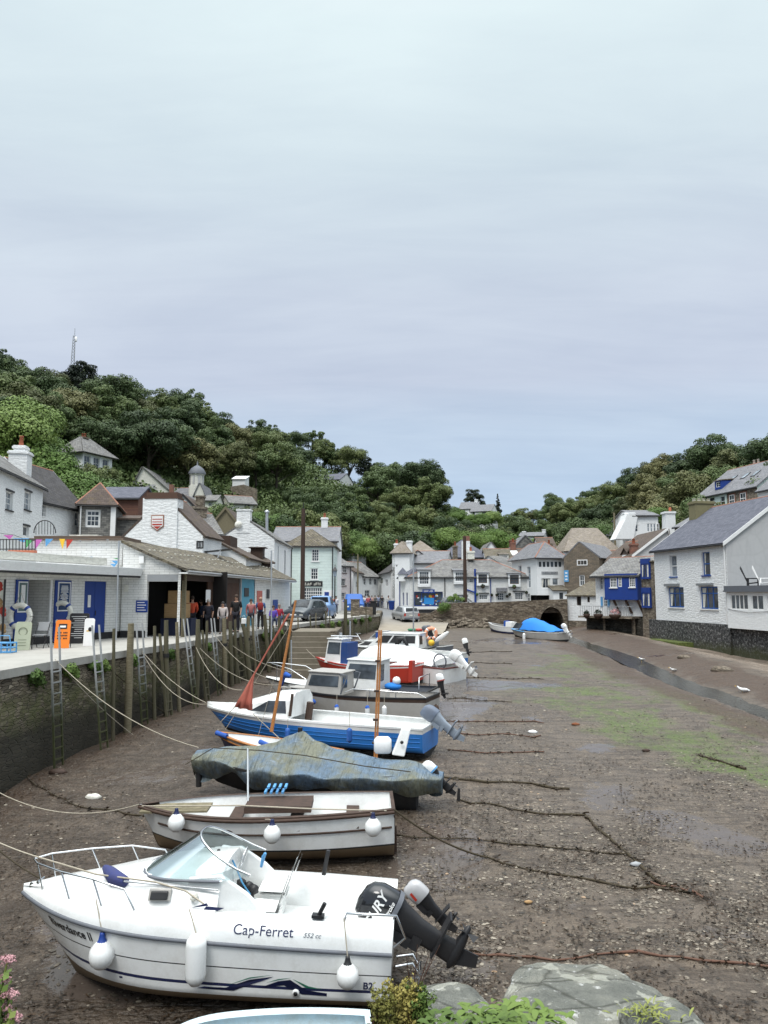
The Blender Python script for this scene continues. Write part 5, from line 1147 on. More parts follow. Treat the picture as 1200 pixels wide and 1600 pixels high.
B = cot('blue_jettied_house','white waterside house with a deep blue boarded upper storey on struts',(931,72.5,1003,69),6,zat(962,70.5),zat(896,71),m_white)
B.win(937.5,899,942,921,nx=1,ny=3,fm=m_wpaint,gm=m_glass_l,rec=.05)
B.win(942.5,933,949,948,nx=2,ny=3,rec=.06); B.panel(939,932.5,942,948.5,m_blue_s,'shutter',d=.06); B.panel(949.5,932.5,953,948.5,m_blue_s,'shutter',d=.06)
B.win(977,938,984,949,nx=2,ny=2,rec=.06,gm=m_glass_l)
jf = B.f; u0,u1 = jf.pix(951.5,915)[0],jf.L; zt2 = zat(897,70.5); zb2 = zat(937,70.5)
J = Face(jf.pt(u0,0,.75),jf.pt(u1,0,.75),zb2,zt2); 
def jw(x0,y0,x1,y1,**k):
 a,b = J.pix(x0,910)[0],J.pix(x1,910)[0]; z1_,z0_ = J.pix((x0+x1)/2,y0)[1],J.pix((x0+x1)/2,y1)[1]; window(J,B.root,(a,b,z0_,z1_),**k)
jw(953,903,964,918,nx=4,ny=3,rec=.02,sill=m_wpaint); jw(966,902.5,971.5,917,nx=2,ny=3,rec=.02); jw(983,901.5,992.5,917.5,nx=3,ny=4,rec=.02,sill=m_wpaint)
mb = MB(); J.skin(mb); a,b = J.pt(0,zb2),J.pt(J.L,zb2); up = Vector((0,0,zt2-zb2)); n_ = J.N*.8
mb.poly([a-n_,a,a+up,a-n_+up]); mb.poly([b,b-n_,b-n_+up,b+up]); mb.poly([a,a-n_,b-n_,b]); mb.build('jetty',m_blue,B.root,True)
mb = MB()
for fr_ in (.25,.62,.97): p = jf.pt(u0+(u1-u0)*fr_,zb2,.65); q = jf.pt(u0+(u1-u0)*fr_+.25,zb2-1.2,.08); mb.tube([p,p.lerp(q,.5)+Vector((0,0,-.15))-J.N*.1,q],.11,6)
mb.build('strut',m_wood_d,B.root,True)
B.roof('g',zat(873,73)-B.z1,m_slate_old,o=.75,ridge=m_ridge).done()
ter = thing('waterside_terrace','narrow stone terrace with flower tubs below the blue jettied house','terrace',tuple(B.f.pt(0,-2.3)))
mb = MB(); jf.box(mb,-1.0,jf.L-.2,-.28,-.12,.01,1.5); mb.build('slab',m_stone2,ter,True)
mb = MB(); jf.box(mb,-.9,jf.L+.3,-2.8,-.281,-1.5,.3); mb.build('rear_wall',rub('dark_stone',[(0,(.02,.018,.014,1)),(.6,(.06,.055,.045,1)),(1,(.12,.11,.09,1))],(.02,.018,.012,1),2.2,5),ter,True)  # rear wall in darker stone tones, set back under the slab
mb = MB()
for k in range(22): u = -.8+k*(jf.L+.5)/22; mb.tube([jf.pt(u,-.12,1.4),jf.pt(u,.8,1.4)],.018,5)
mb.tube([jf.pt(-.9,.8,1.4),jf.pt(jf.L-.2,.8,1.4)],.025,5); mb.build('railing',m_grpaint,ter,True)
mb = MB(); 
for u in (1.2,4.2,jf.L-.6): mb.box(jf.pt(u-.15,-2.8,.5),jf.pt(u+.2,-.28,.9))
mb.build('pier',m_stone2,ter,True)
for k,(px,lb) in enumerate(((931,'dark flower tub at the left end of the waterside terrace'),(949,'round flower tub in the middle of the waterside terrace'),(975,'big tub of pink flowers on the waterside terrace'))):
 u = jf.pix(px,950)[0]; p = jf.pt(u,-.12,1.55); h_ = thing('flower_tub',lb,'flower tub',tuple(p)); s_ = .32+.12*k
 mb = MB(); mb.lathe([(s_*.3,-.25),(s_*.8,-.05),(s_,.18),(s_*.9,.2),(.02,.15)],(0,0,0),12); mb.build('tub',m_wood_d,h_); v,ff = leaf_cloud(rs,[(0,0,.25)],[s_*.8],300,.05); o = raw_mesh('plant',v,ff,M_LEAFD if k < 2 else plain('pink_flowers',(.45,.22,.22,1),.7)); o.parent = h_
B = cot('narrow_bay_house','narrow stone house with stacked blue bay windows',(1003,68.3,1022,66.4),5,-1.9,zat(879,67),m_stone2)
for (y0,y1) in ((874.5,903),(920,948)):
 a,b = B.f.pix(1003.5,900)[0],B.f.pix(1017,900)[0]; z1_,z0_ = B.f.pix(1010,y0)[1],B.f.pix(1010,y1)[1]; bf = Face(B.f.pt(a,0,.16),B.f.pt(b,0,.16),z0_-.1,z1_+.1)
 window(bf,B.root,(.05,bf.L-.05,z0_,z1_-.35),nx=3,ny=1,fm=m_blue,rec=.03,hole=True,fr=.09,bar=.08,curtain=True)
 mb = MB(); bf.skin(mb); mb.poly([bf.pt(0,bf.z1),bf.pt(bf.L,bf.z1),bf.pt(bf.L,bf.z1,-.18),bf.pt(0,bf.z1,-.18)]); mb.poly([bf.pt(0,bf.z0),bf.pt(0,bf.z0,-.18),bf.pt(bf.L,bf.z0,-.18),bf.pt(bf.L,bf.z0)]); mb.poly([bf.pt(0,bf.z0,-.18),bf.pt(0,bf.z0),bf.pt(0,bf.z1),bf.pt(0,bf.z1,-.18)]); mb.poly([bf.pt(bf.L,bf.z0),bf.pt(bf.L,bf.z0,-.18),bf.pt(bf.L,bf.z1,-.18),bf.pt(bf.L,bf.z1)]); mb.build('bay',m_blue,B.root,True)
B.roof('flat',0,m_slate_moss,ridge=None,o=.1); B.done()
# -- big white house on the right
zb3 = zp(1136,976,54); zE = zp(1132,846,54)
B = cot('waterside_house','large whitewashed waterside house with blue windows and a dark slate roof',(1023.5,64.5,1137,54),9.5,zb3,zE,m_white)
QH = B
sgr = plain('sill_slate',(.20,.21,.22,1),.7)
B.win(1046.5,867.5,1057.5,901,nx=1,ny=1,split=.5,gm=m_glass_l,sill=m_blue_b,rec=.15); B.win(1096.5,862.5,1109.5,899,nx=1,ny=1,split=.5,fm=m_blue_b,sill=m_blue,rec=.15,curtain=True)
B.win(1044,917.5,1068.5,949,nx=3,ny=1,split=.72,fm=m_blue_b,sill=m_wpaint,rec=.12,bar=.09,fr=.09,curtain='l'); B.win(1094,916.5,1122,951.5,nx=3,ny=1,split=.72,fm=m_blue_b,sill=m_wpaint,rec=.12,bar=.09,fr=.09,curtain='l')
B.panel(1041,912,1062,916,sgr,'drip_stone',d=.22); B.panel(1091.5,911.3,1115,915,sgr,'drip_stone',d=.22)
B.roof('g',3.4,m_slate_new,o=.3,ov=.12,ridge=m_ridge,verge=m_wpaint,ur=.5)
B.pipe(B.f.L-.12,zb3,zE,m_wpaint,r=.06); B.chimney(.5,B.D*.5-.6,zE+1.5,zat(791,66),1.1,1.7,paint('mossy_render',(.20,.18,.10,1),.9,.6),pots=4,pm=m_cream,ph=.25)
B.skip.add('r'); B.tri.pop(1); B.done()
mb = MB(); r_ = B.r; mb.poly([r_.pt(0,zb3),r_.pt(r_.L,zb3),r_.pt(r_.L,zE),r_.pt(r_.L/2,zE+3.4),r_.pt(0,zE)]); mb.build('gable_wall',m_greyr,B.root,True)
t,c,nrm,uv,nA,nB = rubble('tidal_wall',[(0,(.012,.012,.013,1)),(.5,(.045,.045,.048,1)),(1,(.11,.11,.11,1))],(.012,.012,.012,1),4,9,edge=.06)
c = t.mix(t.math('MULTIPLY',t.ramp(t.noise(uv,5,8,.8),[(.52,0.0),(.60,1.0)]),.85),c,(.36,.36,.35,1))
zz_ = t.n('ShaderNodeSeparateXYZ',{0: t.world()}).outputs[2]; mr = t.n('ShaderNodeMapRange',{0: t.math('ADD',zz_,t.noise(uv,1,3)),1: -1.5,2: -.9}).outputs[0]
c = t.mix(t.ramp(mr,[(0,.8),(1,0.0)]),c,(.05,.055,.02,1)); M_TIDE = t.fin(c,.8,nrm)
pw = thing('tidal_wall','black tarred and flaking wall under the big waterside house','wall',tuple(B.f.pt(0,-2.6)))
mb = MB(); B.f.box(mb,-1.2,B.f.L+.1,-3.0,zb3-.0,-9,.06); mb.build('wall_face',M_TIDE,pw,True)
mb = MB(); B.f.box(mb,B.f.L+.1,B.f.L+12,-3.0,-.3,-8,-.12); mb.build('wall_face',M_TIDE,pw,True)
mb = MB(); B.f.box(mb,B.f.L*.05,B.f.L*.55,-3,-1.75,.06,1.3); mb.build('mossy_ledge',M_MOSS,pw,True)
cf = Face(B.f.pt(B.f.L+.2,0,.25),B.f.pt(B.f.L+9,0,.25),zp(1160,984,51),zp(1160,925,51))
CV = thing('conservatory','white glazed conservatory with a flat balcony roof beside the grey gable','conservatory',tuple(cf.pt(0,cf.z0)))
def cw_(x0,x1,y0,y1,n): a,b = cf.pix(x0,940)[0],cf.pix(x1,940)[0]; z1_,z0_ = cf.pix((x0+x1)/2,y0)[1],cf.pix((x0+x1)/2,y1)[1]; window(cf,CV,(a,b,z0_,z1_),nx=n,ny=1,bar=.1,fr=.09,rec=.05)
cw_(1141,1168.5,928,953,4); cw_(1173.5,1192.5,929,953.5,2); cw_(1198,1225,930,954,3)
mb = MB(); cf.skin(mb); mb.poly([cf.pt(0,cf.z0,-3),cf.pt(0,cf.z0),cf.pt(0,cf.z1),cf.pt(0,cf.z1,-3)]); mb.poly([cf.pt(0,cf.z0),cf.pt(0,cf.z0,-3),cf.pt(cf.L,cf.z0,-3),cf.pt(cf.L,cf.z0)]); mb.build('wall',m_smooth,CV,True)
mb = MB(); cf.box(mb,-.1,cf.L,cf.z1,cf.z1+.12,-3,.2); cf.box(mb,-.12,cf.L,cf.z1+.12,cf.z1+.42,-.1,.12); mb.build('roof',m_lead,CV,True)
mb = MB(); mb.tube([cf.pt(.1,cf.z0+1.3,.02),cf.pt(2.5,cf.z0+1.1,.05),cf.pt(5,cf.z0+1.25,.02)],.012,4); mb.build('cable',m_blk,CV,True)
def deckchair(px,mat,lab):
 u = cf.pix(px,910)[0]; o = thing('garden_chair',lab,'chair',tuple(cf.pt(u,cf.z1+.2,-.7)),(0,0,R(60))); o.scale = (1.35,1.35,1.35)
 mb = MB(); mb.obox((-.3,-.25,.3),(.6,0,0),(0,.5,-.06),(0,.01,.05)); mb.build('seat',mat,o)
 mb = MB()
 for k in range(5): a = -.28+k*.115; mb.obox((a,.22,.28),(.1,0,0),(0,.03,0),(0,.32,.75+.05*(2-abs(k-2))))
 mb.build('backrest',mat,o)
 for sx in (-.36,.3): mb = MB(); mb.box((sx,-.3,.5),(sx+.08,.35,.54)); mb.build('armrest',mat,o)
 for sx in (-.33,.29):
  for yy in (-.26,.22): mb = MB(); mb.box((sx,yy,0),(sx+.05,yy+.06,.5)); mb.build('leg',mat,o)
deckchair(1162,m_blk,'black slatted garden chair on the conservatory roof'); deckchair(1181,m_wpaint,'white slatted garden chair beside the black one on the balcony')
# -- roofs and houses up the right side
B = cot('tan_hip_house','big weathered tan hipped roof above the stone gable house',(884,99,968,99),6.6,0,zat(862,99),m_smooth); B.roof('h',zat(829,105)-B.z1,m_slate_tan,ridge=None,hipfrac=.55)
B.win(930,866,936,874,nx=2,ny=2); B.chimney(-1.2,4,5,zat(850,100),.8,.8,m_stone2,pots=1); B.done()
B = cot('blue_grey_cottage','small house with a rusty dark roof and white sash window below the tan roof',(926,90,960,88),6,0,zat(878,89),m_greyr); B.win(934,866,937,873,nx=1,ny=2,hole=False); B.roof('g',1.3,m_slate_brown).done()
B = cot('stepped_cottage','white stepped-wall cottage with two small pointed dormers',(944,84,992,80),7,0,zat(878,82),m_smooth); B.dormer(973,869,978,876,nx=2,ny=1,kind='p',peak=.7,d=-.1,rmat=m_slate_brown); B.dormer(983,868,989,876,nx=1,ny=1,kind='p',peak=.7,d=-.1,rmat=m_slate_brown); B.roof('g',2.2,m_slate_brown).done()
B = cot('grey_gable_house','grey rendered gable with a brown roof behind the blue jettied house',(991,79,1052,79),9,0,zat(868,79),m_greyr); B.roof('p',zat(827,79)-B.z1,m_slate_brown,ridge=None,ur=.9,verge=m_wpaint,ov=.2); B.chimney(.4,1,6,zat(851,78),.7,.7,m_brick,pots=1); B.done()
B = cot('grey_roof_outhouse','small pale grey roofed outbuilding left of the irregular white house',(952,106,974,106),5,4,zat(838,106),m_smooth,'outbuilding'); B.roof('h',1.2,m_slate,ridge=None).done()
WY = 94
B = cot('irregular_white_house','irregular white house with a sloping buttressed gable up on the right',(990,WY,1030,WY),8,3,zat(806,WY),m_smooth)
for k in range(4): a = 1011+k*5; B.win(a,818,a+4,831,nx=1,ny=2,rec=.05,gm=m_glass_l)
B.win(992,820,997,831,nx=1,ny=2,rec=.05); B.roof('g',1.0,m_slate,ridge=None)
mb = MB(); G_ = B.f; mb.prism([P(a,b,WY-.3) for a,b in ((962,842),(990,842),(996,808),(991,803),(980,803),(977,812))],(0,2.5,0)); mb.build('buttress',m_smooth,B.root,True); B.chimney(.0,1.5,8,zat(802,WY),1.3,1.0,pots=0,cap=True); B.done()
mb = MB(); mb.prism([P(a,b,WY-1.5) for a,b in ((1037,845),(1058,845),(1056,826),(1055,802),(1040,802),(1040,826))],(0,1.2,0)); mb.prism([P(a,b,WY-1.6) for a,b in ((1038.5,802),(1056.5,802),(1056.5,799),(1038.5,799))],(0,1.4,0))
sc_ = thing('tall_white_chimney','tall white chimney stack right of the irregular white house','chimney',tuple(P(1047,845,WY-1))); mb.build('stack',m_smooth,sc_,True); mb = MB(); mb.lathe([(.15,0),(.18,.3),(.12,.5)],P(1047,799,WY-1),8); mb.build('chimney_pot',m_pot,sc_,True)
B = cot('low_slate_house','low dark-slated house with a red chimney pot behind the tall white chimney',(1056,88,1100,84),7,2,zat(822,86),m_stone2); B.roof('g',1.7,m_slate,ridge=m_ridge); B.chimney(.6,2,8,zat(820,86),.7,.7,m_stone2,pots=1,pm=m_redp,ph=.8); B.done()
VY = 92
B = cot('hillside_terrace_house','pale green and brick house with a long slate roof high on the right',(1091,97,1186,86),8,5,zat(768,91),m_mint)
B.f.z0 = 5
B.win(1108,777,1116.5,789,nx=1,ny=1,split=.5,rec=.08); B.win(1125.5,775,1132.5,791.5,nx=1,ny=1,split=.5,rec=.08)
u0 = B.f.pix(1136,780)[0]; mb = MB(); B.f.box(mb,u0,B.f.L,5,B.z1-.02,.0,.04); bp = mb.build('brick_front',m_stone2,B.root,True)
bf = Face(B.f.pt(0,0,.045),B.f.pt(B.f.L,0,.045),5,20)
for (x0,x1,y0,y1) in ((1140,1148,774,790),(1157,1166,771,788)):
 a,b = bf.pix(x0,780)[0],bf.pix(x1,780)[0]; z1_,z0_ = bf.pix(x0,y0)[1],bf.pix(x0,y1)[1]; mb = MB(); bf.box(mb,a-.18,b+.18,z0_,z1_+.2,.0,.02); mb.build('brick_surround',m_brick,B.root,True); bg = Face(bf.pt(0,0,.022),bf.pt(bf.L,0,.022),5,20); window(bg,B.root,(a,b,z0_,z1_),nx=2,ny=1,split=.5,hole=False,sill=m_blk)
B.dormer(1112,753,1119,761,nx=2,ny=2,mat=m_blue,d=-.55,kind='l',peak=.3,rmat=m_slate_tan,back=2.5)
B.roof('g',3.6,m_slate,ridge=m_ridge,ur=.6)
for px,py in ((1145,750),(1165,748.5),(1181,746)):
 f2 = Face(B.f.pt(0,0,-2.4),B.f.pt(B.f.L,0,-2.4),5,20); u,z_ = f2.pix(px,py); k = 3.6/(B.D*.6); zc = B.z1+2.4*k+.16
 mb = MB(); mb.prism([B.plan(u-.4,1.9,zc-.5*k),B.plan(u+.4,1.9,zc-.5*k),B.plan(u+.4,2.9,zc+.5*k),B.plan(u-.4,2.9,zc+.5*k)],(0,0,.08)); o = mb.build('skylight',m_blk,B.root,True); mb = MB(); mb.prism([B.plan(u-.3,2.0,zc-.4*k+.085),B.plan(u+.3,2.0,zc-.4*k+.085),B.plan(u+.3,2.8,zc+.4*k+.085),B.plan(u-.3,2.8,zc+.4*k+.085)],(0,0,.01)); mb.build('pane',m_glass_l,o,True)
B.chimney(4.2,5.6,B.z1+2,zat(728,95),1.5,.9,m_brick,pots=2,pm=m_cream); B.chimney(7.6,5.6,B.z1+2,zat(724,93),1.5,.9,m_brick,pots=3,pm=m_pot)
B.done()
B = cot('white_gable_annexe','white gabled annexe at the right edge joined to the hillside terrace',(1187,85.5,1240,80),8,5,zat(764,84),m_smooth,'house'); B.roof('g',3.9,m_slate,ridge=None,ur=.6).done()
B = cot('rear_terrace_house','grey slate roof rising behind the hillside terrace',(1128,104,1184,100),8,6,zat(752,102),m_cream); B.roof('g',1.9,m_slate_old,ridge=m_ridge).done()
# -- houses on the hills
B = cot('hillside_villa','dark-roofed villa with white piers half hidden by trees on the left hill',(84,104,128,102),5.5,15,zat(705,102),m_smooth)
B.roof('h',2.7,m_slate_old,o=.6,hipfrac=.8,ridge=None); B.chimney(2.6,2.5,B.z1,zat(680,104),.9,.9,m_stone2,pots=2)
for u in (.3,2.0,3.7): B.wuv('r',u,u+1.1,B.z1-2.0,B.z1-.3,nx=2,ny=2)
for u in (.5,2.0): B.wuv('f',u,u+.9,B.z1-2.0,B.z1-.4,nx=1,ny=2)
B.done()
B = cot('woodland_cottage','small white cottage deep in the trees on the left hill',(226,158,243,156),7,26,zat(700,157),m_smooth); B.roof('flat',0,m_lead,ridge=None,o=.02,ov=.02); B.chimney(.4,1,28,zat(692,157),.8,.8,pots=1); B.chimney(2.0,1,28,zat(694,157),.8,.8,pots=0); B.done()
B = cot('woodland_annexe','lower white annexe beside the small cottage deep in the trees',(240,156,255,155),6,24,zat(711,156),m_smooth); B.roof('g',1.6,m_smooth,ridge=None); B.done()
CY = 112
B = cot('chapel','cream chapel hall with a broad gable on the left hillside',(203,CY,262,CY),14,10,zat(765,CY),m_cream,'chapel'); B.roof('p',zat(729,CY)-B.z1,m_slate_old,ridge=None,ur=.3,ov=.3); B.panel(228,757,243,766,m_greyr,'blind_window'); B.done()
B = cot('chapel_tower_wing','grey-roofed chapel wing carrying a domed octagonal cupola',(258,CY+2,312,CY+2),8,8,zat(779,CY),m_cream,'chapel'); B.roof('g',2.3,m_slate,ridge=m_ridge)
p = P(300,755,CY+1); mb = MB(); mb.lathe([(1.25,-3),(1.25,0),(1.15,.05)],(p.x,CY+4,p.z),8,sm=False); mb.lathe([(1.05,0),(1.05,1.6),(1.2,1.65),(1.2,1.8)],(p.x,CY+4,p.z),8,sm=False); cu_ = mb.build('cupola',m_cream,B.root,True)
mb = MB(); mb.lathe([(1.3,0),(1.25,.3),(.95,.85),(.5,1.2),(.12,1.4),(.1,1.8),(.01,2.1)],(p.x,CY+4,p.z+1.8),12); mb.build('dome',m_lead,cu_,True)
mb = MB()
for k in range(8): a = math.pi*k/4+.39; mb.obox((p.x+math.cos(a)*1.0-.02,CY+4+math.sin(a)*1.0,p.z+.2),(.3*-math.sin(a),.3*math.cos(a),0),(.06*math.cos(a),.06*math.sin(a),0),(0,0,1.3))
mb.build('louvres',m_greyr,cu_,True); B.done()
mb = MB(); a,b = P(264,770,CY-4),P(270,757,CY-4); mb.box((a.x,CY-4,10),(b.x,CY-3.2,b.z)); mb.build('brick_chimney',m_brick,B.root,True)
B = cot('chapel_end','cream stepped chapel end wall right of the cupola',(303,CY+1,318,CY+1),6,8,zat(770,CY),m_cream,'chapel'); B.roof('p',1.6,m_slate,ridge=None).done()
B = cot('small_cream_cottage','little cream cottage with a grey roof right of the chapel',(318,108,337,108),5,8,zat(782,108),m_cream); B.win(325,784,331,791,nx=2); B.roof('g',1.0,m_slate_old,ridge=None).done()
for (a,b,y0,y1,Y,lb) in ((360,401,757,775,140,'upper stone retaining wall on the cleared slope'),(358,398,775,790,134,'lower stone retaining wall on the cleared slope')):
 w_ = thing('terrace_wall',lb,'wall',tuple(P(a,y1,Y))); mb = MB(); p,q = P(a,y1,Y),P(b,y0,Y); mb.prism([(p.x,Y,p.z-2),(q.x,Y,p.z-2),(q.x,Y,q.z-.8),((p.x+q.x)/2,Y,q.z),(p.x,Y,q.z-.4)],(0,1.0,0)); mb.build('stonework',m_stone2,w_,True)
B = cot('white_terrace_hut','white flat hut at the top of the retaining walls',(362,142,382,142),4,10,zat(748,142),m_smooth,'hut'); B.roof('l',1.1,m_smooth,ridge=None).done()
B = cot('cream_cottage','cream gabled cottage below the retaining walls',(358,122,400,124),6,8,zat(787,123),m_cream); B.win(382,788,391,793,nx=2); B.roof('g',1.5,m_slate_old,ridge=m_ridge).done()
B = cot('wooded_hill_house','white two-storey house with a blue-grey roof alone in the wood',(487,205,531,202),9,22,zat(749,203),m_smooth)
for k in range(6): a = 492+k*6.3; B.win(a,751,a+3.5,756,nx=1,ny=1,rec=.05)
B.roof('g',2.2,m_slate_new,ridge=None).done(); mb = MB(); B.f.box(mb,0,B.f.L,zat(759.5,203),zat(757.5,203),0,.8); mb.build('balcony',m_wpaint,B.root,True)
B = cot('white_hill_house','white gabled house on the hill shoulder beside the flat-topped pine',(717,252,745,250),8,21,zat(795,251),m_smooth); B.roof('g',2.6,m_slate,ridge=None); B.win(733,796,739,801,nx=2); B.win(722,797,727,803,nx=2); B.chimney(5,4,28,zat(779.5,251),1,1,pots=0); B.done()
B = cot('white_hill_wing','gabled white wing below the white house on the hill shoulder',(735,247,768,244),7,20,zat(799,246),m_smooth); B.win(738,800,742,806,nx=1); B.win(752,800,760,806,nx=2); B.roof('g',2.4,m_slate,ridge=None).done()
B = cot('pale_valley_house','long pale house in the trees above the square white house',(811,185,850,183),7,10,zat(838,184),m_smooth); B.roof('g',1.1,m_slate,ridge=None)
for a in (833,838,843): B.win(a,838.6,a+3,842,nx=1,ny=1,rec=.04)
B.chimney(.8,3,14,zat(830,184),.8,.8,pots=0); B.chimney(5.6,3,14,zat(828,184),.8,.8,pots=0); B.done()
B = cot('tiny_garden_hut','tiny white hut with dark windows among the bushes behind the roofs',(688,132,703,132),3,5,zat(846,132),m_smooth,'hut'); B.win(690,848,695,852,nx=2,ny=1); B.win(697,848,700,852,nx=1); B.roof('flat',0,m_lead,ridge=None).done()
for a,Ya,b,Yb,ey,ri,rm,lb in ((566,140,600,140,872,1.4,m_slate_brown,'brown-roofed cottage above the end of the street'),(846,108,872,108,861,2.0,m_slate_brown,'brown roof between the square house and the stone gable'),(905,120,930,118,845,1.0,m_slate,'grey roof just behind the big tan roof')):
 B = cot('distant_cottage',lb,(a,Ya,b,Yb),7,0,zat(ey,Ya),m_smooth); B.roof('g',ri,rm).done()
# -- boats
m_gel = paint('white_gelcoat',(.78,.79,.78,1),.25,.42,3,coat=.3,grime=(.35,.31,.22,1),bump=.05)
m_gelg = paint('grey_gelcoat',(.40,.385,.36,1),.4,.4,3,grime=(.16,.14,.11,1),bump=.1)
m_boot = paint('brown_antifoul',(.17,.12,.07,1),.8,.6,4)
m_redb = paint('dull_red_antifoul',(.13,.035,.028,1),.8,.5,4)
m_blub = paint('blue_hull_paint',(.03,.20,.58,1),.4,.4,3,grime=(.10,.14,.17,1))
m_navy = paint('navy_hull_paint',(.012,.018,.07,1),.4,.3)
m_blackb = paint('black_antifoul',(.015,.015,.016,1),.8,.4)
m_canvas = paint('blue_canvas',(.02,.09,.38,1),.85,.4,4,bump=.5); m_sailb = paint('bright_blue_cover',(.02,.20,.62,1),.8,.2,4,bump=.5)
m_screen = NT('tinted_screen'); 
def _scr():
 t = m_screen; g = t.n('ShaderNodeBsdfTransparent',{0: (.62,.70,.70,1)}); gl = t.n('ShaderNodeBsdfGlossy',{0: (.6,.66,.7,1),1: .05}); fr = t.n('ShaderNodeFresnel',{0: 1.6})
 m = t.n('ShaderNodeMixShader',{0: t.math('MULTIPLY',fr.outputs[0],.8,clamp=True),1: g.outputs[0],2: gl.outputs[0]}); t.t.links.new(m.outputs[0],t.out.inputs[0]); return t.mat
m_screen = _scr()
def frame_from(Pb,Ps,roll=0):
 X = (Ps-Pb).normalized(); Y = Vector((0,0,1)).cross(X).normalized(); Z = X.cross(Y)
 M = Matrix(((X.x,Y.x,Z.x),(X.y,Y.y,Z.y),(X.z,Y.z,Z.z))) @ Matrix.Rotation(R(roll),3,'X'); return M
def boat_root(name,label,pb,Yb,ps,Ys,B,roll=0,cat='boat',near=True,group=None):
 Pb = P(pb[0],pb[1],Yb); Ps = P(ps[0],ps[1],Ys)
 if near:
  Pn = Ps
  for _ in range(8): d = (Ps-Pb); d.z = 0; d.normalize(); Ps = Pn+Vector((-d.y,d.x,0))*(B/2)
 M = frame_from(Pb,Ps,roll); o = thing(name,label,cat,tuple(Pb),tuple(M.to_euler()),group=group); o['label'] = label
 return o,(Ps-Pb).length
class Hull:
 def __init__(s,L,B,D,tm=.55,tr=.8,p=2.0,rake=.5,sag=.12,vee=.25,chine=.62,cs=.24,D0=None,flare=.25,rocker=.15):
  s.__dict__.update(L=L,B=B,D=D,tm=tm,tr=tr,p=p,rake=rake,sag=sag,vee=vee,chine=chine,cs=cs,D0=D0 or D*1.15,flare=flare,rocker=rocker)
 def hb(s,t): return s.B/2*(1-(1-t/s.tm)**s.p) if t < s.tm else s.B/2*(1-(1-s.tr)*((t-s.tm)/(1-s.tm))**2)
 def zs(s,t): return -s.sag*4*t*(1-t)*(1-.35*t)
 def zk(s,t): return -(s.D0*(1-t)+s.D*t)+s.rocker*((1-t)**3)*2
 def pt(s,t,q,side=-1,off=0):
  b = s.hb(t)+off; zt,zb = s.zs(t),s.zk(t); ch = s.chine*(1-s.flare*(1-t)**2)
  if q < s.cs: w = b*(ch+ .28)*(q/s.cs)**(.75); w = min(w,b*(ch+.28)*(q/s.cs)**.75)
  else: w = b*((ch+.28)+(1-ch-.28)*((q-s.cs)/(1-s.cs))**.8)
  z = zb+(zt-zb)*(q if q > s.cs else s.cs*(q/s.cs)**(1+s.vee*2))
  return Vector((t*s.L+s.rake*(1-q)*(1-t)**3,side*max(w,0.0),z))
 def build(s,root,bands,mats,n=22,inner=None,floor=.35,deck=None,name='hull',rail=None,railr=.03,cap=.06,railm=None):
  ts = [0,.01,.03,.07]+[.12+(.88)*i/n for i in range(n+1)]; qs = []
  lo = 0
  for q1,mi in bands: k = max(2,int((q1-lo)*10)); qs += [(lo+(q1-lo)*i/k,lo+(q1-lo)*(i+1)/k,mi) for i in range(k)]; lo = q1
  mb = MB()
  for side in (-1,1):
   for a,b,mi in qs: mb.grid([[s.pt(t,a,side) for t in ts],[s.pt(t,b,side) for t in ts]],mi,True,flip=side > 0)
  for a,b,mi in qs: mb.grid([[s.pt(1,a,-1),s.pt(1,a,1)],[s.pt(1,b,-1),s.pt(1,b,1)]],mi,False)
  me = mb.build(name,mats,root); 
  m = me.modifiers.new('w','WELD'); m.merge_threshold = .001
  if inner is not None:
   mi_ = MB(); th = .05
   for side in (-1,1):
    rows = [[s.pt(t,q,side,-th)+Vector((0,0,0)) for t in ts[3:]] for q in (floor,(floor+1)/2,1)]; mi_.grid(rows,0,True,flip=side < 0)
   mi_.grid([[s.pt(t,floor,-1,-th) for t in ts[3:]],[s.pt(t,floor,1,-th) for t in ts[3:]]],0,False,flip=False)
   mi_.grid([[s.pt(1,floor,-1,-th)-Vector((.05,0,0)),s.pt(1,floor,1,-th)-Vector((.05,0,0))],[s.pt(1,1,-1,-th)-Vector((.05,0,0)),s.pt(1,1,1,-th)-Vector((.05,0,0))]],0,False,flip=True)
   mi_.build('inside',inner,root)
  if cap:
   c = MB()
   for side in (-1,1):
    o_ = [s.pt(t,1,side,.012)+Vector((0,0,.012)) for t in ts]; i_ = [s.pt(t,1,side,-cap if s.hb(t) > cap else 0)+Vector((0,0,.012)) for t in ts]; dn = [p-Vector((0,0,.05)) for p in o_]
    c.grid([dn,o_,i_],0,False,flip=side > 0)
   a,b = s.pt(1,1,-1),s.pt(1,1,1); c.obox(a+Vector((-.05,0,-.04)),(.07,0,0),b-a,(0,0,.055)); c.build('gunwale',railm or mats[-1],root)
  return me
 def strake(s,root,q,r,mat,t0=0,t1=1,name='rubbing_strake',sides=(-1,1),flat=1):
  for sd in sides:
   mb = MB(); ts = [t0+(t1-t0)*i/24 for i in range(25)]; mb.tube([s.pt(t,q,sd,r*.6) for t in ts],r,6); mb.build(name,mat,root)
def rring(c,w,d,n=12,p=3.2,ax=None):
 out = []
 for i in range(n):
  a = 2*math.pi*i/n; ca,sa = math.cos(a),math.sin(a); out.append(Vector((c[0]+w/2*math.copysign(abs(ca)**(2/p),ca),c[1]+d/2*math.copysign(abs(sa)**(2/p),sa),c[2])))
 return out
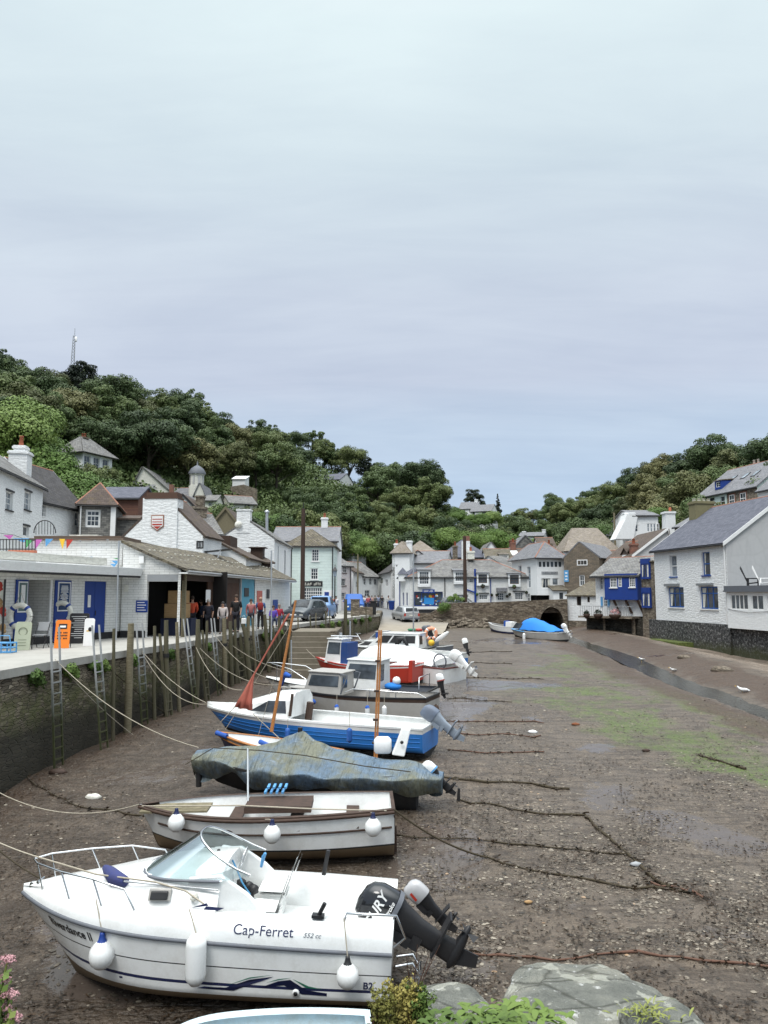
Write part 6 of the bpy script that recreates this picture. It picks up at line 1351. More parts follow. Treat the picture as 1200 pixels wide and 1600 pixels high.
def outboard(root,loc,tilt,sc=1.0,cowlm=None,legm=None,band=None,name='outboard_motor',marks=None,yaw=0):
 cowlm = cowlm or m_blk; legm = legm or m_blk
 M = Matrix.Translation(Vector(loc)) @ Matrix.Rotation(R(yaw),4,'Z') @ Matrix.Rotation(R(-tilt),4,'Y') @ Matrix.Scale(sc,4)
 def put(mb,nm,mt,par): mb.v = [tuple(M @ Vector(p)) for p in mb.v]; return mb.build(nm,mt,par)
 mb = MB()
 for ring in (((.10,0,0),.26,.22),((.09,0,-.25),.20,.14),((.08,0,-.55),.17,.09),((.08,0,-.75),.19,.07),((.07,0,-.86),.22,.06)): pass
 rings = [rring(*r) for r in (((.14,0,.02),.42,.30),((.13,0,-.06),.36,.26),((.11,0,-.3),.28,.19),((.10,0,-.55),.26,.13),((.10,0,-.80),.30,.09),((.10,0,-.9),.30,.07))]
 mb.grid(rings,close=True,flip=True); mb.obox((-.06,-.13,-.60),(.52,0,0),(0,.26,0),(0,0,.025))
 bl = MB(); bl.lathe([(.01,-.22),(.06,-.14),(.075,0),(.065,.16),(.05,.24)],(.12,0,-.84),10,axis=(1,0,0)); mb.add(bl.v,bl.f,0,True)
 mb.prism([(-.02,-.012,-.88),(.2,-.012,-.88),(.22,-.012,-1.1),(.08,-.012,-1.14)],(0,.024,0))
 leg = put(mb,name,legm,root)
 mb = MB(); mb.grid([rring(*r) for r in (((.14,0,.02),.46,.34),((.13,0,.10),.50,.37),((.12,0,.30),.50,.37),((.10,0,.42),.44,.33),((.08,0,.49),.30,.22),((.07,0,.51),.08,.06))],close=True,flip=False); c = put(mb,'cowl',cowlm,leg); 
 if band: mb = MB(); mb.grid([rring(*r) for r in (((.14,0,.03),.50,.38),((.135,0,.09),.515,.385))],close=True); put(mb,'cowl_band',band,c)
 mb = MB()
 for k in range(3):
  a = k*2.094; d = Vector((0,math.cos(a),math.sin(a))); e = Vector((0,-math.sin(a),math.cos(a))); o_ = Vector((.39,0,-.84)); mb.add([o_+d*.03-e*.03,o_+d*.03+e*.03,o_+d*.14+e*.07+Vector((.03,0,0)),o_+d*.15-e*.05-Vector((.03,0,0))],[(0,1,2,3),(3,2,1,0)])
 mb.lathe([(.045,0),(.035,.1),(.005,.13)],(.35,0,-.84),8,axis=(1,0,0)); put(mb,'propeller',m_lead if legm is not m_blk else m_blk,leg)
 mb = MB(); mb.obox((-.12,-.12,-.28),(.12,0,0),(0,.24,0),(0,0,.3)); mb.obox((-.1,-.1,-.4),(.16,0,0),(0,.2,0),(0,0,.12)); put(mb,'bracket',legm,leg)
 return leg,M
def fender(kind,top,bot,w,label,mat=None,tipm=None,rope=m_rope,group=None):
 top,bot = Vector(top),Vector(bot); o = thing('fender',label,'fender',tuple(bot),group=group); h = (top-bot).length
 mb = MB(); mt = mat or m_gel
 if kind == 'ball':
  r = w/2; mb.lathe([(.005,0),(r*.45,r*.09),(r*.8,r*.4),(r,r*.95),(r*.88,r*1.5),(r*.5,r*1.95),(r*.28,r*2.1)],(0,0,0),16); mb.build('float',mt,o)
  mb = MB(); mb.lathe([(r*.56,r*1.85),(r*.30,r*2.12),(r*.2,r*2.5),(r*.2,r*2.65),(.01,r*2.68)],(0,0,0),12); mb.build('tip',tipm or m_blue,o); hz = r*2.65
 else:
  r = w/2; hh = kind; mb.lathe([(.01,0),(r*.5,.02),(r*.95,r*.7),(r,r*1.1),(r,hh-r*1.1),(r*.95,hh-r*.7),(r*.5,hh-.02),(.01,hh)],(0,0,0),14); mb.build('float',mt,o)
  if tipm: mb = MB(); mb.lathe([(r*1.01,hh-r*1.1),(r*.97,hh-r*.65),(r*.5,hh),(.01,hh+.01)],(0,0,0),12); mb.build('tip',tipm,o)
  hz = hh
 mb = MB(); d = top-bot; mb.tube([(0,0,hz-.02),(d.x*.5,d.y*.5,(hz+d.z)/2),tuple(d)],.009,5); mb.build('lanyard',rope,o); return o
def rope(name,pts,r,mat,label,cat='rope',group=None,n=6):
 mb = MB(); p0 = Vector(pts[0]); mb.tube([Vector(p)-p0 for p in pts],r,n); o = mb.build(name,mat); o.location = p0; tag(o,label,cat,group); return o
# -- white motor cruiser in front
root,L = boat_root('motor_cruiser','white motor boat with windscreen, blue wave stripe and black outboard nearest the camera',(36,1394),12.3,(612,1496),10.95,2.1)
h = Hull(L,2.1,.94,tm=.50,tr=.94,p=2.5,rake=1.05,sag=.03,chine=.66,cs=.27,D0=1.24,flare=.22,rocker=.05)
b1 = h.build(root,[(.33,1),(.45,0),(.49,2),(.69,0),(.705,3),(1,0)],[m_gel,m_boot,m_navy,m_blk],cap=0,railm=m_blk)
for sd in (-1,1): mb = MB(); mb.tube([h.pt(t/30,1,sd,.01) for t in range(31)],.028,8); mb.build('rubbing_strake',m_lead,root)
def dk(t):
 hs = float(np.interp(t,[0,.08,.3,.55,.8,1],[.06,.16,.24,.30,.33,.33])); return hs
ts = [i/28*.56 for i in range(29)]; rows = []
for t in ts:
 b = h.hb(t); z0 = h.zs(t); hs = dk(t); x = t*L; cab = float(np.interp(t,[0,.08,.2,.33,.45,.56],[0,.03,.12,.27,.42,.46])); e = float(np.interp(t,[0,.06,.56],[.02,.08,.10]))
 bi = max(b-e,0); bc = max(min(bi*.80,.78),0); r_ = []
 half = [(b,z0),(b-.01 if b > .02 else 0,z0+hs*.5),(bi,z0+hs),(max(bi-.05,0),z0+hs+.02),(bc,z0+hs+.04),(bc*.86,z0+hs+.04+cab*.65),(bc*.62,z0+hs+.05+cab*.95),(0,z0+hs+.07+cab)]
 for y,zv in half: r_.append(Vector((x,-y,zv)))
 for y,zv in half[-2::-1]: r_.append(Vector((x,y,zv)))
 rows.append(r_)
mb = MB(); mb.grid(rows,flip=True); mb.poly(rows[-1]); dko = mb.build('deck',m_gel,root)
rows = [[],[],[],[],[]]; rows2 = [[],[],[],[],[]]
for i in range(19):
 t = .56+.44*i/18; b = h.hb(t); z0 = h.zs(t); hs = dk(t); x = t*L
 for r_,sd in ((rows,-1),(rows2,1)):
  for k,(y,zv) in enumerate(((b,z0),(b-.01,z0+hs*.5),(b-.09,z0+hs),(b-.28,z0+hs+.02),(b-.32,z0-.12))): r_[k].append(Vector((x,sd*y,zv)))
mb = MB(); mb.grid(rows); mb.grid(rows2,flip=True); mb.grid([rows[4],rows2[4]],sm=False)
a,b_ = rows,rows2; mb.poly([a[0][-1],b_[0][-1],b_[1][-1],b_[2][-1],a[2][-1],a[1][-1]]); mb.box((L-.32,-h.hb(1)+.3,-.12),(L-.02,h.hb(1)-.3,dk(1)-.04)); mb.build('cockpit',m_gel,root)
for sd in (-1,1):
 mb = MB(); y = sd*(h.hb(.56)-.36); mb.prism([(.48*L,y,dk(.5)-.05),(.48*L,y,dk(.5)+.38),(.56*L,y*.97,dk(.5)+.44),(.63*L,y*.98,dk(.5)+.22),(.68*L,y,dk(.5)-.02),(.68*L,y,-.1),(.5*L,y,-.1)],(0,-sd*.09,0)); bevel(mb.build('coaming',m_gel,root),.02)
bx_ = [(.63,.60),(.36+.02,.62),(.41,.58),(.372,.48),(.345,.30),(.335,0)]
def horseshoe(x0,x1,w,z0,z1,n=20):
 out = []
 for i in range(n+1): a = math.pi*i/n; s_ = math.sin(a); out.append(Vector((x1-(x1-x0)*s_**.8,-w*math.cos(a)*(abs(math.cos(a))**-.25 if abs(math.cos(a)) > .01 else 1),z1+(z0-z1)*s_)))
 return out
bz = dk(.4)+.30; lo = horseshoe(.335*L,.56*L,.72,bz-.02,dk(.56)+.36); hi = horseshoe(.475*L,.63*L,.55,dk(.5)+.84,dk(.56)+.42)
mb = MB(); mb.grid([lo,[a.lerp(b,.5) for a,b in zip(lo,hi)],hi]); mb.build('windscreen',m_screen,root)
mb = MB(); mb.tube(hi,.018,8); mb.build('screen_rail',m_chrome,root); mb = MB(); mb.tube(lo,.03,6,flat=.6); mb.build('screen_seal',m_lead,root)
def on_hull(t,q,d=.006): p = h.pt(t,q,-1,d); a = h.pt(t+.02,q,-1,d)-h.pt(t-.02,q,-1,d); b = h.pt(t,min(q+.05,1),-1,d)-h.pt(t,q-.05,-1,d); return p,a.normalized(),b.normalized()
p,a,b = on_hull(.22,.85,.012)
def warp(o,fn):
 for v in o.data.vertices: v.co = fn(v.co)
def hull_text(body,size,t0,q0,name='lettering',mat=m_navy,sx=1,bold=False):
 o = text(body,size,root,mat,name,Matrix.Identity(4),.001,bold,'LEFT',sx=sx)
 hz = abs(h.zk(t0)); 
 def fn(c): t = t0+c.x/L; q = q0+c.y/hz; p = h.pt(t,q,-1,.008+c.z); return p
 warp(o,fn); return o
hull_text('Riverdance II',.165,.095,.85,bold=True,mat=m_blk)
def side_text(body,size,t0,frac,mat=m_navy,sx=1.0,shear=0):
 o = text(body,size,root,mat,'lettering',Matrix.Identity(4),.001,False,'LEFT',shear=shear,sx=sx)
 def fn(c):
  t = t0+c.x/L; hs = dk(t); f_ = frac+c.y/hs; b = h.hb(t); z0 = h.zs(t); y = b-.01-.08*max(0,(f_-.5)*2) if f_ > .5 else b-.01*f_*2
  return Vector((t*L,-(y+.006+c.z),z0+hs*f_))
 warp(o,fn); return o
side_text('Cap-Ferret',.165,.615,.62,sx=1.12); side_text('552 cc',.07,.785,.56,m_lead,sx=1.3,shear=.3)
def wave(pts,mat,d=.007):
 mb = MB(); n = len(pts); v = [h.pt(t,q,-1,d) for t,q in pts]; mb.poly(v); mb.poly(v[::-1]); return mb.build('stripe',mat,root)
wave([(.30,0.430),(.56,0.430),(.60,0.435),(.66,0.560),(.72,0.620),(.69,0.550),(.655,0.480),(.62,0.400),(.54,0.400),(.30,0.405)],m_navy); wave([(.685,0.460),(.73,0.560),(.76,0.590),(.80,0.460),(.85,0.430),(.85,0.390),(.79,0.400),(.745,0.510)],m_navy)
gr_ = paint('green_line',(.05,.25,.16,1),.4,.1); wave([(.60,0.460),(.66,0.590),(.72,0.645),(.66,0.575)],gr_); wave([(.70,0.530),(.73,0.590),(.765,0.620),(.73,0.575)],gr_); wave([(.765,0.605),(.80,0.490),(.84,0.480),(.805,0.515)],gr_)
hull_text('B2',.13,.935,.55,bold=True)
mb = MB(); p,a,b = on_hull(.775,.42,.01); mb.lathe([(.05,-.01),(.05,.02),(.03,.025)],p,12,axis=tuple(a.cross(b))); o = mb.build('outlet_rim',m_gel,root); mb = MB(); mb.lathe([(.03,0),(.03,.03),(.001,.031)],p,10,axis=tuple(a.cross(b))); mb.build('outlet',m_blk,o)
t0 = .40; y = -.80*.79; z = dk(.4)+.17
mb = MB(); mb.obox((.385*L,-.745,dk(.4)+.075),(.32,0,.02),(0,.06,.15),(0,-.03,0)); o = bevel(mb.build('port_frame',m_gelg,root),.02); mb = MB(); mb.obox((.385*L+.035,-.775,dk(.4)+.10),(.25,0,.02),(0,.045,.105),(0,-.03,0)); bevel(mb.build('port_pane',m_blk,o),.03)
mb = MB(); mb.lathe([(.06,0),(.055,.05),(.02,.055)],(.50*L,-.74,dk(.5)+.15),12,axis=(0,-1,.4)); mb.build('vent',m_cream,root)
mb = MB(); mb.prism([(.50*L,-.80,dk(.5)+.03),(.535*L,-.79,dk(.5)+.10),(.54*L,-.79,dk(.5)+.07)],(0,-.012,0)); mb.prism([(.53*L,-.80,dk(.5)+.02),(.535*L,-.795,dk(.5)+.06),(.58*L,-.80,dk(.5)+.06),(.565*L,-.80,dk(.5)+.015)],(0,-.012,0)); mb.build('stripe',m_navy,root)
mb = MB(); mb.tube([(.30*L,-.62,dk(.35)+.27),(.56*L,-.74,dk(.5)+.27)],.014,6); mb.build('boathook',m_steel,root)
mb = MB(); mb.tube([(.22*L,-.02,dk(.3)+.22),(.25*L,-.28,dk(.3)+.26),(.28*L,-.5,dk(.3)+.27),(.315*L,-.6,dk(.35)+.26)],[.05,.09,.11,.07],9); o = mb.build('rolled_cover',paint('navy_cloth',(.04,.05,.16,1),.85,.6,12,bump=1),root)
mb = MB()
for sd in (-1,1):
 top_ = [Vector((.02*L,0,.50)) ,Vector((.05*L,sd*.22,.52)),Vector((.14*L,sd*.52,.54)),Vector((.24*L,sd*.74,.56)),Vector((.33*L,sd*.85,.50)),Vector((.36*L,sd*.88,dk(.36)))]
 mb.tube(top_,.014,7)
 for k,t in ((1,.07),(2,.17),(3,.27)): mb.tube([top_[k],Vector((t*L,sd*(h.hb(t)-.12),dk(t)))],.012,6)
mb.build('pulpit_rail',m_chrome,root)
mb = MB(); mb.box((.02*L,-.05,.1),(.10*L,.05,.16)); mb.tube([(.045*L,-.1,.2),(.045*L,.1,.2)],.02,6); mb.build('bow_roller',m_chrome,root)
mb = MB(); mb.prism([(.50*L,.1,-.1),(.50*L,.1,dk(.5)+.42),(.545*L,.1,dk(.5)+.40),(.565*L,.1,dk(.5)+.18),(.57*L,.1,-.1)],(0,.62,0)); bevel(mb.build('console',m_gel,root),.03)
mb = MB(); mb.tube([Vector((.575*L+math.cos(a)*.05,.38+math.sin(a)*.17,dk(.5)+.34+math.cos(a)*.17)) for a in np.linspace(0,2*math.pi,21)],.012,6,caps=False)
for a in (0,2.1,4.2): mb.tube([(.57*L,.38,dk(.5)+.33),(.575*L+math.cos(a)*.05,.38+math.sin(a)*.17,dk(.5)+.34+math.cos(a)*.17)],.009,5)
mb.build('steering_wheel',m_chrome,root)
for k,(x,y,z,sz) in enumerate(((.515,.22,.50,.06),(.525,.05,.46,.07),(.53,.1,.38,.05),(.61,-.12,.12,.15))):
 mb = MB(); rr = random.Random(k)
 for q in range(7): mb.ball((x*L+rr.uniform(-1,1)*sz,y+rr.uniform(-1,1)*sz,dk(.5)+z-.1+rr.uniform(-.6,1)*sz),sz*.55,6)
 mb.build('black_fittings',m_blk,root)
mb = MB(); mb.tube([(.56*L,.0,.72),(.58*L,-.1,.6),(.60*L,-.25,.5),(.63*L,-.45,.42)],.014,5); mb.build('blue_cord',m_rope_b,root); mb = MB(); mb.tube([(.635*L,.1,.62),(.64*L,.08,.78),(.645*L,.06,.84)],[.02,.03,.02],6); mb.build('blue_cloth',m_blue_s,root)
for (x,y) in ((.665,-.35),(.665,.38)):
 rows = []
 for i in range(9):
  a = i/8; rows.append([Vector((x*L-.22+.42*min(a*2,1)+.22*max(0,a-.5)*1.4,y+.24*s_*(1-.25*a),-.1+.32+.03*s_*s_+max(0,a-.5)*1.05)) for s_ in np.linspace(-1,1,7)])
 mb = MB(); mb.grid(rows); mb.grid([[p-Vector((-.03,0,.05)) for p in r_] for r_ in rows],flip=True); mb.box((x*L-.15,y-.18,-.12),(x*L+.18,y+.18,.2)); mb.build('helm_seat',m_gel,root)
mb = MB(); mb.tube([(L*.88,-h.hb(.9)+.10,dk(.9)+.02),(L*.885,-h.hb(.9)+.10,dk(.9)+.13),(L*.96,-h.hb(.96)+.10,dk(.96)+.14),(L*1.005,-h.hb(1)+.16,dk(1)+.12),(L*1.03,-h.hb(1)+.2,.15),(L*1.0,-h.hb(1)+.2,.0)],.018,7); mb.build('stern_rail',m_chrome,root)
mb = MB(); mb.box((.80*L,-h.hb(.8)+.12,dk(.8)+.02),(.83*L,-h.hb(.8)+.24,dk(.8)+.06)); mb.tube([(.815*L,-h.hb(.8)+.18,dk(.8)+.03),(.83*L,-h.hb(.8)+.16,dk(.8)+.22)],.03,7); mb.tube([(.79*L,.8,.3),(.80*L,.78,.72)],.035,6); mb.build('rod_holder',m_blk,root)
mb = MB(); mb.tube([Vector((L*1.01,-.75,-.25)),Vector((L*1.05,-.72,-.2)),Vector((L*1.08,-.7,-.45)),Vector((L*1.03,-.7,-.62))],.02,6); mb.tube([Vector((L*1.01,-.45,-.25)),Vector((L*1.05,-.45,-.2)),Vector((L*1.08,-.45,-.45)),Vector((L*1.03,-.45,-.62))],.02,6)
for z in (-.3,-.42,-.54): mb.tube([(L*1.07,-.72,z),(L*1.07,-.45,z)],.018,6)
mb.build('boarding_ladder',m_chrome,root)
leg,Mo = outboard(root,(L-.04,-.25,.10),64,1.17,cowlm=paint('black_cowl',(.012,.013,.016,1),.15,.1,coat=.5),band=m_lead)
for s_,x,z,sz,mt in (('CURY',.10,.27,.17,m_wpaint),('FourStroke',.12,.13,.075,m_wpaint)):
 MM = Mo @ Matrix.Translation((x,-.189,z)) @ Matrix.Rotation(R(90),4,'X'); text(s_,sz,leg,mt,'lettering',MM,.001,True,shear=.3)
leg2,M2 = outboard(root,(L+.36,.55,.14),50,.62,cowlm=paint('silver_cowl',(.42,.42,.43,1),.3,.1))
mb = MB(); mb.v = []; mb.obox((-.02,-.19,.12),(.06,0,0),(0,.004,0),(.02,0,.22)); mb.v = [tuple(M2 @ Vector(p)) for p in mb.v]; mb.build('red_flash',m_redp,leg2)
W1 = M_OF[root.name]
def onb(x,y,z,M=None): return (M or W1) @ Vector((x,y,z))
for (px,py,w_,kd,tp,lb,tm_) in ((158,1514,.36,'ball',(.23,.25),'white ball fender with a blue neck below the cruiser bow lettering',m_blue),(305,1541,.28,.68,(.48,.30),'long white sausage fender amidships on the cruiser',None),(543,1545,.31,'ball',(.87,.55),'white ball fender with a black neck near the cruiser stern',m_blk)):
 t = tp[0]; tpw = onb(t*L,-h.hb(t)-.0,dk(t)+.10); yb = tpw.y-.14; b_ = P(px,py,yb); tpw.x = tpw.x*.5+b_.x*.5; fender(kd,tpw,b_,w_,lb,m_gel,tm_)
# -- white dinghy with brown trim
root,L = boat_root('open_boat','white clinker-style open boat with brown wooden rails behind the cruiser',(216,1257),16.0,(617,1271),15.2,1.9)
h = Hull(L,1.9,1.05,tm=.5,tr=.72,p=2.3,rake=.45,sag=.07,chine=.55,cs=.30,D0=1.15,flare=.3,rocker=.16)
h.build(root,[(.34,1),(.37,2),(1,0)],[m_gel,m_boot,m_blk],inner=m_gel,floor=.5,cap=.09,railm=m_wood_d); W2 = M_OF[root.name]; H2 = h; L2 = L
h.strake(root,.955,.035,m_wood_d); h.strake(root,.955,.012,m_cream,name='rail_line'); h.strake(root,.68,.02,m_wood_d,.07,.99); mb = MB(); mb.tube([h.pt(1,.1,-1),h.pt(1,.9,-1)],.02,5); mb.build('transom_edge',m_wood_d,root)
for t in (.38,.62,.84): mb = MB(); b = h.hb(t)-.06; mb.box((t*L-.13,-b,-.32),(t*L+.13,b,-.28)); mb.build('thwart',m_wood_d,root)
mb = MB(); mb.box((.42*L,-.25,-.15),(.68*L,.6,-.03)); mb.build('wooden_box',m_wood_d,root); mb = MB(); mb.box((.02*L,-.3,-.1),(.28*L,.3,-.06)); mb.build('foredeck',m_wood_g,root)
mb = MB(); [mb.box((.48*L+k*.06,.45,.05+.1*(k % 2)),(.48*L+k*.06+.05,.75,.09+.1*(k % 2))) for k in range(8)]; mb.build('blue_frame',m_blue_s,root)
mb = MB(); mb.box((L-.06,-.3,-1.05),(L+.22,-.22,-.1)) if False else mb.box((L+.01,-.04,-1.0),(L+.07,.03,-.5)); mb.build('rudder',m_wood_d,root)
for (px,py,t,lb) in ((275,1300,.16,'white ball fender with a blue neck near the bow of the brown-railed boat'),(425,1318,.52,'white ball fender with a blue neck amidships on the brown-railed boat'),(583,1307,.91,'white ball fender with a blue neck near the stern of the brown-railed boat')):
 tp = W2 @ h.pt(t,1,-1,.04); b_ = P(px,py,tp.y-.18); fender('ball',tp,b_,.33,lb,m_gel,m_navy)
# -- boat under the weathered tarpaulin
root,L = boat_root('covered_boat','dark boat under a large stained blue-green tarpaulin tent',(312,1180),19.5,(668,1222),17.5,1.9)
h = Hull(L*.94,1.9,.92,tm=.5,tr=.45,p=2.2,rake=.5,sag=.12,D0=1.0,flare=.4,rocker=.2,cs=.45,chine=.4); h.build(root,[(1,0)],[m_blackb],cap=.05,inner=m_dark); W3 = M_OF[root.name]
t = NT('old_tarpaulin'); co = t.coord('Object'); a = t.noise(co,1.1,5,.65); b = t.noise(co,7,6,.7); bb = t.noise(t.coord('Object',(1,3,3)),2,6,.7)
c = t.mix(t.ramp(a,[(.42,0.0),(.60,1.0)]),(.11,.165,.23,1),(.165,.17,.125,1)); c = t.mix(t.math('MULTIPLY',t.ramp(b,[(.48,0.0),(.66,1.0)]),.4),c,(.075,.08,.055,1)); c = t.mix(t.math('MULTIPLY',t.ramp(bb,[(.56,0.0),(.68,1.0)]),.7),c,(.22,.27,.33,1))
cr = t.noise(t.coord('Object',(4.5,.9,.9)),1.6,4,.55)
c = t.mix(t.ramp(cr,[(.50,0.0),(.64,.30)]),c,(.07,.085,.075,1))  # fold shade painted into the colour along the crease noise
M_TARP = t.fin(c,.6,t.bump(cr,1.0,.15,t.bump(t.math('ADD',b,t.math('MULTIPLY',bb,1.5)),.5,.03)))
rows = []; NT_ = 64; NV = 26
for i in range(NT_+1):
 t_ = -.02+1.06*i/NT_; tc = min(max(t_,0),1); b = (max(h.hb(tc),.16)+.06)*(1-.35*smooth(.90,1.04,t_)); pk = .14+.66*math.exp(-abs(t_-.44)/.17)-.10*max(0,.12-t_)*8-.30*smooth(.93,1.04,t_)+.08*math.exp(-((t_-.9)/.06)**2); r_ = []
 for j in range(NV+1):
  s_ = -1+2*j/NV; a_ = abs(s_); drop = .50+.16*mnoise.noise(Vector((t_*7,s_*.3,3)))+.09*math.cos(t_*19)-.12*abs(t_-.5)
  if a_ < .62: y = b*s_/.62; z = .03-.10*(a_/.62)**4+(pk-.03)*(1-a_/.62)**1.25
  else: k = (a_-.62)/.38; y = math.copysign(b+.03-.26*k*k+.05*math.sin(t_*47+k*2)*k,s_); z = .03-drop*k
  f_ = .05*math.sin(t_*31+s_*4+2*mnoise.noise(Vector((t_*4,s_*2,1))))*min(1,a_*1.3)+.06*mnoise.noise(Vector((t_*5+s_*1.5,s_*3,0)))+.05*abs(mnoise.noise(Vector((t_*14-s_*5,s_*2,7))))+.03*math.sin((t_-.44)*60*(1.3-a_))*math.exp(-abs(t_-.44)*5)
  r_.append(Vector((t_*L,y+(f_*.8 if a_ > .6 else 0)*(1 if s_ > 0 else -1),z+f_+.0*a_)))
 rows.append(r_)
mb = MB(); mb.grid(rows,flip=True); mb.poly(rows[0]); mb.poly(rows[-1][::-1]); subsurf(mb.build('tarpaulin',M_TARP,root),1)
mb = MB(); mb.tube([(0.1,-1.02,.0),(.1*L,-.55,.32),(.3*L,-.66,.36),(.5*L,-.75,.34),(.75*L,-.85,.22),(.93*L,-.8,.16)],.012,5); mb.build('lashing',m_rope_d,root)
mb = MB(); mb.tube([(.44*L,0,.70),(.44*L,0,.82)],.06,8); mb.build('ridge_pole',m_blk,root)
mb = MB(); mb.tube([(.0,0,-.2),(.02,0,-.75)],.07,7); mb.build('bow_chain',m_blackb,root)
outboard(root,(L-.05,.1,-.08),48,.62,cowlm=m_gel,legm=m_blk,band=m_blue_s)
rope('guard_pole',[P(387,1170,18.4),P(387.5,1258,16.2)],.022,m_steel,'thin upright pole between the covered boat and the open boat','pole')
# -- small sailing dinghy behind the tarpaulin
root,L = boat_root('sailing_dinghy','little varnished sailing dinghy with a furled rust-red sail, bow showing past the tarpaulin',(340,1144),22.6,(520,1185),21.2,1.3)
h = Hull(L,1.4,.6,tm=.55,tr=.7,sag=.05,rake=.3); h.build(root,[(.4,1),(.72,1),(1,0)],[m_gelg,m_navy],inner=m_gel,railm=m_wood_o,cap=.07); h.strake(root,.75,.025,m_wood_o); h.strake(root,.99,.03,m_wood_o)
W4 = M_OF[root.name]; inv = W4.inverted()
mb = MB(); a,b = P(424,1143,22.6),P(462,938,22.9); mb.tube([inv @ a,inv @ b],[.055,.035],8); ms = mb.build('mast',m_wood_o,root)
mb = MB(); a = P(350,1124,22.8); mb.tube([inv @ P(352,1140,22.8),inv @ P(455,975,22.85)],.008,4); mb.tube([inv @ P(395,1115,22.7),inv @ P(452,1168,22.5)],.012,4); mb.tube([inv @ P(368,1103,22.7),inv @ P(345,1128,22.8)],.012,4)
mb.tube([inv @ P(404,1148,22.5),inv @ P(428,1060,22.7)],.006,4); mb.build('rigging',m_rope,root)
rows = []
for i in range(13):
 k = i/12; c0 = P(366,1105,22.7).lerp(P(449,960,22.85),k); wv = max(.05,1-k/.34)*(1-k*.6)
 c1 = c0+(P(391,1112,22.6)-P(366,1105,22.7))*wv+(P(452,958,22.8)-P(449,960,22.8))
 if i < 2: c1 = c1
 rows.append([inv @ (c0.lerp(c1,s_/6)+Vector((0,.10*math.sin(s_*2.2+k*3)*(wv+.02),0))) for s_ in range(7)])
mb = MB(); mb.grid(rows); so_ = mb.build('sail',paint('rust_red_sail',(.42,.12,.085,1),.9,.5,6,bump=.4),root); m = so_.modifiers.new('t','SOLIDIFY'); m.thickness = .03
for (x,y) in ((.04,-.3),(.42,-.55)): mb = MB(); mb.tube([(x*L-.1,y*.6,.02),(x*L+.28,y,.0)],.07,8); mb.build('blue_pad',m_canvas,root)
# -- blue boat with white cuddy
root,L = boat_root('cuddy_boat','blue-hulled boat with a white cuddy and wide white gunwale',(324,1103),25.5,(657,1141),22.0,2.1)
h = Hull(L,2.1,.86,tm=.5,tr=.85,p=2.1,rake=.8,sag=.03,D0=1.0,flare=.45,rocker=.15); h.build(root,[(.2,1),(.24,0),(.82,0),(1,2)],[m_blub,m_blackb,m_gel],inner=m_gel,floor=.55,cap=.16,railm=m_gel); W5 = M_OF[root.name]; H5 = h
for q in (.38,.55,.68): h.strake(root,q,.010,m_blub,.04,.99,name='plank_edge',sides=(-1,))
rows = []
for i in range(11):
 t = .45*i/10; b = max(h.hb(t)-.03,0); c = float(np.interp(t,[0,.12,.16,.36,.45],[.06,.10,.14,.62,.66])); bb = b*.82; s_ = float(np.interp(t,[0,.14,.36,.45],[0,.03,.42,.46]))
 rows.append([Vector((t*L,y,z+h.zs(t))) for y,z in ((-b,.01),(-bb,.03),(-bb*.88,.05+s_),(-bb*.6,.05+c),(0,.08+c),(bb*.6,.05+c),(bb*.88,.05+s_),(bb,.03),(b,.01))])
mb = MB(); mb.grid(rows,flip=True,sm=False); mb.poly(rows[-1]); mb.build('cuddy',m_gel,root)
mb = MB(); bb = (h.hb(.34)-.03)*.82; mb.prism([(.265*L,-bb*1.0,.10),(.43*L,-bb*1.02,.10),(.42*L,-bb*.93,.46),(.345*L,-bb*.93,.44)],(0,-.03,.0)); mb.build('cuddy_window',m_glass,root)
mb = MB(); mb.tube([(.45*L,-.85,.05),(.455*L,-.8,.7)],.05,6); mb.build('cuddy_post',m_wood_d,root); mb = MB(); mb.tube([(.47*L,.1,-.3),(.48*L,.1,.35)],.12,8); mb.build('cuddy_post',m_wood_d,root)
outboard(root,(L+.04,.15,.08),56,.92,cowlm=paint('grey_blue_cowl',(.13,.16,.215,1),.5,.45),legm=paint('pale_grey_blue',(.24,.28,.33,1),.5,.5))
for (px,py,t,hh,lb) in ((180,0,0,0,''),): pass
for k,(px,py,lb) in enumerate(((449,1160,'blue fender hanging forward on the blue boat'),(546,1161,'blue fender hanging aft on the blue boat'))):
 yy = 23.8-1.05*k; b_ = P(px,py,yy-.75); fender(.42,b_+Vector((0,.1,.85)),b_,.16,lb,m_blue_b)
mb = MB(); o = thing('steering_board','white pivoting board leaning on the stern of the blue boat','board',tuple(P(628,1150,21.5))); W_ = M_OF[o.name].inverted(); a,b,c,d = P(612,1180,21.3),P(632,1183,21.3),P(642,1140,21.5),P(628,1138,21.5); mb.prism([W_ @ v for v in (a,b,c,d)],(0,.12,.03)); bevel(mb.build('board',m_gel,o),.03)
mb = MB(); mb.ball(W_ @ P(628,1160,21.28),.05,8); mb.build('knob',m_blk,o)
o = thing('plastic_drum','pale plastic drum on the tarpaulin stern','drum',tuple(P(598,1176,18.8))); mb = MB(); mb.grid([rring((0,0,z_),w_,w_*.8,12,4) for z_,w_ in ((0,.36),(.04,.42),(.30,.42),(.36,.3),(.37,.05))],close=True); mb.build('body',m_wpaint,o)
a,b = P(585,1172,21.2),P(592,985,21.6); o = thing('wooden_mast','square varnished wooden post standing between the covered boat and the blue boat','mast',tuple(a)); d = b-a
mb = MB()
for k in range(2): s_ = -.055+.06*k; mb.obox((s_,0,-1.1),(.052,0,0),(0,.07,0),(d.x*1.3,d.y*1.3,d.z+1.1))
mb.build('post',m_wood_o,o); mb = MB()
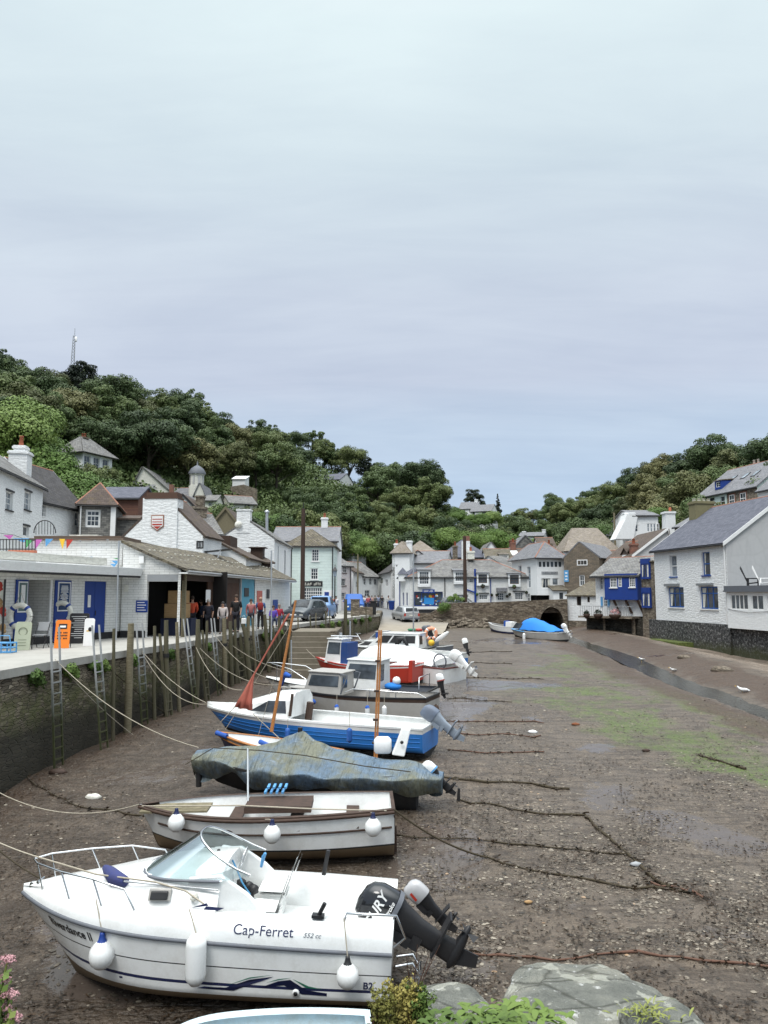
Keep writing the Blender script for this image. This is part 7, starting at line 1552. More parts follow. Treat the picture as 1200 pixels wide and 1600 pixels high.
for z_ in (.15,.75,1.5,2.3): k = z_/d.z; mb.obox((-.07+d.x*k,-.012+d.y*k,z_),(.14,0,0),(0,.1,0),(0,0,.05))
mb.build('band',m_wood_d,o)
# -- helpers for the small cabins
def cabin(root,x0,x1,w,z0,z1,rake0=.25,rake1=.05,mat=None,wins=2,taper=.85,roofm=None,over=.06,name='wheelhouse',front=True,wm=None):
 mat = mat or m_gel; mb = MB(); k = taper
 b = [Vector(p) for p in ((x0,-w/2,z0),(x1,-w/2,z0),(x1,w/2,z0),(x0,w/2,z0))]; t_ = [Vector(p) for p in ((x0+rake0,-w/2*k,z1),(x1-rake1,-w/2*k,z1),(x1-rake1,w/2*k,z1),(x0+rake0,w/2*k,z1))]
 for i in range(4): j = (i+1) % 4; mb.poly([b[i],b[j],t_[j],t_[i]])
 mb.poly(t_); o = mb.build(name,mat,root); o.data.polygons[0].use_smooth = False; bevel(o,.04,2)
 mb = MB(); mb.obox(t_[0]+Vector((-over,-over,0)),(x1-x0-rake0-rake1+2*over,0,0),(0,w*k+2*over,0),(0,0,.05)); bevel(mb.build('cabin_roof',roofm or mat,o),.02)
 def onf(i,u0,u1,v0,v1,nm='window'):
  j = (i+1) % 4; q = lambda u,v: b[i].lerp(b[j],u).lerp(t_[i].lerp(t_[j],u),v); a = [q(u0,v0),q(u1,v0),q(u1,v1),q(u0,v1)]; n = (a[1]-a[0]).cross(a[3]-a[0]).normalized(); m_ = MB(); m_.prism([p+n*.004 for p in a],n*.015); bevel(m_.build(nm,wm or m_glass,o),.03)
 for i in range(wins): onf(0,.08+i*.88/wins,.04+(i+1)*.88/wins,.38,.88)
 if front: onf(3,.06,.47,.4,.9); onf(3,.53,.94,.4,.9)
 onf(1,.1,.45,.3,.88); return o
def rails(root,pts,r=.013,posts=(),name='guard_rail',mat=None): mb = MB(); mb.tube(pts,r,6); [mb.tube([a,b],r,5) for a,b in posts]; return mb.build(name,mat or m_chrome,root)
root,L = boat_root('grey_cabin_boat','grey fishing boat with a small cuddy, brown rail and wheelhouse',(441,1070),30.0,(664,1092),27.0,1.9)
h = Hull(L,2.0,1.15,tm=.5,tr=.85,rake=.7,sag=.12,D0=1.2,flare=.4,rocker=.2); h.build(root,[(.22,1),(.36,2),(.86,0),(.94,3),(1,3)],[m_gelg,m_blackb,m_redb,m_wood_d],inner=m_gelg,floor=.6,cap=.1,railm=m_blk); W6 = M_OF[root.name]
o = cabin(root,.20*L,.45*L,1.3,-.15,.62,.22,.0,m_gelg,1,front=True); 
mb = MB(); mb.box((.02*L,-.35,-.08),(.2*L,.35,-.02)); mb.build('foredeck',m_gelg,root); mb = MB(); mb.tube([(-.05,-.05,-.2),(.05,0,.32),(.20,-.1,.40),(.42,-.15,.36)],[.05,.09,.12,.06],8); mb.build('blue_sail_cover',m_canvas,root)
mb = MB(); mb.tube([(.45*L,-.62,-.1),(.49*L,-.62,.58),(.44*L,-.6,.62)],.03,6); mb.build('door_frame',m_lead,root); mb = MB(); mb.tube([(.45*L,.62,-.1),(.49*L,.62,.58),(.44*L,.6,.62)],.03,6); mb.build('door_frame',m_lead,root)
rails(root,[(.5*L,-.95,.02),(.55*L,-.93,.16),(.95*L,-.85,.16),(L,-.8,.0)],.015,[((.66*L,-.93,-.1),(.66*L,-.93,.16)),((.82*L,-.9,-.1),(.82*L,-.9,.16))])
mb = MB(); mb.box((.62*L,-.7,-.35),(.75*L,-.35,.15)); mb.build('engine_box',m_gelg,root)
outboard(root,(L+.1,.4,.45),15,.55,cowlm=m_wpaint,legm=m_blk,band=m_redp); mb = MB(); mb.ball((L+.15,-.1,-.55),.28,8,0,(.5,.3,1)); mb.build('rudder',m_wood_d,root)
for k,(px,hh,tm_,mt) in enumerate(((526,.40,m_canvas,m_gel),(574,.40,m_canvas,m_gel),(600.5,.36,None,m_gel))):
 yy = (27.85,27.2,26.85)[k]; b_ = P(px,(1119,1121,1119)[k],yy); fender(hh,b_+Vector((0,.1,.75)),b_,.17,('white fender with a blue top, forward one on the grey boat','white fender with a blue top, aft one on the grey boat','plain white fender near the stern of the grey boat')[k],mt,tm_)
b_ = P(484,1096,28.4); o = thing('fender','blue fender lying along the bow of the grey boat','fender',tuple(b_)); mb = MB(); mb.tube([(-.22,0,.06),(-.15,0,.05),(.15,0,-.02),(.22,0,-.04)],[.04,.1,.1,.04],9); mb.build('float',m_canvas,o)
root,L = boat_root('white_cabin_boat','white cabin boat with a tall wheelhouse behind the grey boat',(416,1059),32.6,(666,1082),29.4,2.1)
h = Hull(L,2.3,1.2,tm=.5,tr=.85,rake=.8,sag=.12,D0=1.25,flare=.4); h.build(root,[(.3,1),(1,0)],[m_gel,m_blackb],inner=m_lead,floor=.6,cap=.12)
mb = MB(); mb.grid([[Vector((t*L,y*max(h.hb(t)-.05,0),.02+h.zs(t)+.06*(1-y*y))) for y in (-1,-.5,0,.5,1)] for t in np.linspace(0,.35,8)],flip=True); mb.build('foredeck',m_gel,root)
cabin(root,.30*L,.58*L,1.5,-.08,.42,.35,.0,m_gel,2,wm=m_blk); cabin(root,.50*L,.72*L,1.6,-.1,1.0,.30,.0,m_gel,1)
rails(root,[Vector((.26*L,sd*.8,.55)) if False else Vector((x*L,y,z)) for x,y,z in ((.30,-.8,.15),(.20,-.75,.5),(.05,-.25,.62),(0,0,.62),(.05,.25,.62),(.20,.75,.5),(.30,.8,.15))],.018,[((.1*L,-.5,.0),(.1*L,-.5,.58))])
rails(root,[(.95*L,-.8,.0),(.95*L,-.8,.5),(.95*L,.8,.5),(.95*L,.8,0)],.018)
b_ = P(668,1068,33); mb = MB(); mb.ball((.80*L,-.2,.25),.17,10); mb.build('white_float',m_wpaint,root); mb = MB(); mb.ball((.78*L,-.2,.03),.3,10,0,(1.2,1,.5)); mb.build('blue_bundle',m_sailb,root)
root,L = boat_root('red_fishing_boat','red-hulled fishing boat with a white wheelhouse and blue canvas door',(493,1026),39.0,(641,1040),36.0,1.9)
h = Hull(L,2.0,1.15,tm=.5,tr=.9,rake=.6,sag=.22,D0=1.25); h.build(root,[(.3,1),(.9,0),(1,2)],[m_redp,m_blackb,m_gel],inner=m_redb,floor=.6,cap=.1,railm=m_redp)
mb = MB(); mb.grid([[Vector((t*L,y*max(h.hb(t)-.05,0),.0+h.zs(t))) for y in (-1,0,1)] for t in np.linspace(0,.45,8)],flip=True,sm=False); mb.build('foredeck',m_gel,root)
o = cabin(root,.15*L,.31*L,1.2,-.18,.95,.12,.0,m_gel,1); mb = MB(); mb.box((.31*L,-.6,-.3),(.375*L,.6,.82)); mb.build('canvas_door',paint('dark_blue_canvas',(.015,.055,.20,1),.85,.5,5,bump=.6),root); mb = MB(); mb.tube([(.25*L,0,.95),(.25*L,0,1.25)],.08,8); mb.tube([(.18*L,-.3,1.1),(.4*L,.3,1.1)],.03,6); mb.build('roof_gear',m_steel,root)
mb = MB(); mb.box((.80*L,-.8,-.1),(.97*L,.5,-.02)); mb.build('stern_locker',m_gel,root); mb = MB(); mb.box((L*.985,-.95,-.75),(L*1.02,-.6,.22)); mb.build('stern_post',m_redp,root)
root,L = boat_root('large_motor_boat','large white motor boat with a long white cover and navy stripe',(540,1020),42.0,(693,1045),37.0,2.2)
h = Hull(L,2.6,1.3,tm=.5,tr=.85,rake=.9,sag=.05,D0=1.35,flare=.4); h.build(root,[(.3,1),(.34,0),(1,0)],[m_gel,m_redb],inner=m_gel,floor=.6,cap=.15)
rows = []
for i in range(15):
 t = .22+.68*i/14; b = h.hb(t)-.1; pk = .18+.52*math.sin(math.pi*min(1,max(0,(t-.2)/.75))**.8)**.7; rows.append([Vector((t*L,-b+2*b*k/8,.05+pk*math.sin(math.pi*k/8)**.6+.02*math.sin(i*2.5))) for k in range(9)])
mb = MB(); mb.grid(rows,flip=True); mb.poly(rows[0]); mb.poly(rows[-1][::-1]); mb.build('boat_cover',m_wpaint,root); h.strake(root,.93,.07,m_navy,.25,.8,name='navy_stripe')
outboard(root,(L+.1,0,.3),55,1.1,cowlm=m_gel,legm=m_gel)
mb = MB(); mb.tube([Vector((.95*L+.35*math.cos(a),-.9,.3+.35*math.sin(a))) for a in np.linspace(0,2*math.pi,15)],.04,6,caps=False); mb.build('hose_loop',m_lead,root)
root,L = boat_root('black_window_cruiser','white cruiser with two big black side windows and a curved screen',(535,1008),46.5,(668,1014),43.8,2.3)
h = Hull(L,2.6,1.3,rake=.9,sag=.05,D0=1.3); h.build(root,[(.3,1),(1,0)],[m_gel,m_blackb],inner=m_gel,floor=.6,cap=.15)
cabin(root,.32*L,.90*L,1.9,-.05,.78,.95,.05,m_gel,3,wm=m_blk); cabin(root,.15*L,.5*L,1.5,-.05,.3,.8,0,m_gel,1,front=False,wm=m_blk)
mb = MB(); mb.tube([(.66*L,-.98,.1),(.68*L,-.98,.5),(.74*L,-.98,.55),(.78*L,-1.0,.15)],[.12,.16,.15,.08],6); mb.build('black_bundle',m_blk,root)
root,L = boat_root('blue_workboat','low bright-blue boat with a white deck and a wheel on the stern',(612,1012),44.0,(704,1023),40.6,1.9)
h = Hull(L,2.2,1.1,rake=.6,sag=.05); h.build(root,[(.2,1),(.75,0),(1,2)],[m_blub,m_blackb,m_gel],inner=m_gel,floor=.85,cap=.2); outboard(root,(L+.1,.3,.5),20,.6,cowlm=m_gel,legm=m_blk); mb = MB(); mb.box((.9*L,-1.05,-.6),(.96*L,-1.12,-.15)); mb.build('white_plate',m_wpaint,root)
for i,(pb,Yb,ps,Ys,B_,bl,lb) in enumerate((((555,1000),52,(610,1001),50.5,1.8,m_gelg,'grey sports boat with a raked screen and blue hood near the steps'),((600,993),57,(663,996),55,1.8,m_gel,'white open boat with grey outboards lying below the slipway'),((640,1008),48,(692,1010),46,1.7,m_lead,'grey workboat carrying an orange lifebuoy and a yellow float'),((632,986),62,(662,987),61,1.4,m_wood_d,'small dark tender with red and green gear near the slipway'))):
 root,L = boat_root('small_boat',lb,pb,Yb,ps,Ys,B_); h = Hull(L,B_,.8,rake=.6,sag=.06); h.build(root,[(.3,1),(1,0)],[bl,m_blackb],inner=m_gelg,floor=.6,cap=.12,railm=m_gel)
 if i == 0: cabin(root,.38*L,.85*L,1.5,.0,.55,.6,0,m_gelg,1); mb = MB(); mb.box((.62*L,-.8,.1),(.9*L,.8,.5)); mb.build('hood',m_canvas,root); rails(root,[(.2*L,-.6,.05),(.1*L,-.4,.4),(0,0,.45),(.1*L,.4,.4)],.02)
 if i == 1:
  for y in (-.5,.4): outboard(root,(L*.98,y,.4),30,.8,cowlm=m_lead)
  mb = MB(); mb.box((.3*L,-.7,-.1),(.8*L,.7,.25)); bevel(mb.build('cover',m_gel,root),.1)
 if i == 2:
  mb = MB(); mb.box((.45*L,-.6,-.2),(.65*L,.6,.5)); mb.build('console',m_lead,root); Wm = M_OF[root.name]
  q = P(673.5,990,46.0); o = thing('lifebuoy','faded orange lifebuoy standing on the grey workboat','lifebuoy',tuple(q)); mb = MB(); mb.tube([Vector((.31*math.cos(a),0,.31*math.sin(a))) for a in np.linspace(0,2*math.pi,25)],.10,10,caps=False); mb.build('ring',paint('faded_orange',(.75,.33,.20,1),.6,.3),o)
  for k in range(4): a = k*math.pi/2+.78; mb = MB(); mb.tube([Vector((.31*math.cos(a+d_),0,.31*math.sin(a+d_))) for d_ in (-.12,0,.12)],.107,10); mb.build('band',m_wpaint,o)
  q = P(674,1004.5,45); o = thing('float','round yellow float below the orange lifebuoy','buoy',tuple(q)); mb = MB(); mb.ball((0,0,0),.19,12); mb.build('ball',m_yel,o); mb = MB(); mb.tube([(0,0,.2),(0,0,.32)],.05,6); mb.build('eye',m_blk,o)
  q = P(690,995,46.5); o = thing('surfboard','white board standing beside the lifebuoy','board',tuple(q)); mb = MB(); mb.ball((0,0,0),.6,12,0,(.9,.08,.22)); x_ = mb.build('board',m_wpaint,o); x_.rotation_euler = (0,R(-35),0)
 if i == 3: mb = MB(); [mb.ball((.3*L+k*.3,0,.1),.2,8,0,(1.3,1,.6)) for k in range(2)]; mb.build('green_gear',paint('green_tub',(.03,.2,.1,1),.6,.3),root); mb = MB(); mb.ball((.7*L,0,.1),.25,8,0,(1.4,1,.5)); mb.build('red_gear',m_redp,root)
root,L = boat_root('rowing_boat','white and navy open boat lying below the bridge wall',(763,972),71,(812,979),67.5,1.7); h = Hull(L,1.7,.95,rake=.35,sag=.2,tr=.75); h.build(root,[(.46,1),(1,0)],[m_gel,m_navy],inner=m_gelg,floor=.5,railm=m_gel,cap=.12); mb = MB(); mb.box((.55*L,-.4,-.3),(.7*L,.4,.25)); mb.build('engine_box',m_wpaint,root); mb = MB(); mb.box((.48*L,-.3,-.3),(.54*L,.3,.3)); mb.build('blue_seat',m_canvas,root)
root,L = boat_root('blue_covered_boat','small cabin boat under a bright blue cover below the arch',(799,982),65,(869,989),60.5,1.9); h = Hull(L,1.9,.85,rake=.45,sag=.1,tr=.85); h.build(root,[(.35,1),(1,0)],[m_gelg,m_blackb],inner=m_gelg,cap=.14,railm=m_gel); h.strake(root,.97,.05,m_blue_s,0,.4)
rows = []
for i in range(15):
 t = .16+.78*i/14; b = h.hb(t)-.02; pk = float(np.interp(t,[.16,.25,.38,.5,.8,.94],[.15,.62,.95,.92,.42,.12])); rows.append([Vector((t*L,-b+2*b*k/8,.04+pk*math.sin(math.pi*k/8)**.55+.03*math.sin(i*1.9+k))) for k in range(9)])
mb = MB(); mb.grid(rows,flip=True); mb.poly(rows[0]); mb.poly(rows[-1][::-1]); mb.build('boat_cover',m_sailb,root); mb = MB(); mb.obox((.12*L,-.66,.08),(.16*L,0,0),(0,.05,0),(.06*L,.1,.45)); mb.build('cuddy_window',m_glass,root); outboard(root,(L+.1,0,.3),40,.8,cowlm=m_gel,legm=m_gel)
fender(.75,M_OF[root.name] @ Vector((.42*L,-1.0,.0)),M_OF[root.name] @ Vector((.42*L,-1.08,-.95)),.24,'white fender on the side of the blue-covered boat')
root,L = boat_root('foreground_dinghy','pale chipped blue-white dinghy rim at the bottom edge of the picture',(205,1660),8.7,(590,1684),8.3,1.3); h = Hull(L,1.5,.9,rake=.2,sag=-.04,tm=.45,tr=.8,p=3.5)
m_chip = paint('chipped_pale_paint',(.50,.60,.64,1),.5,.75,5,grime=(.42,.36,.25,1)); h.build(root,[(1,0)],[m_chip],inner=m_chip,floor=.3,cap=.13)
# -- things on and along the quay
def qy(px):
 lo,hi = 8,70
 for _ in range(40):
  m = (lo+hi)/2
  if project(quay_x(m),m,0)[0] < px: lo = m
  else: hi = m
 return lo
m_algw = paint('weedy_timber',(.10,.088,.055,1),.85,.8,4,grime=(.05,.08,.015,1),bump=.8)
t = NT('weedy_aluminium'); zz_ = t.n('ShaderNodeSeparateXYZ',{0: t.world()}).outputs[2]; k = t.n('ShaderNodeMapRange',{0: t.math('ADD',zz_,t.noise(t.world(),3,3)),1: -1.2,2: .2}).outputs[0]
M_ALU = t.fin(t.mix(k,t.mix(t.noise(t.world(),7,3),(.025,.03,.010,1),(.075,.08,.03,1)),(.32,.33,.33,1)),.6)
def ladder(px,pyt,lean,label,w_=.42,mat=None,r=.03,n=9,pxb=None,pyb=None):
 Y = qy(px); x = quay_x(Y); dq = Vector((quay_x(Y+1)-x,1,0)).normalized(); base = Vector((x+.42+lean,Y,0)); zb = bedz(base.x,Y)-.05 if pyb is None else zat(pyb,Y); zt = P(px,pyt,Y).z
 tp = Vector((x+.14,Y+(lean*.6),zt)); bt = Vector((base.x,Y-(lean*.6),zb)); o = thing('ladder',label,'ladder',tuple(bt),group='ladders against the quay wall'); d = tp-bt; mat = mat or M_ALU
 for sd in (-1,1): mb = MB(); mb.obox(dq*(sd*w_/2-r*.6)-Vector((r,0,0)),Vector((r*1.6,0,0)),dq*r*1.2,d); mb.build('stile',mat,o)
 k = 0.25
 while k < d.length-1.0: q = d.normalized()*k; mb = MB(); mb.obox(q-dq*w_/2-Vector((.015,0,0)),Vector((.035,0,0)),dq*w_,Vector((0,0,.035))); mb.build('rung',mat,o); k += .3
 return o
for px,pyt,ln,lb,kw in ((76,980,0,'first metal ladder on the quay wall, nearest the left edge',{}),(138,977,.25,'leaning metal ladder with blue rope, second from the left',{}),(210,974,.05,'metal ladder in front of the shed opening, third from the left',{}),(281,967,.35,'leaning pale ladder between two wooden posts near the crates',{}),(326,966,.15,'narrow metal ladder left of the big wooden ladder',{}),(391,962,.2,'metal ladder right of the big wooden ladder',{}),(247,990,.1,'low dark wooden ladder left of the crates',dict(mat=m_algw,r=.05)),(308,985,.1,'low dark wooden ladder below the orange-jacketed person',dict(mat=m_algw,r=.05)),(420,978,.1,'low dark wooden ladder near the seated people',dict(mat=m_algw,r=.06,w_=.6)),(365,992,.1,'broad weedy wooden ladder between two thick posts',dict(w_=1.0,mat=m_algw,r=.09))): ladder(px,pyt,ln,lb,**kw)
posts = [(188,974,.17,0),(246,969,.13,.1),(297,968,.14,0),(339,966,.15,.1),(349,971,.14,.15),(371,965,.17,.35),(378,963,.14,0),(404,960,.15,.3),(428,962,.13,0),(444,968,.13,0),(533,936,.2,0),(478,962,.08,.2),(488,958,.06,0),(503,955,.07,.1),(510,953,.06,0),(545,950,.07,0),(567,948,.07,.1),(229,978,.09,.1),(264,972,.1,.2),(313,970,.09,0),(358,968,.1,.1),(386,966,.09,.2),(414,962,.09,.1),(436,960,.08,0),(459,964,.07,.1),(164,982,.08,.1)]
for i,(px,pyt,r,ln) in enumerate(posts):
 r *= .74
 Y = qy(px); x = quay_x(Y)+.2+r; zt = P(px,pyt,Y).z; zb = bedz(x+.3,Y)-.1; o = thing('mooring_post','weathered wooden mooring post standing against the quay wall','post',(x+ln,Y,zb),group='mooring posts along the quay')
 mb = MB(); H_ = zt-zb; mb.tube([(0,0,0),(-ln*.35+.03*math.sin(i),0,H_*.35),(-ln*.7,0,H_*.7),(-ln-(.15 if i == 5 else 0),0,H_)],[r*1.05,r,r*.92,r*.8],9); mb.build('timber',m_algw if i % 3 else m_wood_g,o)
 if i in (1,3,6): mb = MB(); mb.tube([(-ln*.62,0,H_*.62),(-ln*.64,0,H_*.66)],r*1.15,9); mb.build('iron_band',m_blackb,o)
for i,(px,w_) in enumerate(((50,.5),(105,.5),(108,.3),(143,.4),(158,.35),(203,.4),(262,.4),(322,.3),(410,.5),(420,.3),(436,.4),(500,.5),(515,.6),(527,.5),(540,.5),(552,.5),(563,.6),(575,.5))):
 Y = qy(px); o = thing('wall_weed','tuft of green weed growing from the top of the quay wall','plant',(quay_x(Y)+.08,Y,-.35),group='weeds on the quay wall'); v,f_ = leaf_cloud(rs,[(0,0,0),(.05,.15,-.15),(0,-.15,.02)],[w_*.5,w_*.4,w_*.35],500,.05); c = raw_mesh('leaves',v,f_,M_LEAFB); c.parent = o
def pole(px,pyt,pyb,Y,r,label,mat=m_wood_d,name='utility_pole',extra=0):
 b = P(px,pyb,Y); o = thing(name,label,'pole',tuple(b)); mb = MB(); tz = zp(px,pyt,Y)-b.z; mb.tube([(0,0,-1),(0,0,tz)],[r,r*.75],9); mb.build('shaft',mat,o)
 if extra: mb = MB(); mb.box((-.25,-.03,tz-.5),(.25,.03,tz-.42)); mb.tube([(0,0,tz),(0,0,tz+.5)],.04,6); mb.build('bracket',m_blk,o)
 return o
pole(472,795,985,62,.21,'tall dark pole standing in front of the mint house',extra=1); pole(727,838,943,80,.22,'tall dark pole rising above the bridge wall')
pole(641,855,925,100,.13,'thin street pole beside the pink cottage',m_wood_g) if False else pole(559,866,925,97,.12,'thin pole beside the pink cottage',m_wood_g); pole(961,801,850,100,.16,'bare pole below the irregular white house',m_wood_g); pole(769,790,806,250,.18,'short pole beside the white hill house',m_wood_g)
for px,pyt,pyb,Y,lb in ((424,860,1000,36.5,'slim grey mast rising past the end of the shed'),(181,845,1000,31,'tall slim grey pole in front of the shed gable'),(646,865,1000,52,'slim white mast in front of the harbour shop'),(455,1000,1095,36,'thin white mast above the cabin boats'),(547,970,1020,44,'thin white mast beside the red boat')):
 b,t_ = P(px,pyb,Y),P(px+(5 if px == 181 else 0),pyt,Y); rope('slim_mast',[b,t_],.035 if Y < 40 else .05,m_steel,lb,'mast')
b = P(523,958,66); o = thing('street_lamp','black lantern street lamp in front of the mint house','street lamp',(b.x,66,0)); zt = zp(522,902,66); mb = MB(); mb.lathe([(.14,0),(.1,.6),(.06,.8),(.05,zt),(.09,zt+.05)],(0,0,0),10); mb.build('post',m_blk,o)
mb = MB(); mb.lathe([(.13,zt+.05),(.24,zt+.55)],(0,0,0),4,sm=False); mb.build('glass',m_glass_l,o); mb = MB(); mb.lathe([(.30,zt+.55),(.1,zt+.85),(.04,zt+.9),(.05,zt+1.0),(.01,zt+1.15)],(0,0,0),4,sm=False); mb.build('lamp_cap',m_blk,o)
def aboard(px,py,Y,w_,hh,mat,label,face=None,lean=.15):
 b = P(px,py,Y); o = thing('sign_board',label,'sign board',(b.x,Y,.005),(0,0,R(8)))
 mb = MB(); mb.prism([(-w_/2,-.25,0),(w_/2,-.25,0),(w_/2,-.25+lean*.5,hh*.5),(w_/2,-.25+lean,hh-.05),(w_/2-.06,-.25+lean,hh),(-w_/2+.06,-.25+lean,hh),(-w_/2,-.25+lean,hh-.05),(-w_/2,-.25+lean*.5,hh*.5)],(0,.04,0)); mb.build('panel',mat,o)
 mb = MB(); mb.tube([(-w_/2+.05,.2,0),(-w_/2+.05,-.18+lean,hh*.9)],.015,5); mb.tube([(w_/2-.05,.2,0),(w_/2-.05,-.18+lean,hh*.9)],.015,5); mb.build('rear_frame',m_blk,o)
 mb = MB(); rr = random.Random(int(px))
 def fb(u0,u1,v0,v1,d=.008): a = lambda u,v: Vector((u,-.25+lean*v/hh-d,v)); mb.prism([a(u0,v0),a(u1,v0),a(u1,v1),a(u0,v1)],(0,.006,0))
 if face == 'o':
  fb(-w_*.28,w_*.28,hh*.68,hh*.86); mb.build('logo_panel',m_blk,o); mb = MB(); fb(-w_*.2,w_*.2,hh*.73,hh*.80,.016); mb.build('logo',m_wpaint,o); mb = MB()
  for k,s_ in enumerate(('THE BEST','ICE CREAM','& COFFEE')): pass
  for k in range(3):
   for q in range(7): 
    if q != 3 or k == 1: a_ = -w_*.34+q*w_*.1; fb(a_,a_+w_*.07,hh*(.52-k*.1),hh*(.57-k*.1))
  mb.build('lettering',m_blk,o)
 elif face == 'c':
  for k in range(11): a_ = rr.uniform(.2,.42)*w_; fb(-a_,a_*.9,hh*(.88-k*.07),hh*(.895-k*.07))
  mb.build('chalk_lines',m_wpaint,o)
 elif face == 'g':
  mb.tube([Vector((w_*.26*math.cos(a),-.262+lean*.68,hh*.66+w_*.26*math.sin(a))) for a in np.linspace(0,6.283,17)],.012,5,caps=False); [fb(-w_*.25,w_*.25,hh*(.36-k*.1),hh*(.375-k*.1)) for k in range(3)]; mb.build('emblem',paint('sage_dark',(.16,.18,.12,1),.7),o)
 else: fb(-w_*.25,w_*.12,hh*.52,hh*.56); mb.build('squiggle',m_yel,o); mb = MB(); mb.ball((w_*.1,-.27+lean*.6,hh*.6),.07,8,0,(1,.2,1.2)); mb.build('bird_mark',m_blk,o)
aboard(37,1013,26.6,.52,.95,paint('sage_board',(.40,.43,.32,1),.6,.2),'pale sage green sign board in front of the open shop door','g'); aboard(99,1005,27.6,.5,.98,m_orange,'bright orange sign board with a black badge outside the shop','o'); aboard(124,1004,30.2,.72,1.15,m_blk,'large black chalkboard beside the blue double door','c'); aboard(140,1006,28.8,.36,1.0,m_wpaint,'narrow white rounded sign board in front of the blue door','w')
for px,py,Y,lb in ((31,963,28.0,'white and blue lifebuoy leaning at the left of the shop doorway'),(96,958,30.4,'white and blue lifebuoy behind the orange sign')):
 q = P(px,py,Y); o = thing('lifebuoy',lb,'lifebuoy',tuple(q)); mb = MB(); mb.tube([Vector((.36*math.cos(a),0,.40*math.sin(a))) for a in np.linspace(0,2*math.pi,25)],.10,10,caps=False); mb.build('ring',m_cream,o)
 for k in range(4): a = k*math.pi/2+.78; mb = MB(); mb.tube([Vector((.36*math.cos(a+d_),0,.40*math.sin(a+d_))) for d_ in (-.12,0,.12)],.108,10); mb.build('band',m_blue,o)
 mb = MB(); mb.tube([(-.2,0,.38),(0,0,.85),(.2,0,.38)],.012,5); mb.build('cord',m_rope,o)
b = P(55,1003,27.2); o = thing('folding_chair','dark folding chair outside the open shop door','chair',(b.x,27.6,0)); mb = MB(); mb.box((-.22,-.2,.44),(.22,.2,.47)); mb.build('seat',m_grpaint,o); mb = MB(); mb.obox((-.22,.18,.6),(.44,0,0),(0,.03,0),(0,.08,.3)); mb.build('backrest',m_grpaint,o)
for sx in (-.21,.21):
 for a in (((sx,-.22,0),(sx,.28,.9)),((sx,.25,0),(sx,-.18,.45))): mb = MB(); mb.tube(a,.015,5); mb.build('leg',m_blk,o)
b = P(4,1016,25.2); o = thing('blue_crate','bright blue plastic crate of bits at the left edge of the quay','crate',(b.x,25.3,0)); mb = MB()
for z_ in (.02,.17,.32): mb.tube([(-.3,-.2,z_),(.3,-.2,z_),(.3,.2,z_),(-.3,.2,z_),(-.3,-.2,z_)],.025,5)
for sx in (-.3,0,.3): mb.tube([(sx,-.2,0),(sx,-.2,.34)],.025,5); mb.tube([(sx,.2,0),(sx,.2,.34)],.025,5)
mb.build('mesh_sides',m_blue_s,o); mb = MB(); mb.tube([(-.2,0,.3),(-.15,0,.55),(.15,0,.55),(.2,0,.3)],.02,5); mb.build('handle',m_blue_s,o)
for k in range(6):
 q = P(-1+5*(k % 2),915+k*13,27.4); o = thing('hanging_toy','red and white bundle hanging in the rack at the left edge of the shop','hanging goods',tuple(q),group='goods hanging at the left edge'); mb = MB(); mb.ball((0,0,0),.13,8,0,(1,.7,1.2)); mb.ball((.05,0,-.14),.09,8); mb.build('bundle',(m_redp,m_cream,m_wood_p)[k % 3],o)
q0_,q1_ = P(8,905,27.3),P(3,1008,27.3); rope('rack_post',[q1_,q0_],.04,m_blk,'black rack post at the left end of the shop','post'); 
bc = [m_grpaint,m_blue_s,paint('green_flag',(.08,.35,.12,1),.7),paint('pink_flag',(.5,.12,.4,1),.7),m_blue_s,m_yel,m_redp]
pts = [(0,833),(22,836),(35,841),(47,842),(60,843),(79,842),(98,841),(108,843),(125,841),(150,843),(190,842)]
a_ = [P(px,py,34.3 if px > 60 else 34.3) for px,py in pts]; rope('bunting_line',a_,.012,m_blk,'string of bunting along the white upper wall','bunting string')
for k,(px,py,c,w_,hh) in enumerate(((13,836,3,.45,.2),(33,841,1,.75,.18),(46,843,2,.35,.40),(60,843,3,.35,.48),(77,842,4,.35,.35),(97,842,5,.26,.46),(109,843,6,.3,.42),(125,844,0,.12,.1),(148,844,0,.12,.1),(168,843,0,.12,.1),(81,870,1,.3,.05),(109,870,2,.3,.06),(140,870,1,.3,.05),(180,876,1,.35,.16),(177,881,4,.3,.14),(182,872,2,.3,.06))):
 q = P(px,py,34.25); o = thing('bunting_flag',('grey','blue','green','pink','blue','yellow','red')[c]+' bunting pennant against the white upper wall','bunting flag',tuple(q),group='bunting pennants'); mb = MB(); s_ = -1 if k in (2,3,4,6) else .3; mb.prism([(-w_/2,0,0),(w_/2,0,0),(w_/2*s_*.9,.02,-hh)],(0,.012,0)); mb.build('cloth',bc[c],o)
o = thing('roof_railing','black iron railing on the shop roof at the far left','railing',tuple(P(0,868,33))); W_ = M_OF[o.name].inverted(); mb = MB()
for px in range(-10,57,5): mb.tube([W_ @ P(px,873,33),W_ @ P(px,842,33)],.02,5)
for py in (843,858): mb.tube([W_ @ P(-10,py,33),W_ @ P(55,py,33)],.025,5)
mb.build('bars',m_blk,o)
o = thing('arched_gate','arched iron gate in front of the white cottages','gate',tuple(P(70,835,38))); W_ = M_OF[o.name].inverted(); mb = MB(); mb.tube([W_ @ P(70+17*math.cos(a),833-20*math.sin(a),38) for a in np.linspace(0,math.pi,15)],.025,5)
for k in range(-3,4): mb.tube([W_ @ P(70+k*4.6,835,38),W_ @ P(70+k*4.6,833-20*math.sqrt(1-(k/3.8)**2),38)],.015,4)
mb.build('bars',m_blk,o)
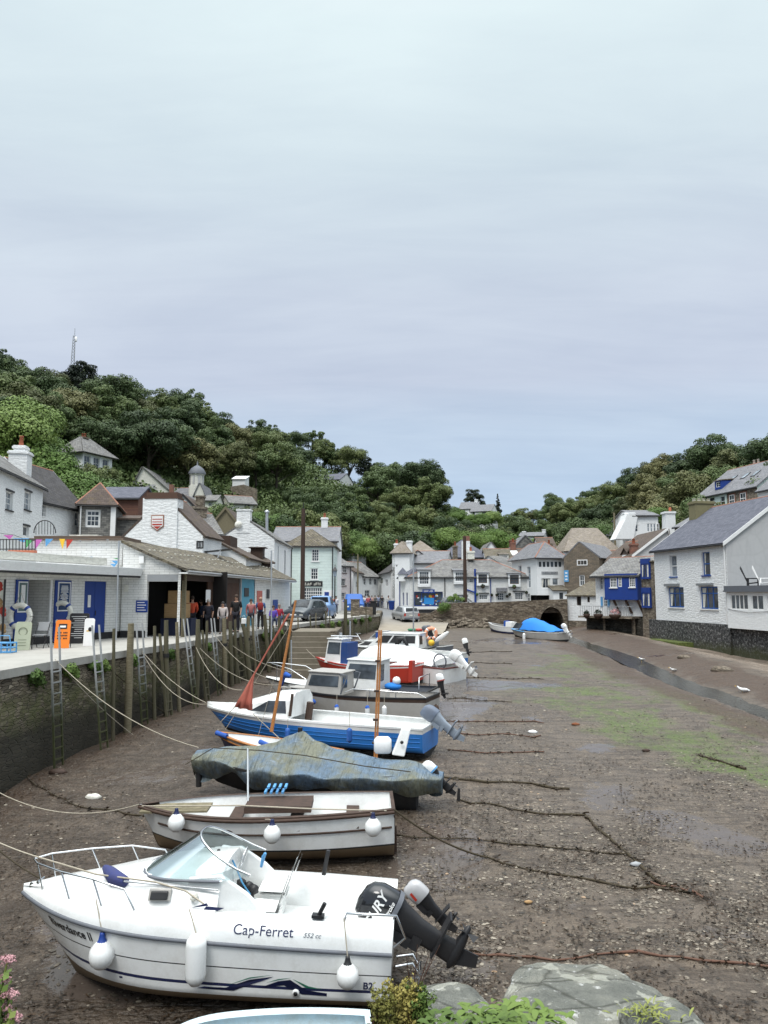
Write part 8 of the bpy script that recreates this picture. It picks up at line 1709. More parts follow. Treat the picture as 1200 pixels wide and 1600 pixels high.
b = P(128,835,34.5); o = thing('flower_trough','earthy trough of plants on the roof at the left end of the parapet','planter',tuple(P(33,868,32.5))); mb = MB(); mb.box((-.5,-.15,0),(.6,.15,.22)); mb.build('trough',m_pot,o)
q = P(330,862,46); o = thing('roof_flap','propped black flap standing open on the mossy shed roof','roof flap',tuple(q)); mb = MB(); mb.obox((-1.2,0,-.1),(2.2,.3,.25),(.1,.7,0),(0,0,.05)); mb.build('flap',m_blk,o); mb = MB(); mb.tube([(.5,.2,.1),(.3,0,-.7)],.03,5); mb.build('prop',m_steel,o)
# -- people
m_skin = paint('skin',(.45,.26,.18,1),.6,.1); skinm = {}
def cloth(c): 
 k = 'cloth_%d_%d_%d' % tuple(int(x*99) for x in c[:3])
 if k not in skinm: skinm[k] = paint('cloth_fabric',(*c[:3],1),.9,.35,9,bump=.3)
 return skinm[k]
def skin_mesh(name,verts,edges,radii,mat,parent,sub=1):
 me = bpy.data.meshes.new(name); me.from_pydata(verts,edges,[]); o = bpy.data.objects.new(name,me); COL.objects.link(o); o.modifiers.new('k','SKIN')
 sv = me.skin_vertices[0].data
 for i,r in enumerate(radii): sv[i].radius = (r if isinstance(r,tuple) else (r,r)); sv[i].use_root = i == 0
 m = o.modifiers.new('s','SUBSURF'); m.levels = sub; m.render_levels = sub; dg = bpy.context.evaluated_depsgraph_get(); nm = bpy.data.meshes.new_from_object(o.evaluated_get(dg)); bpy.data.objects.remove(o); nm.name = name
 nm.materials.clear(); nm.materials.append(mat); nm.polygons.foreach_set('use_smooth',[True]*len(nm.polygons)); o = bpy.data.objects.new(name,nm); COL.objects.link(o); o.parent = parent; return o
def person(px,Y,label,shirt,legs,hair=(.06,.04,.03),h=1.75,face=180,pose='stand',x=None,z0=0,lean=0,bag=None,hat=None,group=None,arm=0.0,sleeve=True):
 b = PX(px,Y,.9); o = thing('person',label,'person',(b.x if x is None else x,Y,z0),(0,0,R(face)),group=group); s = h/1.75; st_ = .10 if pose == 'walk' else 0
 hipz = .92 if pose != 'sit' else .50; V = lambda *a: tuple(c*s for c in a); fr = .08 if lean else 0
 sh = hipz+.50; hd = hipz+.71
 L_ = []; 
 for sd in (-1,1):
  f_ = st_*sd
  if pose == 'sit': L_.append([(sd*.10,0,hipz),(sd*.12,.42,hipz+.02),(sd*.12,.45,.08),(sd*.12,.60,.04)])
  else: L_.append([(sd*.09,0,hipz-.04),(sd*.10,f_*1.2+.02,.50),(sd*.11,f_*1.5-.02,.08),(sd*.12,f_*1.5+.13,.04)])
 A_ = [[(sd*.19,fr,sh),(sd*.25,fr-.02+arm*.3,sh-.28),(sd*(.24-arm*.2),fr+.06+arm*.9,sh-.50+arm*.55),(sd*(.23-arm*.3),fr+.10+arm,sh-.60+arm*.6)] for sd in (-1,1)]
 vs = [(0,0,hipz),(0,.01+fr*.4,hipz+.22),(0,fr,sh-.04),(0,fr+.01,sh+.09),(0,fr+.03,hd-.03),(0,fr+.04,hd+.07)]; rr_ = [.07,.07,.07,.052,.085,.075]; es = [(0,1),(1,2),(2,3),(3,4),(4,5)]
 for ch,st0,rad in [(c,0,(.085,.06,.042,.035)) for c in L_]+[(c,2,(.06,.045,.034,.028)) for c in A_]:
  k = len(vs); vs += ch; rr_ += list(rad); es += [(st0,k)]+[(k+i,k+i+1) for i in range(3)]
 body = skin_mesh('body',[V(*v) for v in vs],es,[r*s for r in rr_],m_skin,o)
 vs = [(0,0,hipz-.05),(0,.01+fr*.4,hipz+.22),(0,fr,sh-.03)]; rr_ = [.15,.145,.15]; es = [(0,1),(1,2)]
 for c in A_:
  k = len(vs); c = c[:3] if sleeve else c[:2]; vs += c; rr_ += [.075,.06,.05][:len(c)]; es += [(2,k)]+[(k+i,k+i+1) for i in range(len(c)-1)]
 skin_mesh('top',[V(*v) for v in vs],es,[tuple(q*s for q in r) if isinstance(r,tuple) else r*s for r in rr_],cloth(shirt),o)
 vs = [(0,0,hipz)]; rr_ = [.145]; es = []
 for c in L_: k = len(vs); vs += c[:3]; rr_ += [.105,.078,.06]; es += [(0,k),(k,k+1),(k+1,k+2)]
 skin_mesh('trousers',[V(*v) for v in vs],es,[tuple(q*s for q in r) if isinstance(r,tuple) else r*s for r in rr_],cloth(legs),o)
 for c in L_: mb = MB(); p = Vector(c[3]); mb.ball(V(p.x,p.y-.06,.045),.075*s,8,0,(.7,1.7,.6)); mb.build('shoe',m_blk,o)
 mb = MB(); hc = Vector(V(0,fr+.015,hd+.055)); mb.ball(hc,.105*s,10,0,(.92,1.0,1.0)); mb.build('hair' if not hat else 'hat',cloth(hat or hair),o)
 mb = MB(); fc = Vector(V(0,fr+.125,hd+.01)); mb.ball(fc,.017*s,6,0,(.8,1,1.3)); mb.build('nose',m_skin,body)
 mb = MB(); [mb.ball(Vector(V(sx*.032,fr+.117,hd+.035)),.008*s,6) for sx in (-1,1)]; mb.box(V(-.025,fr+.112,hd-.035),V(.025,fr+.119,hd-.028)); mb.build('face',m_blk,body)
 if bag: mb = MB(); mb.grid([rring((0,-.20,z_),.30*q,.16*q,12,3) for z_,q in ((hipz+.12,.7),(hipz+.15,1),(hipz+.45,1),(hipz+.52,.7))],close=True); mb.build('rucksack',cloth(bag),o)
 return o
R0 = (.55,.06,.04)
person(300,37.3,'person in an orange-red jacket standing with back turned at the shed mouth',(.62,.09,.04),(.02,.02,.03),face=20,h=1.78,arm=.15)
person(315,38.5,'person in dark blue half hidden behind the orange-jacketed one',(.03,.05,.10),(.03,.03,.04),face=120,h=1.6)
person(325.5,37.2,'grey-haired person in a dark patterned top and dark trousers',(.03,.03,.045),(.02,.02,.03),(.35,.33,.30),1.62,175,sleeve=False)
person(348,36.8,'person in a dark cap and pale grey hooded jacket',(.50,.44,.42),(.16,.15,.15),h=1.52,face=185,hat=(.03,.03,.03),bag=(.05,.05,.06))
person(369,38.4,'tall person in a black T-shirt holding a white bag',(.010,.010,.012),(.02,.02,.03),h=1.84,face=170,sleeve=False)
person(392,41,'dark-haired person in a red and white top with an open pale coat',(.33,.12,.12),(.02,.02,.03),h=1.62,face=190,bag=(.5,.48,.45))
person(407,42,'person in a blue T-shirt and dark trousers with a red rucksack',(.04,.09,.22),(.015,.015,.02),(.4,.25,.18),1.70,5,bag=(.28,.03,.03),sleeve=False)
person(427,45,'seated person in a violet top on the bench by the noticeboard',(.10,.06,.35),(.03,.04,.08),h=1.6,face=200,pose='sit',arm=.25)
person(436,46,'seated person in a dark red jacket on the bench by the noticeboard',(.30,.02,.04),(.03,.05,.12),(.25,.2,.18),1.7,215,'sit',arm=.2)
b = PX(432,46.3,0); o = thing('bench','plain bench under the two seated people near the noticeboard','bench',(b.x,46.3,0)); mb = MB(); mb.box((-.9,-.5,.38),(.9,.0,.44)); mb.build('seat',m_wood_g,o)
for sx in (-.8,.7): mb = MB(); mb.box((sx,-.45,0),(sx+.08,-.05,.38)); mb.build('leg',m_wood_g,o)
q = P(381,966,38.2); o = thing('carrier_bag','white carrier bag held by the person in black','bag',tuple(q)); mb = MB(); mb.box((-.12,-.06,-.28),(.12,.06,.0)); bevel(mb.build('bag',m_wpaint,o),.03); mb = MB(); mb.tube([(-.06,0,0),(-.04,0,.14),(.04,0,.14),(.06,0,0)],.008,4); mb.build('handle',m_wpaint,o)
cols = [(.5,.1,.08),(.6,.6,.62),(.05,.08,.2),(.55,.35,.3),(.1,.1,.1),(.3,.35,.5),(.6,.5,.45),(.02,.02,.02),(.4,.08,.1),(.5,.5,.5)]
for k,(px,Y,nm) in enumerate(((541,84,'in a pale pink top left of the blue van'),(570,92,'in white walking between the van and the shops'),(577,96,'in dark blue in the middle of the street'),(581,100,'in a pink top in the street crowd'),(586,104,'in a tan top outside the cottages'),(591,108,'in pale blue far up the street'),(567,98,'in cream beside the pole'),(597,103,'all in black with dark bags by the outside stair'),(575,90,'in red near the stone planter'),(607,98,'in grey beside the blue bin'),(519,74,'in dark clothes below the street lamp'),(525,75,'in red below the street lamp'))):
 person(px,Y,'distant person '+nm,cols[k % 10],(.05,.06,.1),h=1.68,face=(170,10,200)[k % 3],pose=('walk','stand')[k % 2])
# -- vehicles
def vehicle(name,label,cat,px,Y,z0,rz,prof,W_,col,glass,lights=True,plate=True,pitch=0,wr=.31,wx=None,roof_w=.80):
 b = PX(px,Y,z0+.7); o = thing(name,label,cat,(b.x,Y,z0),(R(pitch),0,R(rz))); L = prof[-1][0]; rows = []; gl = []
 for x,zl,zb,zr in prof:
  e = .90 if x in (0,L) else 1; rows.append([Vector((w*W_/2*e,x-L/2,z)) for w,z in ((-.92,zl),(-1,zl+.12),(-1,zb-.10),(-.95,zb),(-(.95 if zr-zb < .05 else roof_w),max(zr-.05,zb)),(-.60,zr+.0),(0,zr+.02),(.60,zr),((.95 if zr-zb < .05 else roof_w),max(zr-.05,zb)),(.95,zb),(1,zb-.10),(1,zl+.12),(.92,zl))])
 mb = MB(); mb.grid(rows); mb.poly(rows[0][::-1]); mb.poly(rows[-1]); body = mb.build('body',col,o)
 mb = MB()
 for f_,pts in glass:
  if f_ == 's':
   for sd in (-1,1): q = [Vector((sd*(W_/2*(.95+(roof_w-.95)*k)+.03),x-L/2,z)) for x,z,k in pts]; mb.poly(q if sd > 0 else q[::-1]); mb.poly(q[::-1] if sd > 0 else q)
  else: q = [Vector((w*W_/2,x-L/2+(.05 if x > L*.6 else -.02),z+.045)) for w,x,z in pts]; mb.poly(q); mb.poly(q[::-1])
 mb.build('window',m_glass,body)
 for x in (wx or (.8,L-.8)):
  for sd in (-1,1): w_ = MB(); w_.lathe([(.02,-.09),(wr*.9,-.1),(wr,-.06),(wr,.06),(wr*.9,.1),(wr*.62,.10)],(sd*(W_/2-.10),x-L/2,wr),16,axis=(sd,0,0)); wo_ = w_.build('wheel',m_blk,o); r_ = MB(); r_.lathe([(wr*.6,.085),(wr*.5,.11),(.02,.10)],(sd*(W_/2-.10),x-L/2,wr),12,axis=(sd,0,0)); r_.build('rim',m_steel,wo_)
 zb = prof[0][2]; zt = prof[-1][2]
 for sd in (-1,1):
  m1 = MB(); m1.box((sd*W_*.28,-L/2-.03,zb-.28),(sd*W_*.43,-L/2+.05,zb-.14)); m1.build('headlight',m_cream,o); m1 = MB(); m1.box((sd*W_*.36,L/2-.05,zt-.34),(sd*W_*.46,L/2+.02,zt-.08)); m1.build('tail_light',m_redp,o)
 m1 = MB(); m1.box((-.26,-L/2-.04,.42),(.26,-L/2+.02,.53)); m1.build('number_plate',m_wpaint,o); m1 = MB(); m1.box((-.26,L/2-.02,.62),(.26,L/2+.03,.73)); m1.build('number_plate',m_cream,o); m1 = MB(); m1.box((-W_*.45,L/2-.04,.3),(W_*.45,L/2+.06,.46)); m1.box((-W_*.45,-L/2-.06,.3),(W_*.45,-L/2+.04,.44)); m1.build('bumper',m_lead,o)
 for sd in (-1,1): m1 = MB(); m1.ball((sd*(W_/2+.08),-L/2+1.35,prof[2][2]+.08),.1,8,0,(1,.6,.7)); m1.build('door_mirror',col,o)
 return o
est = [(0,.3,.62,.64),(.25,.22,.72,.76),(1.0,.2,.86,.9),(1.75,.2,.90,1.40),(2.4,.2,.92,1.46),(3.5,.2,.94,1.44),(4.1,.22,.95,1.32),(4.4,.3,.94,.98)]
eg = [('s',[(1.5,.93,0),(1.9,1.34,.95),(2.75,1.38,1),(2.75,.95,0)]),('s',[(2.82,.95,0),(2.82,1.38,1),(3.5,1.36,1),(3.9,.97,.05)]),('f',[(-.75,4.32,1.0),(.75,4.32,1.0),(.66,4.12,1.34),(-.66,4.12,1.34)]),('f',[(-.72,1.05,.93),(.72,1.05,.93),(.62,1.70,1.38),(-.62,1.70,1.38)])]
m_silver = paint('silver_car_paint',(.42,.43,.44,1),.3,.15,coat=.5,metal=.3); m_dgrey = paint('dark_grey_car_paint',(.05,.06,.07,1),.25,.15,coat=.6); m_pblue = paint('pale_blue_paint',(.16,.30,.55,1),.35,.2,coat=.4)
vehicle('parked_car','silver estate car parked tail toward us on the slipway','car',633,79,ramp_z(79)+.02,196,est,1.75,m_silver,eg,pitch=-3.4)
hat_ = [(x*.92,a,b_+.02,c+.06) for x,a,b_,c in est]; hg = [(f_,[(x*.92,z+.04,k) for x,z,k in p] if f_ == 's' else [(w,x*.92,z+.04) for w,x,z in p]) for f_,p in eg]
vehicle('parked_car','dark grey hatchback facing us in front of the mint house','car',478,55,0,-20,hat_,1.75,m_dgrey,hg)
vehicle('parked_car','dark car roof just showing above the bridge wall','car',720.5,83,.15,80,est,1.75,m_dgrey,eg)
van = [(0,.3,.85,.9),(.3,.25,1.0,1.05),(.8,.22,1.08,1.60),(1.3,.22,1.1,1.75),(1.9,.22,1.1,1.74),(2.0,.22,1.1,1.2),(4.2,.25,1.05,1.10)]
vehicle('pickup_truck','pale blue pickup truck parked behind the dark hatchback','truck',499,59,0,170,van,1.75,m_pblue,[('s',[(.75,1.12,0),(1.0,1.6,.9),(1.8,1.66,1),(1.8,1.12,0)]),('f',[(-.8,2.01,1.22),(.8,2.01,1.22),(.7,2.0,1.62),(-.7,2.0,1.62)]),('f',[(-.8,.45,1.12),(.8,.45,1.12),(.7,.86,1.62),(-.7,.86,1.62)])])
vb = [(0,.3,1.0,1.05),(.4,.25,1.15,1.2),(.9,.22,1.2,1.85),(1.5,.22,1.2,1.95),(4.2,.25,1.2,1.95),(4.3,.3,1.2,1.9)]
vehicle('delivery_van','deep blue van with its back to us at the street entrance','van',553,74,-.05,4,vb,1.85,m_blue_b,[('f',[(-.85,4.32,1.25),(-.1,4.32,1.25),(-.1,4.31,1.8),(-.8,4.31,1.8)]),('f',[(.1,4.32,1.25),(.85,4.32,1.25),(.8,4.31,1.8),(.1,4.31,1.8)])])
for px,Y,w_,h_,m,lb in ((555,67.5,.75,1.35,m_stone2,'squat stone gate pier at the quay end'),(583,71.5,.55,1.15,m_blk,'black litter bin at the end of the quay wall')):
 b = PX(px,Y,.6); o = thing('pier' if m is m_stone2 else 'litter_bin',lb,'pier' if m is m_stone2 else 'bin',(b.x,Y,0)); mb = MB(); mb.box((-w_/2,-w_/2,0),(w_/2,w_/2,h_)); bevel(mb.build('body',m,o),.05); mb = MB(); mb.box((-w_/2-.04,-w_/2-.04,h_),(w_/2+.04,w_/2+.04,h_+.1)); mb.build('cap',m,o)
b = PX(572,70.5,.4); o = thing('stone_planter','low pale stone planter beside the black bin','planter',(b.x,70.5,0)); mb = MB(); mb.box((-.6,-.5,0),(.6,.5,.7)); bevel(mb.build('trough',m_stone2,o),.05); mb = MB(); mb.box((-.5,-.4,.7),(.5,.4,.72)); mb.build('soil',m_wood_d,o)
b = PX(612,93,.4); o = thing('wheelie_bin','blue wheeled bin outside the shop corner','bin',(b.x,93,0)); mb = MB(); mb.grid([rring((0,0,z_),w_,w_,12,6) for z_,w_ in ((0,.5),(1.0,.75))],close=True,flip=True); mb.build('body',m_blue,o); mb = MB(); mb.box((-.4,-.42,1.0),(.4,.4,1.1)); mb.build('lid',m_blue_b,o)
b = PX(711,79,1.0); root,L = boat_root('planted_boat','old rowing boat filled with plants on the wall by the pole',(693,940),79.6,(731,941),79.3,1.1); h = Hull(L,1.1,.5,rake=.2); h.build(root,[(1,0)],[m_gelg],inner=m_wood_d,floor=.6,cap=.08); v,f_ = leaf_cloud(rs,[(L*.3,0,.2),(L*.55,0,.3),(L*.5,0,.6),(L*.8,0,.2)],[.4,.4,.25,.3],900,.07); c = raw_mesh('plants',v,f_,M_LEAFB); c.parent = root
q = P(692,950,77); o = thing('wall_shrub','yellow-green shrub spilling over the curved end of the bridge wall','shrub',tuple(q)); v,f_ = leaf_cloud(rs,[(0,0,0),(.4,.1,.1),(-.2,-.2,-.2)],[.55,.45,.4],1200,.06); c = raw_mesh('leaves',v,f_,M_LEAFB); c.parent = o
for px,py,lb,s_ in ((1003,1036,'white gull standing at the near edge of the stream, furthest left',.5),(1052,1053,'white gull standing in the stream, middle of the three',.5),(1161,1086,'white gull feeding in the stream at the right',.55)):
 q = BP(px,py); q.z += .02; o = thing('gull',lb,'gull',tuple(q),(0,0,R(200 if px < 1100 else 150))); k = s_
 skin_mesh('body',[(-.3*k,0,.36*k),(0,0,.38*k),(.25*k,0,.46*k),(.36*k,0,.60*k),(.42*k,0,.68*k),(-.55*k,0,.36*k)],[(1,0),(1,2),(2,3),(3,4),(0,5)],[.12*k,.17*k,.12*k,.075*k,.075*k,.03*k],m_wpaint,o)
 for sd in (-1,1): mb = MB(); mb.ball((-.1*k,sd*.13*k,.42*k),.3*k,8,0,(1.1,.15,.38)); mb.build('wing',m_gelg if px < 1100 else m_wpaint,o); mb = MB(); mb.tube([(.02,sd*.04*k,.3*k),(.02,sd*.05*k,0)],.012*k,4); mb.build('leg',m_yel,o)
 mb = MB(); mb.lathe([(.03*k,0),(.005,.14*k)],(.48*k,0,.67*k),6,axis=(1,0,-.2)); mb.build('beak',m_yel,o)
for px,py,r,m,lb in ((833,1145,.13,m_wpaint,'white plastic scrap on the mud'),(900,1133,.12,m_rust,'rusty scrap of chain on the mud'),(147,1247,.16,m_cream,'flat pale stone on the brown mud'),(92,1208,.2,m_wood_d,'dark stump in the mud below the quay'),(1010,1174,.1,m_wood_d,'dark clump on the green weed'),(995,1353,.10,m_grpaint,'flat grey stone beside the seaweed line'),(826,1412,.06,m_wood_p,'small yellowish stone on the mud'),(1130,1048,.5,m_stone2,'rough boulder on the far bank'),(1070,1028,.35,m_stone2,'pale angular boulder at the end of the mossy ledge')):
 q = BP(px,py); o = thing('loose_piece',lb,'debris',tuple(q)); mb = MB(); mb.ball((0,0,.03),r,8,0,(1.3,.9,.5)); me = mb.build('piece',m,o)
 for v in me.data.vertices: v.co *= 1+.35*mnoise.noise(v.co*9/r*.15)
# -- ropes and chains
TUFT = []
def mudline(pts,r,mat,label,cat='rope',wob=.08,group=None,wgt=14):
 r = r*.62
 w_ = [BP(a,b,.03) for a,b in pts]; out = []
 for a,b in zip(w_,w_[1:]):
  n = max(3,int((b-a).length/.3))
  for k in range(n):
   p = a.lerp(b,k/n); s_ = p.y*.035+.4; p.x += wob*s_*mnoise.noise(p*1.3); p.y += wob*4*s_*mnoise.noise(p*.9+Vector((9,0,0)))+wob*mnoise.noise(p*4); p.z = bedz(p.x,p.y)+.02; out.append(p)
   for _ in range(int(wgt)): TUFT.append((p.x+rt.gauss(0,r*1.6),p.y+rt.gauss(0,r*2.2),p.z+rt.uniform(-.01,r)))
 out.append(w_[-1]); return rope('mooring_line',out,[r*(.55+1.3*abs(mnoise.noise(p*5))) for p in out],mat,label,cat,group)
mudline([(756,1340),(800,1356),(880,1372),(960,1383),(1050,1395),(1095,1398)],.035,m_rope_d,'weedy rope running from the open boat across the mud'); mudline([(1048,1388),(1010,1358),(985,1335),(940,1298),(915,1278)],.07,m_rope_d,'thick weed-covered chain lying diagonally on the mud','chain',.12); mudline([(915,1278),(860,1273),(800,1266),(715,1250)],.04,m_rope_d,'sagging weedy rope tied to a short stake'); mudline([(600,1305),(700,1312),(850,1325),(985,1336)],.025,m_rope_d,'thin double rope lying straight across the mud')
mudline([(740,1494),(800,1500),(900,1499),(1000,1498),(1100,1505),(1230,1513)],.03,m_chain,'rusty chain along the gravel ridge near the rocks','chain'); mudline([(690,1215),(760,1220),(830,1228),(890,1234)],.06,m_rope_d,'seaweed-covered line behind the covered boat'); mudline([(1092,1180),(1110,1186),(1165,1203)],.06,m_rope_d,'short weedy chain on the green algae','chain'); mudline([(1020,1376),(1060,1386),(1095,1400),(1075,1392)],.04,m_chain,'rusty tangle at the meeting of the two chains','chain',.2)
for k,(y0,y1,x1) in enumerate(((1020,1018,800),(1036,1038,800),(1058,1062,850),(1092,1098,800),(1128,1131,850),(1147,1150,845),(1175,1176,850))): mudline([(700,y0),(760,(y0+y1)/2),(x1,y1)],.03,m_chain if k > 3 else m_rope_d,'mooring line stretched over the mud from the stern of a boat',group='stern lines across the mud')
mudline([(40,1215),(80,1245),(110,1258),(200,1272),(240,1275)],.03,m_rope_d,'dark wet rope snaking over the brown mud on the left'); mudline([(430,1180),(240,1290)],.015,m_rope_d,'thin dark rope beside the covered boat') if False else None
v = np.array(TUFT); n = len(v); d = rs.normal(size=(n,3))*.05; d[:,2] *= .4; e_ = rs.normal(size=(n,3))*.016; q4 = np.stack([v,v+e_,v+d+e_,v+d],1).reshape(-1,3)
struct(raw_mesh('seaweed_fringe',q4,np.arange(4*n).reshape(n,4),M_WEED),'brown seaweed clinging to the ropes and chains on the mud','stuff')
q = BP(716,1252); o = thing('stake','short black weedy stake in the mud','stake',tuple(q)); mb = MB(); mb.tube([(0,0,-.1),(.02,0,.3)],[.05,.03],7); mb.build('timber',m_blackb,o)
def air(a,Ya,b,Yb,drop,lb,r=.011,mat=m_rope,grp=None,ground=False): A = P(a[0],a[1],Ya); B = P(b[0],b[1],Yb) if not ground else BP(*b,.03); rope('mooring_rope',sag(A,B,drop),r,mat,lb,group=grp)
air((86,1030),qy(86),(310,1168),19.4,.35,'pale mooring rope from the first ladder to the covered boat'); air((87,1031),qy(86),(208,1150),22,.12,'second rope from the first ladder down to the mud',ground=True); air((150,1024),qy(150),(262,1118),24,.1,'weedy rope from the second ladder down to the mud',.016,m_rope_d,ground=True)
air((219,1014),qy(218),(324,1100),25.4,.55,'sagging pale rope from the third ladder to the blue boat'); air((219,1014),qy(218),(322,1098),25.6,.2,'upper pale rope from the third ladder to the blue boat'); air((304,1006),qy(300),(378,1078),25.0,.5,'sagging rope from the post beside the leaning ladder'); air((305,1005),qy(300),(440,1070),30.0,.5,'long rope from the posts to the grey boat bow'); air((330,985),qy(330),(416,1059),32.6,.3,'pale rope from the quay posts to the white cabin boat'); air((446,968),qy(446),(492,1027),39,.2,'yellowish rope from the quay edge to the red boat'); air((352,1000),qy(352),(470,1052),34,.3,'slack rope passing the big wooden ladder')
air((-20,1228),17.5,(217,1257),15.95,.35,'pale rope sagging from the left edge to the open boat'); air((-20,1308),12.9,(62,1340),12.25,.02,'taut white bow rope of the cruiser'); air((-20,1312),13.2,(62,1372),12.3,.04,'second bow rope of the cruiser',.012,m_rope_d)
rope('mooring_rope',[P(62,1340,12.25),P(150,1366,11.8),P(242,1378,11.3),P(290,1392,11.0),P(318,1412,10.85)],.012,m_rope,'rope running back along the cruiser foredeck to the long fender'); rope('mooring_rope',[W2 @ H2.pt(.02,1,-1,.03),W2 @ Vector((L2*.4,-.2,-.0)),W2 @ Vector((L2*.7,-.4,-.04)),W2 @ H2.pt(.97,1,-1,.02)],.014,m_rope,'pale rope lying along the inside of the open boat')
A = W2 @ H2.pt(1,1,-1,.02); rope('mooring_rope',sag(A,BP(760,1342,.03),.12),.02,m_rope_d,'stern rope of the open boat dropping to the mud')
# -- near wall top: rocks, plants
t = NT('foreground_rock'); co = t.coord('Object'); n1_ = t.noise(co,4,8,.7); n2_ = t.noise(co,18,6,.7); c = t.ramp(n1_,[(.32,(.09,.095,.085,1)),(.5,(.19,.195,.17,1)),(.68,(.31,.30,.25,1))]); c = t.mix(t.ramp(n2_,[(.58,0.0),(.66,.8)]),c,(.62,.62,.60,1)); c = t.mix(t.ramp(t.noise(co,7,5,.8),[(.60,0.0),(.7,.7)]),c,(.10,.11,.05,1))
ck = t.n('ShaderNodeTexVoronoi',{'Vector': t.n('ShaderNodeMapping',{'Vector': co,'Rotation': (.3,.5,.4),'Scale': (2.2,5,9)}).outputs[0],'Scale': 1.0},feature='DISTANCE_TO_EDGE').outputs['Distance']
c = t.mix(t.ramp(ck,[(.0,.75),(.035,0.0)]),c,(.04,.04,.03,1)); c = t.mix(t.ramp(t.noise(co,11,3,.5),[(.60,0.0),(.63,.7)]),c,(.42,.42,.36,1))
M_ROCK = t.fin(c,.85,t.bump(t.math('ADD',t.math('MULTIPLY',n1_,1.6),t.math('MULTIPLY',n2_,.6)),1.0,.05))
def rock(cx,cy,Y,sx,sy,sz,seed,lb,rz=0):
 q = P(cx,cy,Y); o = thing('rock',lb,'rock',tuple(q),(0,0,R(rz))); mb = MB(); mb.ball((0,0,0),1,72,0); me = mb.build('stone',M_ROCK,o); so_ = Vector((seed*3.1,seed*1.7,0))
 for v in me.data.vertices:
  p = v.co.copy(); p = Vector([math.copysign(abs(c)**.62,c) for c in p]); k = 1+.16*mnoise.noise(p*1.6+so_)+.05*mnoise.noise(p*5+so_)+.02*mnoise.noise(p*13+so_)+.05*abs(mnoise.noise(Vector((p.x*2,p.y*.6,p.z*7))+so_)); v.co = Vector((p.x*sx,p.y*sy,p.z*sz))*k
 return o
rock(925,1598,2.72,.265,.30,.078,1,'large pale grey-green rock at the bottom right'); rock(710,1598,2.62,.12,.16,.07,3,'smaller grey rock left of the big rock',15); rock(1040,1622,2.5,.12,.14,.07,6,'pale rock edge at the bottom right below the big rock'); rock(640,1632,2.5,.11,.12,.05,8,'grey slab under the weeds at the bottom edge')
M_FL = foliage('foreground_leaf',[(.2,(.06,.10,.022,1)),(.55,(.12,.18,.04,1)),(.9,(.24,.25,.07,1))]); M_FY = foliage('yellow_heath',[(.2,(.12,.12,.03,1)),(.6,(.24,.22,.05,1)),(.95,(.34,.28,.09,1))]); m_fp = paint('pink_petals',(.55,.30,.32,1),.7,.2,20)
def leafplant(px,py,Y,n,L0,W0,lb,mat,seed,up=.6,spread=1.0,red=0):
 q = P(px,py,Y); o = thing('plant',lb,'plant',tuple(q)); rr = random.Random(seed); mb = MB()
 for i in range(n):
  a = rr.uniform(0,6.283); L_ = L0*rr.uniform(.5,1.2); e = rr.uniform(.15,1.2)*up; d = Vector((math.cos(a)*math.cos(e),math.sin(a)*math.cos(e),math.sin(e))); s_ = d.cross(Vector((0,0,1))).normalized(); b0 = Vector((rr.gauss(0,.035)*spread,rr.gauss(0,.03),rr.uniform(0,.02))); w0 = W0*rr.uniform(.6,1.1); rows = []
  for k in range(6): u = k/5; c = b0+d*L_*u-Vector((0,0,.35*L_*u*u)); wd = w0*math.sin(math.pi*min(.98,u*.9+.08))**.8; rows.append([c-s_*wd+Vector((0,0,wd*.35)),c,c+s_*wd+Vector((0,0,wd*.35))])
  mb.grid(rows)
 mb.build('leaves',mat,o); return o
for i,(px,py,Y,n) in enumerate(((745,1592,2.45,26),(800,1585,2.5,40),(840,1600,2.4,26),(690,1602,2.4,20),(775,1605,2.35,30))): leafplant(px,py,Y,int(n*1.7),.05,.011,('broad-leaved green weed left of the big rock, left clump','broad-leaved green weed, tallest clump between the rocks','broad-leaved green weed leaning on the big rock','small leafy weed below the smaller rock','broad-leaved green weed at the bottom edge')[i],M_FL,i)
leafplant(1015,1592,2.45,90,.045,.0035,'tuft of thin green grass on the right rock',M_FL,12,1.0,1.3)
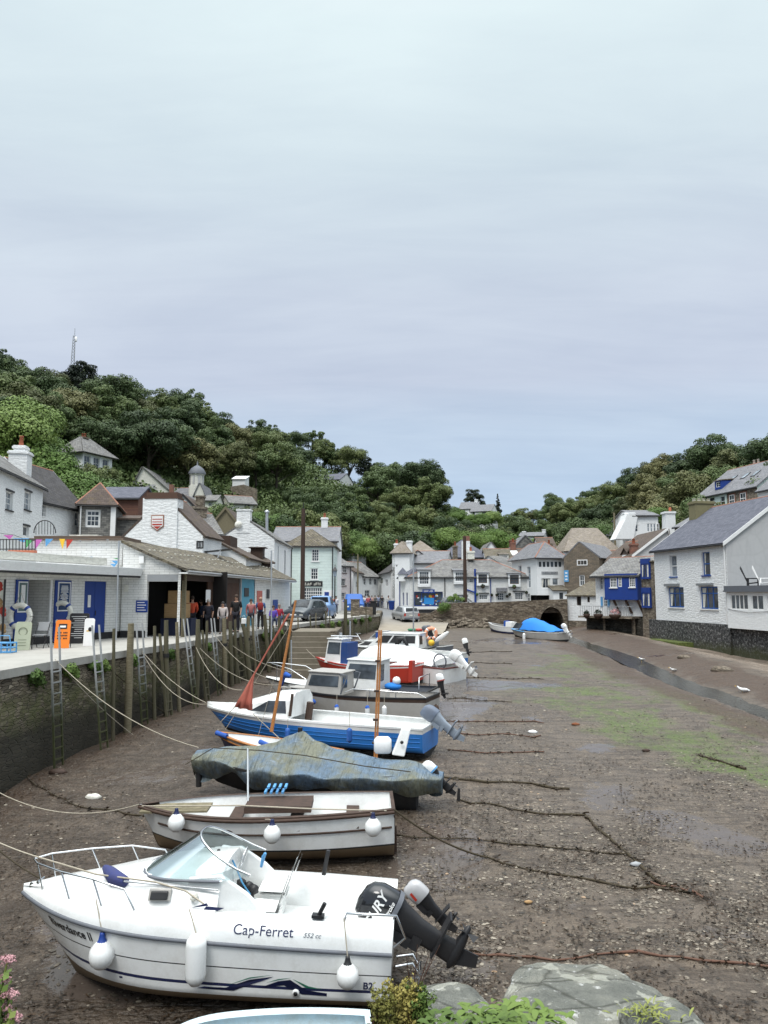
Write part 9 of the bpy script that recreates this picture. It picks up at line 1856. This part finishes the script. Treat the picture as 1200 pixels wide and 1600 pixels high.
def spray(px,py,Y,n,hh,mat,lb,seed,lean=0,r=.0025):
 q = P(px,py,Y); o = thing('plant',lb,'plant',tuple(q)); rr = random.Random(seed); mb = MB(); V_ = []; 
 for i in range(n):
  a = rr.uniform(-1,1); top = Vector((a*hh*.45+lean,rr.uniform(-.3,.3)*hh,hh*rr.uniform(.6,1.0))); b0 = Vector((rr.gauss(0,.02),rr.gauss(0,.02),-.03)); pts = [b0.lerp(top,k/6)+Vector((a*.02*math.sin(k),0,0)) for k in range(7)]; mb.tube(pts,[r*1.4-r*.15*k for k in range(7)],4,caps=False)
  for k in range(1,7):
   for _ in range(9): V_.append(pts[k]+Vector((rr.gauss(0,.007),rr.gauss(0,.007),rr.gauss(0,.012))))
 mb.build('stem',m_brownp,o); v,f_ = leaf_cloud(np.random.RandomState(seed),[tuple(v) for v in V_],[.006]*len(V_),len(V_)*5,.0045); c = raw_mesh('leaves',v,f_,mat); c.parent = o; return o
spray(628,1604,2.5,18,.12,M_FY,'yellow-green heathery sprig at the bottom beside the cruiser stern',3); spray(600,1604,2.45,12,.09,M_FY,'low yellow sprig left of the heathery sprig',4); spray(655,1602,2.5,12,.11,M_FL,'low green sprig right of the heathery sprig',5)
q = P(640,1600,2.5); rr = random.Random(2); o = thing('plant','bare reddish twigs rising over the mud beside the outboard','plant',tuple(q)); mb = MB()
for k in range(4): tp = Vector((-.01+.035*k,0,.20+.03*(k % 2))); mb.tube([(0,0,-.02),(tp.x*.3+.006,0,tp.z*.5),tuple(tp)],[.002,.0015,.0008],4,caps=False); mb.tube([(tp.x*.5,0,tp.z*.6),(tp.x*.5+.02,.01,tp.z*.8)],.001,4,caps=False)
mb.build('stem',m_brownp,o)
for i,(px,py,s_) in enumerate(((12,1500,1.),(6,1530,.8),(16,1555,1.1),(4,1575,1.0),(22,1590,.9))):
 q = P(px-6,py+25,2.3); o = thing('flowering_plant','pink flower head on a leafy stem in the bottom left corner','flower',tuple(q),group='pink flowers in the bottom left corner'); mb = MB(); mb.tube([(-.02,0,-.25),(0,0,0),(.008,0,.035)],.003,5); mb.build('stem',M_FL,o); v,f_ = leaf_cloud(rs,[(.008,0,.045),(-.008,0,.04),(.02,0,.04)],[.014*s_]*3,260,.003); c = raw_mesh('petals',v,f_,m_fp); c.parent = o; v,f_ = leaf_cloud(rs,[(0,0,-.02),(-.01,0,-.07)],[.03,.03],60,.012); c = raw_mesh('leaves',v,f_,M_FL); c.parent = o
